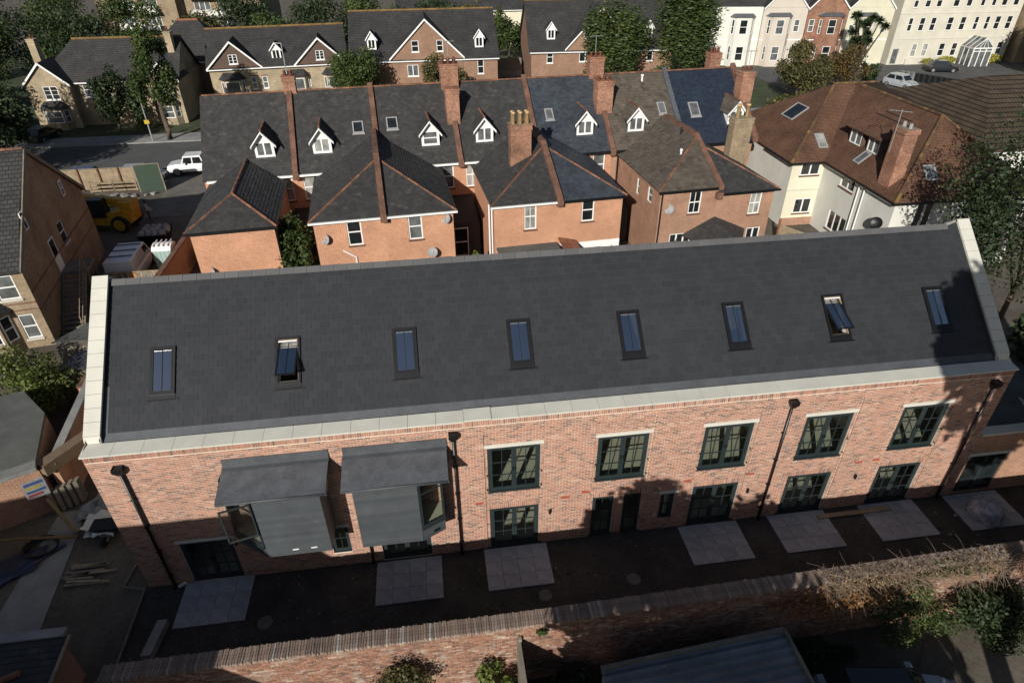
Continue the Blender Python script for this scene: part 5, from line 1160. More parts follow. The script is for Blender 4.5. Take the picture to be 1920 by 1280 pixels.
# paired dormer windows on the wing's west slope
for y0, y1, x in ((25.2, 26.7, 41.35), (23.2, 24.6, 41.35)):
    m = MB(); zb = 6.25; wallgrid(m, (x, y1, zb), -Y3, Z3, -X3, y1 - y0, 1.25, [(.1, y1 - y0 - .1, .1, 1.18)], .06)
    m.poly([(x, y0, zb), (x, y0, zb + 1.25), (x + 1.5, y0, zb + 1.25)], 0, .5); m.poly([(x, y1, zb), (x + 1.5, y1, zb + 1.25), (x, y1, zb + 1.25)], 0, .5); m.build('dormer', K['brownclad'], T)
    hwin(T, (x, y1 - .1, zb + .1), -Y3, -X3, y1 - y0 - .2, 1.08, 'pair', pane='panemid', deep=.04, fr=.08)
gslope(T, [(41.0, 27.1, 7.45), (41.0, 22.8, 7.45), (42.4, 23.6, 8.3), (42.4, 26.4, 8.3)], 'browntile', name='dormer_roof'); gslope(T, [(41.0, 22.8, 7.45), (43.2, 22.9, 7.6), (42.4, 23.6, 8.3)], 'browntile', name='dormer_roof'); gslope(T, [(42.4, 26.4, 8.3), (42.4, 23.6, 8.3), (44.4, 23.6, 8.5), (44.4, 26.4, 8.5)], 'browntile', name='dormer_roof'); gslope(T, [(43, 27.2, 7.6), (41.0, 27.1, 7.45), (42.4, 26.4, 8.3)], 'browntile', name='dormer_roof')
def lite(T, P, mat='panemid'):
    P = [V(p) for p in P]; u, v = P[1] - P[0], P[3] - P[0]; n = u.cross(v).normalized(); m = MB(); bars(m, P[0] + n * .03, u.normalized(), v.normalized(), n, u.length, v.length, .09, .08); r_ = m.build('rooflight', K['greym'], T)
    m = MB(); p = P[0] + n * .08 + u * .07 + v * .05; m.poly([p, p + u * .86, p + u * .86 + v * .9, p + v * .9], 0, .5); m.build('pane', K[mat], r_)
wz = lambda x: ze + (x - 39.75) * 4 / 4.87; lz = lambda x: ze + (x - 37.25) * 4 / 5.65; fz = lambda y: ze + (y - 26.45) * 4 / 5.95; ffz = lambda y: ze + (y - 18.25) * 4 / 4.35
lite(T, [(39.5, 33.2, lz(39.5)), (39.5, 31.5, lz(39.5)), (40.75, 31.5, lz(40.75)), (40.75, 33.2, lz(40.75))], 'pane'); lite(T, [(39.7, 27.4, fz(27.4)), (40.4, 27.4, fz(27.4)), (40.4, 28.5, fz(28.5)), (39.7, 28.5, fz(28.5))], 'panelit')
lite(T, [(40.5, 24.4, wz(40.5)), (40.5, 23.7, wz(40.5)), (41.3, 23.7, wz(41.3)), (41.3, 24.4, wz(41.3))]); lite(T, [(42.2, 19.25, ffz(19.25)), (43, 19.25, ffz(19.25)), (43, 20.05, ffz(20.05)), (42.2, 20.05, ffz(20.05))]); lite(T, [(44.0, 30.6, fz(30.6)), (44.7, 30.6, fz(30.6)), (44.7, 31.5, fz(31.5)), (44.0, 31.5, fz(31.5))])
for pts in ([(39.95, 22.2, 4.9), (39.95, 22.2, .1)], [(39.95, 21.6, 4.9), (39.95, 21.6, .1)]): m = MB(); m.tube(pts, .05, 6); m.build('downpipe', K['white'], T)
dish(T, (39.8, 19.4, 3.2), .4, (-.6, -.6, .4), K['black'])
m = MB(); m.box(37.55, 40.12, 26.74, 26.79, 2.75, 2.85); m.build('string_course', K['stone'], T); m = MB(); m.box(37.6, 40.12, 26.7, 26.79, .0, .6); m.build('plinth', K['tbrick2'], T)
T = thing('dark_tiled_house', 'long dark brown tiled roof at the right edge beyond the brown house', 'house', (60, 34, 0))
walls(T, 53.5, 75, 27.5, 46, 4.8, 'whiter', [(55, 56, 2.6, 4.0), (57.2, 58, 2.6, 4.0)]); pitched(T, 53.5, 75, 27.5, 46, 4.8, 8.2, 'darktile', hip=(7., 0), ridge=None); wins(T, 27.5, [(55, 56, 2.6, 4.0), (57.2, 58, 2.6, 4.0)], pane='pane')
F_ = thing('garden_fence', 'weathered garden fence beside the brown roofed house', 'fence', (36, 22.5, 0))
for i in range(16): m = MB(); x = 35.6 + i * .09; y = 23.4 - i * .16; m.obox((x, y, 0), (.085, -.15, 0), (.02, .01, 0), (0, 0, 1.7)); m.build('board', K['timber'], F_)
m = MB(); m.box(35.5, 35.62, 23.35, 23.47, 0, 2.1); m.build('post', K['terrac'], F_)
# ---- white and coloured villas
def villa(nm, lab, x0, x1, wall, gz, hs, bay_, trim='white'):
    T = thing(nm, lab, 'house', ((x0 + x1) / 2, 0, 0), VO + VX * ((x0 + x1) / 2), VA)
    walls(T, x0, x1, .05, 11, 8.2, wall, [h for h in hs if not bay_[0] < h[0] < bay_[1]])
    pitched(T, x0 + .05, x1 - .05, 1.2, 11, 8.2, 11.6, 'farslate', .1, ridge=None)
    if gz: gable(T, x0 + .2, x1 - .2, .0, 8.2, gz, wall, 'farslate', 5., holes=[], barge='white', z0=8.15, zw=8.2)
    b0, b1, d, bz = bay_; pl = [(b0, .05), (b0 + .7, -d), (b1 - .7, -d), (b1, .05)]; m = MB(); bh = []
    for i in range(3):
        A, C = V((*pl[i], 0)), V((*pl[i + 1], 0)); u = (C - A).normalized(); n = V((u.y, -u.x, 0)); w = (C - A).length
        ho = [((w - q) / 2, (w + q) / 2, z, z + 2.0) for z in (.9, 4.6) for q in ((.5,) if i != 1 else (1.15,))]
        wallgrid(m, A, u, Z3, n, w, bz, ho, .08); bh += [(A, u, n, h) for h in ho]
    m.poly([(a, b, bz) for a, b in pl], 0, .5); m.build('bay', K[wall], T)
    for A, u, n, h in bh: hwin(T, A + u * h[0] + Z3 * h[2], u, n, h[1] - h[0], h[3] - h[2], 'sash', pane=rnd.choice(['pane', 'panemid']), deep=.06, head=None)
    m = MB(); m.loft([[(a + (-.15 if k < 2 else .15), b - (.0 if k in (0, 3) else .15), bz) for k, (a, b) in enumerate(pl)], [(b0 + .4, .0, bz + .45), (b0 + .8, -.2, bz + .45), (b1 - .8, -.2, bz + .45), (b1 - .4, .0, bz + .45)]]); m.build('bay_roof', K['leaddark'], T)
    for h in hs:
        if not bay_[0] < h[0] < bay_[1]: hwin(T, (h[0], .05, h[2]), X3, -Y3, h[1] - h[0], h[3] - h[2], 'sash', pane='panemid', deep=.06)
    m = MB(); m.box(x0 + .05, x1 - .05, -.02, .045, 3.6, 3.75); m.build('string_course', K[trim], T)
    return T
VA = math.radians(-10); VO = V((57.45, 86.8, 0)); VX = V((math.cos(VA), math.sin(VA), 0))
villa('white_villa', 'white rendered villa with a grey lidded bay, leftmost of the villas', -1.5, 5.9, 'whiter', 0, [(-.9, -.2, 1.0, 2.7), (-.9, -.2, 4.8, 6.4)], (1.2, 4.9, 1., 6.9))
villa('pink_villa', 'pinkish rendered villa with a steep plain gable', 6.0, 12.6, 'pinkr', 11.5, [(10.9, 11.7, 4.8, 6.5), (10.9, 11.7, 1.0, 2.7)], (6.6, 10.4, 1., 7.0))
villa('red_brick_villa', 'red brick villa with a white gable between rendered neighbours', 12.7, 18.6, 'chimbrick', 11.2, [(13.1, 13.9, 4.8, 6.5)], (14.3, 18.2, .9, 7.0))
villa('pale_yellow_villa', 'pale yellow rendered villa behind the spiky cordyline tree', 18.7, 25.4, 'palegreen', 11.6, [(24, 24.6, 4.6, 6.0), (19.2, 19.8, 4.6, 5.8)], (19.9, 23.2, .9, 7.0))
# ---- cream block with the glazed porch
CA = math.radians(-2); CO = V((83.7, 82.6, 0)); CX = V((math.cos(CA), math.sin(CA), 0))
T = thing('cream_block', 'three storey cream rendered block with a white glazed porch', 'building', (9, 0, 0), CO + CX * 9, CA)
hs = []
for z, h in ((1.1, 1.85), (4.75, 1.85), (8.0, 1.85)):
    for x, w in ((1.7, .7), (3.5, .85), (5.3, .85), (8.0, .95), (10.1, .9), (12.4, .7), (14.2, .7), (15.8, .9), (17.7, .9)):
        if z < 2 and (x < 2 or 11 < x < 15): continue
        hs.append((x, x + w, z, z + h))
hs.append((.5, 1.5, .1, 2.3))
walls(T, 0, 19.4, 0, 12, 10.6, 'blockcream', hs); m = MB(); m.box(-.2, 19.6, -.2, 12.2, 10.61, 11.0); m.build('parapet', K['blockcream'], T)
for h in hs[:-1]: hwin(T, (h[0], 0, h[2]), X3, -Y3, h[1] - h[0], h[3] - h[2], 'sash', pane='panelit' if h[0] < 6 and h[2] < 2 else 'pane', deep=.07, sill='stone')
hwin(T, (.5, 0, .1), X3, -Y3, 1.0, 2.2, 'plain', frame='greym', pane='panemid')
for z in (3.6, 7.1): m = MB(); m.box(0, 19.4, -.06, -.002, z, z + .15); m.build('string_course', K['stone'], T)
for x0, x1 in ((2.9, 6.6), (7.4, 11.4)): m = MB(); m.box(x0, x1, -.28, -.003, .0, .85); m.build('plinth', K['blockcream'], T)
pc = MB(); px0, px1, py = 11.6, 14.6, -3.0
for x in (px0, (px0 * 2 + px1) / 3, (px0 + px1 * 2) / 3, px1): pc.box(x - .06, x + .06, py - .06, py + .06, 0, 2.5)
for y in (py, py * .66, py * .33): pc.box(px0 - .05, px0 + .05, y, y + .1, 0, 2.5); pc.box(px1 - .05, px1 + .05, y, y + .1, 0, 2.5)
pc.box(px0 - .1, px1 + .1, py - .08, py + .06, 2.1, 2.2); pc.box(px0 - .1, px1 + .1, py - .09, py + .07, 2.5, 2.65); pc.box(px0 - .08, px0 + .08, py, -.01, 2.5, 2.64); pc.box(px1 - .08, px1 + .08, py, -.01, 2.5, 2.64)
xc = (px0 + px1) / 2
for y in (py, py * .66, py * .33, -.1):
    for s in (px0 - .1, px1 + .1): pc.bar((s, y, 2.6), (xc, y, 4.0), .06, .09, up=(0, 1, 0))
for q in (.25, .5, .75): pc.bar((px0 + (px1 - px0) * q, py, 2.6), (xc, py, 3.95), .05, .05, up=(0, 1, 0))
porch = pc.build('porch', K['white'], T)
m = MB(); m.poly([(px0, py, 0), (px1, py, 0), (px1, py, 2.5), (px0, py, 2.5)], 0, .5); m.poly([(px0, -.02, 0), (px0, py, 0), (px0, py, 2.5), (px0, -.02, 2.5)], 0, .5); m.poly([(px0 - .1, py, 2.62), (xc, py, 4.0), (xc, -.02, 4.0), (px0 - .1, -.02, 2.62)][::-1], 0, .5); m.poly([(px1 + .1, py, 2.62), (px1 + .1, -.02, 2.62), (xc, -.02, 4.0), (xc, py, 4.0)][::-1], 0, .5); m.poly([(px0, py + .02, 2.6), (px1, py + .02, 2.6), (xc, py + .02, 3.95)], 0, .5); m.build('porch_glass', K['panemid'], porch)
T = thing('brown_villa', 'brown stone villa beyond the cream block at the top right corner', 'house', (110, 82, 0))
h_ = [(106.5, 107.9, 4.8, 6.8), (107.0, 108.4, 1.0, 2.8), (111, 112.3, 4.8, 6.8)]
walls(T, 103.9, 118, 80.5, 92, 11, 'stockbrick', h_); wins(T, 80.5, h_, pane='panelit', sill='stone')
# ---- flats far behind at the top left
FA = math.radians(-8); FO = V((-46, 122, 0)); FX = V((math.cos(FA), math.sin(FA), 0)); FY = V((-math.sin(FA), math.cos(FA), 0))
def flats(lab, x0, x1, y, xb):
    p = FO + FX * ((x0 + x1) / 2) + FY * y; T = thing('flats', lab, 'building', ((x0 + x1) / 2, y, 0), p, FA)
    hs = [(xb + k * 4.2, xb + k * 4.2 + w, z, z + h) for z in (.5, 3.3, 6.1, 8.9) for k, w, h in ((0, 2.8, 2.0), (1, 2.8, 2.0)) if xb + k * 4.2 + w < x1]
    walls(T, x0, x1, y, y + 10, 12, 'stockbrick', hs)
    for h in hs: hwin(T, (h[0], y, h[2]), X3, -Y3, h[1] - h[0], h[3] - h[2], 'triple', pane='panemid', deep=.06)
    for z in (3.1, 5.9, 8.7):
        for k in range(3): m = MB(); m.box(xb - .3 + k * 2.5, xb + 2.0 + k * 2.5, y - 1.25, y - 1.17, z + .15, z + 1.1); m.build('balcony_panel', K['whiter'], T)
        m = MB(); m.box(xb - .5, xb + 7.4, y - 1.25, y - .003, z - .1, z + .1); m.build('balcony_slab', K['conc'], T)
flats('tan brick flats with white balcony panels at the top left', 0, 14.5, 0, 4.2)
flats('tan brick flats half hidden by trees left of the top centre', 19, 32, -6, 20.5)
T = thing('pale_house', 'pale cream house glimpsed behind the trees at the top centre', 'house', (26, 108, 0)); h_ = [(24.5, 25.8, 3.4, 4.8), (31, 32.3, 3.4, 4.8)]
walls(T, 8, 38, 110, 118, 6.2, 'cream', h_); pitched(T, 8, 38, 110, 118, 6.2, 9, 'farslate'); wins(T, 110, h_, pane='pane')
W2 = thing('grey_fence', 'grey timber fence between the two red brown brick houses', 'fence', (23.5, 84, 0))
for i in range(22): m = MB(); x = 21.6 + i * .2; m.box(x, x + .19, 84, 84.04, .9, 2.6); m.build('board', K['greyt'], W2)
m = MB(); m.box(21.5, 26.1, 84.05, 84.25, 0, 1.2); m.build('wall_base', K['conc'], W2)
# ================================================================ vehicles
TY = plain('tyre_rubber', (.012, .012, .012), .9, var=.2); RIM = plain('alloy', (.35, .35, .36), .35, .6, var=.1)
def paint(name, col, rough=.3):
    m = plain(name, col, rough, var=.08, scale=1.5, bmp=0, spec=.6); m.node_tree.nodes['Principled BSDF'].inputs['Coat Weight'].default_value = .5; return m
def wheel(T, x, y, r, w, side, rim=None):
    m = MB(); y0, y1 = y - w / 2, y + w / 2; m.tube([(x, y0, r), (x, y0 + .02, r), (x, y0 + .05, r), (x, y1 - .05, r), (x, y1 - .02, r), (x, y1, r)], [r * .72, r * .93, r, r, r * .93, r * .72], 18); o = m.build('wheel', TY, T, False)
    m = MB(); yo = y1 if side > 0 else y0; m.tube([(x, yo - side * .05, r), (x, yo + side * .012, r), (x, yo + side * .02, r)], [r * .7, r * .66, r * .2], 14); m.build('rim', rim or RIM, o)
def car(name, label, x, y, rot, body, ln=4.2, wd=1.75, ht=1.45, kind='hatch', group=None, z=0., lights=True):
    """local x runs forward; body shell, cabin, glass, wheels, lights"""
    T = thing(name, label, {'van': 'van', 'pickup': 'pickup'}.get(kind, 'car'), (0, 0, 0), (x, y, z), rot, group)
    h = wd / 2; L2 = ln / 2; m = MB()
    belt = ht * .62
    prof = {'hatch': [(-L2, .35, belt * .8, .86), (-L2 + .08, .25, belt * .98, .95), (-L2 + .6, .2, belt, 1.), (0, .2, belt, 1.), (L2 - 1.2, .2, belt * .97, 1.), (L2 - .5, .2, belt * .86, .97), (L2 - .1, .25, belt * .68, .9), (L2, .34, belt * .55, .8)],
            'van': [(-L2, .4, ht * .5, .94), (-L2 + .05, .3, ht * .55, 1.), (0, .25, ht * .56, 1.), (L2 - 1.0, .25, ht * .55, 1.), (L2 - .5, .25, ht * .5, .97), (L2 - .08, .3, ht * .42, .9), (L2, .38, ht * .3, .82)],
            'pickup': [(-L2, .5, belt * .95, .95), (-L2 + .06, .42, belt, 1.), (0, .4, belt, 1.), (L2 - 1.5, .4, belt, 1.), (L2 - .7, .4, belt * .96, .98), (L2 - .1, .42, belt * .88, .92), (L2, .5, belt * .7, .85)]}[kind]
    rings = []
    for px, z0, z1, s in prof:
        w = h * s; rings.append([(px, -w * .92, z0), (px, w * .92, z0), (px, w, z0 + (z1 - z0) * .35), (px, w * .985, z0 + (z1 - z0) * .75), (px, w * .9, z1), (px, w * .4, z1 + .02), (px, -w * .4, z1 + .02), (px, -w * .9, z1), (px, -w * .985, z0 + (z1 - z0) * .75), (px, -w, z0 + (z1 - z0) * .35)])
    m.loft(rings); B_ = m.build('body', body, T, False)
    cab = {'hatch': ((-L2 + .25, -L2 + .7, L2 - 1.75, L2 - 1.05)), 'van': ((-L2 + .02, -L2 + .08, L2 - 1.35, L2 - .75)), 'pickup': ((-.75, -.55, 1.0, L2 - 1.35))}[kind]
    zb = belt * .97 if kind != 'van' else ht * .53; m = MB(); rr = []
    a0, a1, a2, a3 = cab; tw_ = .8 if kind != 'van' else .93
    base = [(a0, -h * .93), (a3, -h * .93), (a3, h * .93), (a0, h * .93)]; top = [(a1, -h * tw_), (a2, -h * tw_), (a2, h * tw_), (a1, h * tw_)]
    m.loft([[(p, q, zb) for p, q in base], [(p, q, ht - .06) for p, q in top], [(p * .97 + (a1 + a2) / 2 * .03, q * .9, ht) for p, q in top]]); m.build('cabin', body, T)
    # glass set proud of the cabin faces
    G = MB(); zt = ht - .12
    def lerp(p, q, f): return (p[0] + (q[0] - p[0]) * f, p[1] + (q[1] - p[1]) * f)
    def pt(i, f): b_ = lerp(base[i], top[i], f); return V((b_[0], b_[1], zb + (ht - .06 - zb) * f))
    def panel(nm, i, j, u0, u1, f0=.08, f1=.9):
        P = [pt(i, f0).lerp(pt(j, f0), u0), pt(i, f0).lerp(pt(j, f0), u1), pt(i, f1).lerp(pt(j, f1), u1), pt(i, f1).lerp(pt(j, f1), u0)]; n = (P[1] - P[0]).cross(P[3] - P[0]).normalized(); mm_ = MB(); mm_.poly([p + n * .012 for p in P], 0, .5); mm_.build(nm, K['pane'], T)
    panel('windscreen', 1, 2, .06, .94)
    if kind != 'van': panel('rear_window', 3, 0, .08, .92)
    for i, j in ((0, 1), (2, 3)):
        if kind == 'van': panel('side_window', i, j, *((.74, .95) if i == 0 else (.05, .26)), .3, .9)
        else: panel('side_window', i, j, .06, .47); panel('side_window', i, j, .53, .94)
    r = .32 if kind == 'hatch' else (.34 if kind == 'van' else .4)
    for wx in (-L2 + .8, L2 - .85):
        for s in (-1, 1): wheel(T, wx, s * (h - .1), r, .22, s)
    for s in (-1, 1):
        m = MB(); zz = belt * (.62 if kind != 'pickup' else .75); m.box(L2 - .1, L2 - .005, s * h * .62 - .16, s * h * .62 + .16, zz - .07, zz + .07); m.build('headlight', K['panelit'], T)
        m = MB(); m.box(-L2 + .0, -L2 + .07, s * h * .78 - .09, s * h * .78 + .09, belt * .6, belt * .85); m.build('tail_light', plain('lamp_red', (.25, .01, .01), .4), T)
        m = MB(); m.box(a3 - .45, a3 - .25, s * (h + .09) - .09, s * (h + .09) + .09, zb + .02, zb + .17); m.build('mirror', body, T)
    m = MB(); m.box(L2 - .05, L2 + .012, -h * .35, h * .35, .4, .55); m.build('grille', K['black'], T)
    if kind == 'pickup': m = MB(); m.box(-L2 + .12, -.8, -h * .85, h * .85, belt - .02, belt + .025); m.build('load_bed', K['black'], T)
    if kind == 'van':
        for q in (-1.4, -.5, .4): m = MB(); m.box(q, q + .06, -h * .85, h * .85, ht + .02, ht + .06); m.build('roof_bar', K['black'], T)
    return T
PW, PB, PS, PK = paint('white_car_paint', (.72, .73, .74)), paint('blue_car_paint', (.02, .04, .11)), paint('silver_car_paint', (.34, .36, .38), .3), paint('black_car_paint', (.012, .013, .016))
car('pickup_truck', 'white pickup truck parked in the street beside the terrace end', -10.3, 46.7, math.pi + .04, PW, 5.2, 1.85, 1.8, 'pickup')
car('delivery_van', 'white van with black roof bars behind the low plank fence', -9.15, 25.9, math.pi / 2 + .05, PW, 4.4, 1.8, 1.9, 'van')
car('parked_car', 'dark blue car parked behind the timber fence in the street', -19.2, 45.0, .05, PB, 4.2, 1.75, 1.45); car('parked_car', 'silver car parked behind the fence beside the green gate', -14.9, 45.1, .03, PS, 4.1, 1.75, 1.45)
car('parked_car', 'black car in the shade by the far left gabled house', -30.2, 60.6, 1.4, PK, 4.2, 1.75, 1.5)
car('parked_car', 'silver people carrier near the row of bins behind the brown roof', 76.2, 68.3, -1.25, PS, 4.4, 1.8, 1.65); car('parked_car', 'white car under the dark conifers at the right edge', 97.5, 68.0, .3, PW, 4.2, 1.75, 1.45); car('parked_car', 'blue car in the forecourt at the far right', 103, 67.5, .4, PB, 4.2, 1.75, 1.45); car('parked_car', 'black car by the yellow hedge before the cream block', 88.5, 76.5, -.3, PK, 4.4, 1.8, 1.6)
# old pale car with a dark roof at the bottom edge
T = car('parked_car', 'pale car with a dark roof cut off by the bottom edge', 23.6, -7.7, -.14, paint('pale_blue_paint', (.28, .31, .34), .35), 4.3, 1.75, 1.42)
for o in T.children:
    if o.name.startswith('cabin'): o.data.materials[0] = PK
# ---- telehandler
YL = plain('machine_yellow', (.52, .27, .015), .5, var=.25, scale=2)
TA_ = math.radians(172); TL = V((-13.8, 34.3, 0))
T = thing('telehandler', 'yellow telehandler with big tyres beside the stock brick house', 'telehandler', (0, 0, 0), TL, TA_)
m = MB(); rr = lambda x, h0, h1, w: [(x, -w, h0), (x, w, h0), (x, w, h1), (x, -w, h1)]
m.loft([rr(-2.3, .7, 1.5, .75), rr(-1.9, .55, 1.75, .95), rr(-.6, .55, 1.5, .95), rr(1.6, .55, 1.2, .8), rr(2.0, .6, 1.1, .7)]); m.build('chassis', YL, T)
m = MB(); m.obox((-2.3, -.28, 1.75), (.0, .5, 0), (4.9, 0, .55), (-.05, 0, .5)); m.build('boom', YL, T)
m = MB(); m.obox((2.4, -.2, 2.3), (0, .34, 0), (1.7, 0, -.5), (.1, 0, .38)); m.build('boom_extension', YL, T)
m = MB(); m.box(-2.45, -1.5, -.6, .6, 1.5, 2.25); m.build('boom_mount', YL, T)
m = MB(); m.box(3.95, 4.1, -.6, .6, 1.2, 2.1); m.box(4.1, 5.0, -.5, -.38, 1.2, 1.27); m.box(4.1, 5.0, .38, .5, 1.2, 1.27); m.build('fork_carriage', K['black'], T)
m = MB(); m.loft([[(-.6, .3, 1.2), (.75, .3, 1.2), (.75, 1.0, 1.2), (-.6, 1.0, 1.2)], [(-.5, .32, 2.5), (.5, .32, 2.5), (.5, .95, 2.5), (-.5, .95, 2.5)]]); m.build('cab_glass', K['pane'], T)
m = MB(); m.box(-.55, .55, .3, .98, 2.5, 2.58); [m.bar((a, b, 1.2), (a * .8, b, 2.5), .07, .07) for a in (-.62, .72) for b in (.32, .98)]; m.build('cab_frame', K['black'], T)
for wx in (-1.5, 1.5):
    for s in (-1, 1): wheel(T, wx, s * .98, .66, .45, s, YL)
m = MB(); m.box(-1.2, .8, -1.0, -.55, .9, 1.55); m.build('engine_cover', YL, T)
# ---- portable toilet
T = thing('portable_toilet', 'pale green portable toilet with a white curved roof', 'toilet', (-6.6, 25.4, 0))
m = MB(); m.box(-7.15, -6.05, 24.85, 25.95, .05, 2.0)
for k in range(4): m.box(-7.08 + k * .27, -6.98 + k * .27, 24.83, 24.849, .2, 1.9)
m.build('cabin', plain('pale_green_plastic', (.3, .42, .38), .5, var=.1), T)
m = MB(); m.loft([[(-7.2, y, 2.0 + .3 * math.sin(math.pi * (y - 24.8) / 1.2) ** .6 if 24.8 < y < 26 else 2.0) for y in [24.8 + .1 * i for i in range(13)]] + [(-7.2, 26, 1.97), (-7.2, 24.8, 1.97)], [(-6.0, y, 2.0 + .3 * math.sin(math.pi * (y - 24.8) / 1.2) ** .6 if 24.8 < y < 26 else 2.0) for y in [24.8 + .1 * i for i in range(13)]] + [(-6.0, 26, 1.97), (-6.0, 24.8, 1.97)]]); m.build('roof', K['white'], T)
for k in range(4): m = MB(); m.box(-7.1 + k * .3, -7.05 + k * .3, 24.9, 25.9, 2.25, 2.33); m.build('roof_rib', K['white'], T)
# ---- skip with rubble bags
T = thing('skip', 'dark skip heaped with grey rubble bags in the builders yard', 'skip', (-9.2, 30.8, 0))
m = MB(); q = lambda e, z: [(-10.1 + e, 29.7 + e, z), (-8.2 - e, 29.7 + e, z), (-8.2 - e, 31.9 - e, z), (-10.1 + e, 31.9 - e, z)]
m.loft([q(.3, .1), q(0, 1.0), q(.06, 1.0), q(.1, .75)]); m.build('skip_body', K['black'], T)
RB = plain('rubble_sack', (.33, .34, .35), .8, var=.5, scale=5, bmp=.4)
for i in range(12):
    cx, cy = -9.85 + (i % 4) * .47 + rnd.uniform(-.08, .08), 30.05 + (i // 4) * .65 + rnd.uniform(-.1, .1); m = MB(); rg = []
    for j in range(5): f = j / 4; r = .3 * math.sin(math.pi * (.18 + .7 * f)); rg.append([(cx + math.cos(k * .785) * r * rnd.uniform(.85, 1.15), cy + math.sin(k * .785) * r * rnd.uniform(.85, 1.15), .75 + .5 * f) for k in range(8)])
    m.loft(rg); m.build('rubble_sack', RB, T, True)
# ---- people
def person(label, x, y, rot, shirt, trouser, skin, hair, arm=.25, lean=0.):
    J = {'pel': (0, 0, .95), 'waist': (0, .01, 1.1), 'chest': (0, .02, 1.32), 'neck': (0, .01, 1.5), 'head': (0, -.01, 1.6), 'crown': (0, 0, 1.72)}
    for s, k in ((-1, 'l'), (1, 'r')):
        J.update({'hip' + k: (s * .1, 0, .9), 'kn' + k: (s * .11, -.02, .5), 'an' + k: (s * .11, .02, .09), 'to' + k: (s * .13, -.14, .04), 'sh' + k: (s * .19, .02, 1.42), 'el' + k: (s * (.24 + arm * .2), .02, 1.14), 'wr' + k: (s * (.2 + arm * .1), -.1 - arm * .3, .92 + arm * .3), 'ha' + k: (s * .19, -.15 - arm * .35, .85 + arm * .3)})
    E_ = [('pel', 'waist'), ('waist', 'chest'), ('chest', 'neck'), ('neck', 'head'), ('head', 'crown')]
    for k in 'lr': E_ += [('pel', 'hip' + k), ('hip' + k, 'kn' + k), ('kn' + k, 'an' + k), ('an' + k, 'to' + k), ('chest', 'sh' + k), ('sh' + k, 'el' + k), ('el' + k, 'wr' + k), ('wr' + k, 'ha' + k)]
    Rr = {'pel': .15, 'waist': .14, 'chest': .16, 'neck': .06, 'head': .095, 'crown': .085, 'hip': .1, 'kn': .065, 'an': .045, 'to': .045, 'sh': .075, 'el': .048, 'wr': .035, 'ha': .042}
    ks = list(J); me = bpy.data.meshes.new('person'); me.from_pydata([J[k] for k in ks], [(ks.index(a), ks.index(b)) for a, b in E_], [])
    o = bpy.data.objects.new('person', me); COL.objects.link(o); o.modifiers.new('s', 'SKIN'); sub = o.modifiers.new('u', 'SUBSURF'); sub.levels = 1; sub.render_levels = 1
    for i, k in enumerate(ks): r = Rr.get(k) or Rr[k[:-1]]; me.skin_vertices[0].data[i].radius = (r, r * .85); me.skin_vertices[0].data[i].use_root = (k == 'pel')
    dg = bpy.context.evaluated_depsgraph_get(); nm = bpy.data.meshes.new_from_object(o.evaluated_get(dg)); bpy.data.objects.remove(o)
    for c in (shirt, trouser, skin): nm.materials.append(c)
    for p in nm.polygons:
        z = p.center.z; ax = abs(p.center.x); p.material_index = 2 if z > 1.5 or (z < 1.02 and ax > .17 and z > .72 and abs(p.center.y) > .05) else (1 if z < .98 else 0); p.use_smooth = True
        if z < .1: p.material_index = 1
    o = bpy.data.objects.new('person', nm); COL.objects.link(o); o.location = (x, y, 0); o.rotation_euler = (0, 0, rot); tag(o, label, 'person'); ORG[o] = V((0, 0, 0))
    m = MB(); m.loft([[(math.cos(k * .628) * r, .01 + math.sin(k * .628) * r * 1.1, z) for k in range(10)] for r, z in ((.1, 1.63), (.112, 1.68), (.105, 1.74), (.07, 1.79), (.02, 1.81))]); m.build('hair', hair, o, True)
SK = plain('skin', (.42, .24, .16), .6, var=.1, bmp=0); HR = plain('dark_hair', (.03, .022, .015), .7, bmp=0)
person('person in a pale shirt and brown trousers standing in the builders yard', -11.0, 34.9, 2.2, plain('pale_shirt', (.5, .53, .56), .9), plain('brown_trousers', (.09, .07, .055), .9), SK, HR, .5)
person('person in a black top and blue jeans standing beside the telehandler', -11.75, 34.3, -1.0, plain('black_top', (.012, .012, .014), .9), plain('blue_jeans', (.02, .035, .08), .9), SK, HR, .3)
# ---- fences, gate and walls of the yards
T = thing('street_fence', 'tall weathered timber fence along the street behind the telehandler', 'fence', (-17.3, 43.2, 0))
for i in range(40): m = MB(); x = -20.9 + i * .168; m.box(x, x + .163, 43.2, 43.23, .05, 1.85 + rnd.uniform(-.02, .02)); m.build('board', K['timber'], T)
for i in range(5): m = MB(); x = -20.95 + i * 1.68; m.box(x - .06, x + .06, 43.08, 43.2, 0, 1.95); m.build('post', K['party'], T)
m = MB(); m.box(-20.95, -14.2, 43.17, 43.26, 1.88, 1.94); m.build('capping', K['greyt'], T)
GR = thing('green_gate', 'dark green sheet metal gate standing at the street end of the yard', 'gate', (-13.1, 42.1, 0))
m = MB(); m.obox((-14.05, 41.95, .02), (1.95, .2, 0), (0, .05, 0), (0, 0, 2.38)); m.build('gate_panel', plain('green_sheet', (.035, .06, .04), .5, var=.15), GR)
for p, q in (((-14.05, 42.02, 2.42), (-12.1, 42.22, 2.42)), ((-12.05, 42.2, 0), (-12.05, 42.2, 2.45)), ((-14.1, 42.0, 0), (-14.1, 42.0, 2.45))): m = MB(); m.bar(p, q, .1, .1); m.build('frame_bar', K['greyt'], GR)
T = thing('timber_rack', 'rack of pale pallet timber leaning on the street fence', 'pallet', (-16.2, 42.5, 0))
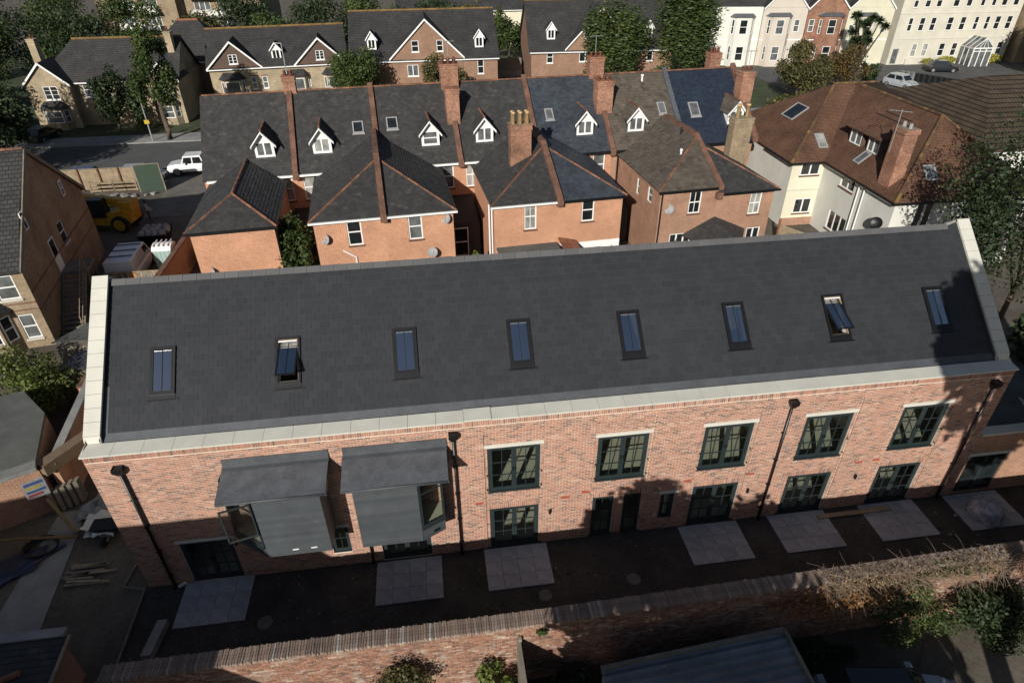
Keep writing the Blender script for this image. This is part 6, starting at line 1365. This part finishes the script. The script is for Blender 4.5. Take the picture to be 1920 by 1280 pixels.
for j in range(3):
    for i in range(4): m = MB(); m.obox((-18.4 + i * 1.02, 42.35 + j * .02, .12 + j * .32), (.95, 0, 0), (0, .12, .02), (0, -.02, .12)); m.build('slat', K['timber'], T)
    m = MB(); m.obox((-18.4 + j * 1.9, 42.5, 0), (.1, 0, 0), (0, .1, 0), (0, 0, 1.0)); m.build('bearer', K['timber'], T)
for k in range(26):
    if k % 13 == 0: T = thing('rubble_heap', ['heap of broken rubble at the foot of the timber rack', 'scatter of rubble beside the green gate'][k // 13], 'rubble', ((-16.5, 41.2, 0), (-15.0, 40.9, 0))[k // 13])
    m = MB(); cx, cy = ORG[T].x + rnd.gauss(0, .9), ORG[T].y + rnd.gauss(0, .35); s = rnd.uniform(.1, .3); m.loft([[(cx + math.cos(a * 1.05) * s * rnd.uniform(.6, 1.2), cy + math.sin(a * 1.05) * s * rnd.uniform(.6, 1.2), z) for a in range(6)] for z in (0, s * .5, s * .8)]); m.build('rubble_piece', K['conc'], T)
T = thing('plank_fence', 'low patched plank fence in front of the white van', 'fence', (-8.1, 24.0, 0))
for i in range(17): m = MB(); x = -9.6 + i * .19; m.box(x, x + .17, 22.95, 22.98, 0, 1.45 + rnd.uniform(-.03, .03)); m.build('board', plain('plank_%d' % i, rnd.choice([(.3, .24, .16), (.22, .19, .15), (.38, .2, .07), (.1, .12, .14)]), .9, var=.3), T)
m = MB(); m.box(-9.65, -6.3, 22.94, 23.02, 1.47, 1.53); m.build('capping', K['timber'], T)
T = thing('boundary_wall', 'tall shaded brick wall running back beside the pyramid roofed wing', 'wall', (-5.65, 23, 0))
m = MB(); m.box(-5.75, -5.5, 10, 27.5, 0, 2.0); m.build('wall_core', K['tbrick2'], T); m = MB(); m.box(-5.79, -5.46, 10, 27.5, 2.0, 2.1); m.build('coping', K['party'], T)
for nm, lab, P, z0, z1, mt in (('rusty_shed', 'rusty sheet roofed lean-to behind the left gable coping', [(-7.2, 16.6), (-5.9, 16.6), (-5.9, 18.4), (-6.6, 18.4)], 2.0, 2.4, 'brass'), ('felt_shed', 'dark felt shed roof left of the gable coping', [(-8.4, 13.9), (-5.9, 13.9), (-5.9, 16.4), (-7.5, 16.4)], 1.9, 2.2, 'felt'), ('grey_shed', 'grey flat roofed shed beside the leafy left bush', [(-7.6, 11.7), (-5.8, 11.7), (-5.8, 13.5), (-7.0, 13.5)], 1.8, 1.95, 'lead')):
    m = MB(); m.loft([[(a, b, 0) for a, b in P], [(a, b, z0) for a, b in P]]); T = thing(nm, lab, 'shed', (P[0][0], P[0][1], 0)); m.build('wall', K['greyt'], T)
    m = MB(); c = V((sum(a for a, _ in P) / 4, sum(b for _, b in P) / 4, 0)); e = [(c.x + (a - c.x) * 1.05, c.y + (b - c.y) * 1.05) for a, b in P]
    for i in range(5):
        f0, f1 = i / 5, (i + 1) / 5 - .01; L0 = [V((*e[0], z1)).lerp(V((*e[3], z0)), f) for f in (f0, f1)]; L1 = [V((*e[1], z1)).lerp(V((*e[2], z0)), f) for f in (f0, f1)]
        m.loft([[L0[0], L1[0], L1[1], L0[1]], [p + Z3 * .05 for p in (L0[0], L1[0], L1[1], L0[1])]])
    m.build('roof', K[mt], T)
# felt roofed outbuilding at the left edge with its sign and pallets
T = thing('felt_roofed_outbuilding', 'flat felt roofed outbuilding behind the left yard', 'outbuilding', (-7, 5.5, 0))
pl = [(-12, 1.0), (-4.85, 4.4), (-5.9, 7.6), (-7.6, 9.4), (-14, 7)]
m = MB(); m.loft([[(a, b, 0) for a, b in pl], [(a, b, 2.4) for a, b in pl]]); m.build('wall', K['tbrick2'], T)
m = MB(); m.loft([[(a, b, 2.41) for a, b in pl], [(a, b, 2.55) for a, b in pl]]); m.build('flat_roof', K['felt'], T)
m = MB(); m.bar((-12, .95, 2.5), (-4.8, 4.35, 2.5), .5, .16); m.build('fascia', plain('pale_fascia', (.2, .2, .19), .7, var=.2), T); m = MB(); m.bar((-4.75, 4.4, 2.2), (-3.4, 6.6, 2.2), .5, .5); m.build('timber_canopy', plain('tan_board', (.17, .12, .075), .8, var=.2), T)
T = thing('yard_wall', 'shaded brick wall along the left yard beside the gable', 'wall', (-4.6, 8.5, 0))
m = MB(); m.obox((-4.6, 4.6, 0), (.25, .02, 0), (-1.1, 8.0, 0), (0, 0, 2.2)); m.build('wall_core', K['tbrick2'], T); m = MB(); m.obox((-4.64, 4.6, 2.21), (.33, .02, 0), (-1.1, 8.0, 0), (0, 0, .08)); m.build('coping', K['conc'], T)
# warning sign board
T = thing('site_sign', 'white site notice board with coloured bands at the left edge', 'sign', (-4.95, 4.0, 0))
n_ = V((.45, -.85, .25)).normalized(); u_ = V((.88, .47, 0)); v_ = n_.cross(u_).normalized() * -1; v_ = V((0, 0, 1)) - n_ * n_.z; v_.normalize(); o = V((-5.3, 3.75, 1.25))
m = MB(); m.obox(o, u_ * .75, v_ * .75, n_ * .02); m.build('board', plain('dusty_board', (.2, .21, .22), .7, var=.3), T)
for k, (a, b, c) in enumerate(((.08, .2, (.16, .03, .03)), (.24, .34, (.02, .04, .13)), (.4, .5, (.25, .2, .03)), (.55, .68, (.03, .05, .15)))): m = MB(); m.obox(o + n_ * .021 + u_ * .06 + v_ * a, u_ * (.63 if k % 2 else .5), v_ * (b - a), n_ * .004); m.build('printed_band', plain('sign_band_%d' % k, c, .6, var=.3, scale=20), T)
T = thing('timber_prop', 'yellow timber prop leaning below the site notice', 'prop', (-4.2, 3.4, 0)); m = MB(); m.bar((-4.75, 3.9, 1.1), (-3.6, 2.9, .1), .12, .1); m.build('beam', plain('yellow_beam', (.2, .14, .06), .7, var=.3), T)
T = thing('long_prop', 'long ochre pole lying across the left yard towards the rubbish pile', 'prop', (-5.5, 2.5, 0)); m = MB(); m.tube([(-8.2, 2.2, .75), (-5.5, 2.55, .5), (-3.4, 2.6, .2)], .06, 8); m.build('pole', plain('ochre_pole', (.2, .13, .05), .8, var=.3), T)
T = thing('pallet_stack', 'grey pallets stacked against the outbuilding wall', 'pallet', (-4.2, 4.3, 0))
for j in range(3):
    for i in range(5): m = MB(); m.obox((-4.85 + i * .19, 4.3 + i * .13 - j * .12, .1), (.12, .08, 0), (.03, -.05, 0), (0, .05, 1.1)); m.build('slat', K['greyt'], T)
    m = MB(); m.obox((-4.85, 4.25, .25 + j * .38), (.95, .62, 0), (.03, -.06, 0), (0, 0, .1)); m.build('bearer', K['greyt'], T)
T = thing('rubbish_pile', 'pile of pale sheeting and sacks against the left corner of the building', 'rubbish', (-2.3, 3.6, 0))
for i in range(16):
    cx, cy, s = -2.5 + rnd.gauss(0, .5), 3.5 + rnd.gauss(0, .45), rnd.uniform(.25, .55); m = MB(); z = rnd.uniform(.2, .8)
    g = [[V((cx + (a / 3 - .5) * s * 2, cy + (b / 3 - .5) * s * 2, z + rnd.uniform(-.16, .2) - .2 * ((a - 1.5) ** 2 + (b - 1.5) ** 2) / 4)) for b in range(4)] for a in range(4)]
    m.loft(g, closed=False, caps=False); m.loft([[p - Z3 * .03 for p in r_][::-1] for r_ in g], closed=False, caps=False); m.build('sheet', rnd.choice([K['whiter'], K['conc'], RB, K['white']]), T)
T = thing('barrow', 'dark wheelbarrow beside the rubbish pile', 'wheelbarrow', (-2.3, 2.6, 0)); m = MB(); m.loft([[(-2.6, 2.5, .35), (-1.9, 2.5, .35), (-1.9, 2.9, .35), (-2.6, 2.9, .35)], [(-2.8, 2.4, .65), (-1.7, 2.4, .65), (-1.7, 3.0, .65), (-2.8, 3.0, .65)]]); m.build('tray', K['black'], T); m = MB(); m.tube([(-2.35, 2.2, .2), (-2.25, 2.2, .2)], .2, 14); m.build('wheel', TY, T); [(lambda q: (q.bar((-2.3 + s * .3, 3.5, .6), (-2.3 + s * .1, 2.2, .2), .05, .05), q.build('handle', K['greyt'], T)))(MB()) for s in (-1, 1)]
T = thing('cement_mixer', 'orange cement mixer beside the timber canopy', 'mixer', (-3.0, 5.8, 0)); m = MB(); m.tube([(-3.1, 5.5, 1.5), (-3.05, 5.7, 1.2), (-3.0, 5.9, .9), (-3.0, 6.1, .7)], [.2, .38, .4, .2], 14); m.build('drum', plain('orange_drum', (.5, .12, .02), .5, var=.25), T, True); m = MB(); m.bar((-3.3, 5.6, 0), (-3.1, 5.9, 1.0), .06, .06); m.bar((-2.7, 5.6, 0), (-2.9, 5.9, 1.0), .06, .06); m.bar((-3.0, 6.5, 0), (-3.0, 6.0, .9), .06, .06); m.build('stand', K['black'], T)
for i in range(5):
    m = MB(); y = -.3 + i * .2; m.tube([(-6.4 + i * .1, y, .08), (-4.6 + i * .2, y + 1.9, .08)], .06, 8); solo(m, 'drain_pipe', plain('pipe_%d' % i, [(.03, .05, .14), (.16, .06, .03), (.05, .08, .16), (.03, .03, .03), (.03, .06, .18)][i], .6), ['blue pipe nearest the bottom in the pile at the left edge', 'brown pipe in the pile at the left edge', 'grey blue pipe in the middle of the left pile', 'black pipe in the pile at the left edge', 'dark blue pipe nearest the sign in the left pile'][i], 'pipe', (-5.5, y + 1, 0), group='pipes on the left yard floor')
m = MB()
for k in range(5): m.tube([(-4.6 + math.cos(a * .4) * (.5 + .03 * k), 2.3 + math.sin(a * .4) * .5, .05 + .05 * k) for a in range(17)], .03, 6, cap=False)
solo(m, 'coiled_hose', K['black'], 'coil of black hose on the concrete strip', 'hose', (-4.6, 2.3, 0))
# neighbour's roof in the lower left corner
T = thing('lean_to_building', 'dark slated lean-to with a pale stone edge in the lower left corner', 'outbuilding', (-2.5, -4.5, 0))
m = MB(); m.box(-9, -.95, -8, -3.05, 0, 1.55); m.build('wall', K['tbrick2'], T)
slope(T, [(-9, -7.8, 1.5), (-.7, -7.8, 1.5), (-.7, -3.0, 2.0), (-9, -3.0, 2.0)], 'tslate', .25, .2); m = MB(); m.obox((-9, -3.0, 1.95), (8.1, 0, 0), (0, .3, 0), (0, 0, .12)); m.build('stone_edge', K['conc'], T); m = MB(); m.bar((-.7, -7.9, 1.55), (-.7, -3.0, 2.05), .08, .1); m.build('verge_board', K['timber'], T)
m = MB(); m.tube([(-6, -5.6, 1.75), (-1.7, -4.0, 1.98)], .09, 8); m.build('ridge', K['terrac'], T)
# lamp posts, bins
for x, y, h, lab in ((-18.1, 57.9, 5.2, 'grey post with a yellow sign by the poplar'), (-3.2, 60, 9.0, 'tall street lamp post before the buff terrace')):
    m = MB(); m.tube([(x, y, 0), (x, y, h)], [.08, .05], 8); T = thing('lamp_post', lab, 'post', (x, y, 0)); m.build('post', K['greym'], T)
    m = MB()
    if h > 6: m.bar((x, y, h), (x - .7, y, h + .05), .12, .08); m.build('lamp_head', K['greym'], T)
    else: m.box(x - .25, x + .25, y - .09, y - .06, 1.9, 2.3); m.build('sign_plate', plain('yellow_plate', (.5, .35, .02), .5), T)
GB, KB_ = plain('grey_bin', (.2, .2, .2), .6), plain('black_bin', (.015, .016, .018), .6)
def binn(x, y, i, lab, col):
    T = thing('wheelie_bin', lab, 'bin', (x, y, 0), group='bins in the forecourt'); m = MB(); m.loft([[(x - .24, y - .28, .05), (x + .24, y - .28, .05), (x + .24, y + .28, .05), (x - .24, y + .28, .05)], [(x - .31, y - .37, 1.0), (x + .31, y - .37, 1.0), (x + .31, y + .37, 1.0), (x - .31, y + .37, 1.0)]]); m.build('bin_body', col, T); m = MB(); m.obox((x - .33, y - .42, 1.01), (.66, 0, 0), (0, .82, .03), (0, 0, .07)); m.build('lid', col, T)
    for s in (-1, 1): m = MB(); m.tube([(x + s * .26, y + .3, .1), (x + s * .32, y + .3, .1)], .1, 8); m.build('wheel', TY, T)
for i in range(11): f = i / 10.; binn(79.6 + 3.6 * f, 73.0 - 6.6 * f, i, ('%s grey bin from the left in the forecourt row' % ['first', 'second', 'third'][i]) if i < 3 else ('black wheelie bin, %s from the grey ones in the row' % ['first', 'second', 'third', 'fourth', 'fifth', 'sixth', 'seventh', 'eighth'][i - 3]), GB if i < 3 else KB_)
# more clutter in the left yard
t = MB(); g = [[V((-5.9 + a * .3 + rnd.uniform(-.05, .05), .7 + b * .3 + a * .12, .1 + rnd.uniform(0, .22) * (0 < a < 5 and 0 < b < 4))) for b in range(5)] for a in range(6)]; t.loft(g, closed=False, caps=False); solo(t, 'tarpaulin', plain('dark_blue_tarp', (.02, .03, .06), .5, var=.4), 'crumpled dark blue tarpaulin at the left edge of the yard', 'tarpaulin', (-5, 1.3, 0), smooth=True)
T = thing('timber_stack', 'loose stack of offcut timbers beside the concrete strip', 'timber', (-2.6, .9, 0))
for i in range(9): m = MB(); y = .4 + i * .11; m.obox((-3.1 + rnd.uniform(-.2, .2), y, rnd.choice([0, .06, .12])), (rnd.uniform(.9, 1.6), rnd.uniform(-.15, .15), 0), (0, .09, 0), (0, 0, .05)); m.build('offcut', rnd.choice([K['greyt'], K['timber']]), T)
m = MB(); q = lambda r, z: [(-1.7 + math.cos(a * .4488) * r, 4.9 + math.sin(a * .4488) * r, z) for a in range(14)]; m.loft([q(.24, 0), q(.3, .1), q(.3, .75), q(.27, .85), q(.2, .86)]); solo(m, 'water_butt', K['black'], 'black plastic drum behind the rubbish pile', 'drum', (-1.7, 4.9, 0), smooth=True)
# ================================================================ trees and hedges
tree('evergreen_tree', 'big dark evergreen beyond the right gable', 42.0, 10.4, 15, 4.5, 'dark', 24000, .11, z0=1.2, k=36)
tree('conifer', 'feathery green conifer reaching in at the right edge', 35.6, -1.5, 8.5, 2.5, 'green', 5000, .16, z0=.6, k=18, flat=.2, long=1.8)
tree('low_conifer', 'low bushy conifer behind the right gable', 38.6, 4.5, 5.5, 2.0, 'dark', 3000, .17, z0=.4, k=12)
# street trees, left
tree('poplar', 'tall ragged poplar standing by the street at the left', -16.4, 58.2, 11.5, 2.3, 'green', 9000, .15, z0=2.6, trunk=.3, k=26, sub=.34)
tree('conifer', 'dark pointed conifer before the gabled house', -23.2, 63.0, 7.0, 1.9, 'dark', 3000, .2, z0=.5)
tree('conifer', 'second dark conifer beside the poplar', -20.3, 62.6, 5.2, 1.3, 'dark', 1800, .2, z0=.3)
tree('garden_tree', 'dark round tree at the far left edge beside the gabled house', -37, 62, 9, 3.6, 'dark', 6500, .2, z0=.5)
tree('garden_tree', 'dark tree at the left edge above the stock brick house', -30.5, 55, 6.5, 2.6, 'dark', 5000, .19, z0=.4)
for x, y, h, R, mt, lab in ((-38, 88, 11, 6, 'dark', 'broad dark tree behind the gabled house roof'), (-47, 84, 12, 5.5, 'green', 'green tree at the top left corner'), (-30, 93, 11, 5, 'green', 'round green tree left of the flats'), (-22, 96, 9, 4, 'olive', 'olive tree between the two blocks of flats'), (-13, 98, 8, 4, 'green', 'tree in front of the second block of flats'), (-4, 102, 10, 5.5, 'dark', 'dark tree above the buff terrace'), (3, 104, 11, 4.5, 'green', 'green tree between the flats and the wide gable'), (14, 106, 9, 5, 'dark', 'tree above the wide gabled roof'), (-56, 95, 13, 7, 'dark', 'large dark tree at the extreme top left'), (26, 98, 8, 3.5, 'green', 'tree behind the grey timber fence'), (-52, 72, 9, 4.5, 'dark', 'dark tree at the left edge beyond the street'), (-44, 104, 12, 6, 'green', 'tall tree beside the left flats'), (-34, 76, 6.5, 2.6, 'green', 'bushy tree behind the chimney of the gabled house'), (-44, 72, 8, 4, 'dark', 'rounded tree left of the gabled house chimney'), (-27, 82, 8, 4, 'dark', 'dark tree right above the gabled house ridge'), (-62, 82, 11, 6, 'dark', 'dark tree cut by the left edge near the top'), (-52, 112, 14, 7, 'dark', 'tall dark tree against the top edge at the left'), (-68, 104, 14, 8, 'green', 'great tree in the top left corner'), (8, 98, 9, 5, 'green', 'green tree just above the wide gabled roof'), (20, 104, 8, 4, 'olive', 'olive tree near the pale house'), (-8, 92, 8, 4.5, 'green', 'green tree directly above the buff terrace ridge'), (-18, 108, 10, 5, 'dark', 'dark tree between the flats'), (52, 100, 12, 6, 'dark', 'dark tree behind the birches')):
    tree('background_tree', lab, x, y, h, R, mt, 5500, .23, z0=.4, k=22, group='trees behind the far houses')
tree('garden_tree', 'dense round tree before the wide gabled house', 3.2, 69.3, 7.6, 3.4, 'green', 9000, .16, z0=.4, k=22)
tree('garden_tree', 'smaller olive tree before the wide gable', 14.0, 67.2, 6.6, 2.6, 'olive', 5500, .16, z0=.4)
tree('birch_tree', 'tall drooping birch left of the pair', 36.9, 72.0, 12.4, 4.0, 'green', 11000, .16, z0=.8, k=30, droop=1.2, long=1.6)
tree('birch_tree', 'tall drooping birch right of the pair before the white villa', 46.0, 72.6, 14.2, 4.4, 'green', 13000, .16, z0=.8, k=34, droop=1.2, long=1.6)
for x, y, lab in ((33, 68.5, 'clipped hedge below the left birch'), (37.5, 68.5, 'dark hedge between the birches'), (42, 69, 'hedge below the right birch')): shrub('hedge', lab, x, y, 3.6, (2.4, 1.2), 'green', 2200, .2, 10, cat='hedge')
tree('autumn_tree', 'autumn brown tree before the red brick villa', 57.8, 62.5, 7.2, 3.4, 'olive', 9500, .16, z0=.6, k=22)
tree('autumn_tree', 'thin russet tree in front of the pale yellow villa', 66.5, 66.5, 6.0, 3.0, 'autumn', 3600, .16, z0=.8, k=18)
shrub('bramble', 'low olive thicket behind the brown roof ridge', 52.0, 52.0, 3.6, (3.4, 2.4), 'olive', 3600, .22, 12)
shrub('bramble', 'dark bush beside the steps near the silver car', 73.5, 72.0, 2.8, (1.6, 1.5), 'dark', 1600, .2)
# cordyline with spiky heads
T = thing('cordyline', 'many headed cordyline palm with spiky tufts before the pale villa', 'palm', (73.0, 74.5, 0)); st = MB(); lf = MB()
for i in range(17):
    a = rnd.uniform(0, 6.28); r = rnd.uniform(.4, 3.3); h = rnd.uniform(4.2, 8.2); e = V((73 + math.cos(a) * r, 74.5 + math.sin(a) * r, h)); st.tube([(73, 74.5, 0), (73 + math.cos(a) * r * .35, 74.5 + math.sin(a) * r * .35, h * .45), e], [.22, .14, .08], 6)
    for _ in range(130):
        d = V((rnd.gauss(0, 1), rnd.gauss(0, 1), rnd.gauss(.35, .8))).normalized(); s = d.cross(Z3).normalized() * .075; L_ = rnd.uniform(.6, 1.0); lf.poly([e - s, e + s, e + s * .8 + d * L_ * .6, e + d * L_ - Z3 * .12], 0, rnd.uniform(.1, .8))
st.build('trunk', K['bark'], T, True); lf.build('crown', LG['dark'], T)
for x, w, lab in ((91.3, 2.6, 'yellow hedge left of the glazed porch'), (100.2, 1.6, 'yellow hedge right of the glazed porch')): shrub('yellow_hedge', lab, x, 80.9, 1.5, (w, .8), 'yellow', 2400, .14, 10, cat='hedge')
for x, y, h, R, lab in ((99.0, 70.0, 10.5, 2.7, 'tall dark conifer hiding the right end of the cream block'), (104.5, 73, 9.5, 2.6, 'second dark conifer at the top right'), (110, 74, 11, 3.2, 'dark conifer at the right edge near the brown villa')): tree('conifer', lab, x, y, h, R, 'dark', 4200, .26, z0=.4, k=18)
shrub('leafy_bush', 'large sunlit leafy bush at the left edge beside the sheds', -9.1, 11.0, 3.3, (2.6, 2.1), 'bright', 8000, .09, 18)
shrub('creeper', 'green creeper at the foot of the pyramid roofed wing wall', -4.9, 26.8, 1.6, (.4, 1.2), 'green', 700, .13)
shrub('garden_shrub', 'green shrub below the cream house windows', 37.5, 20.5, 1.9, (1.2, 1.0), 'green', 1500, .13); shrub('garden_shrub', 'yellowish shrub beside the cream house door', 39.0, 20.6, 2.1, (.7, .7), 'bright', 1000, .12); shrub('garden_shrub', 'small dark shrub behind the ridge near the black dish', 38.9, 17.0, 2.6, (.7, .7), 'dark', 900, .13)
tree('street_tree', 'dark tree shading the fence at the left of the street', -27.5, 47.5, 9.5, 4.0, 'dark', 7000, .19, z0=.6, k=22)
tree('street_tree', 'large dark tree at the left edge of the street', -33.5, 50.5, 11.5, 4.6, 'dark', 9000, .19, z0=.5, k=24)
tree('street_tree', 'dark tree overhanging the street between the fence and the left edge', -31.0, 41.5, 10.5, 3.8, 'dark', 7000, .19, z0=.5, k=20)
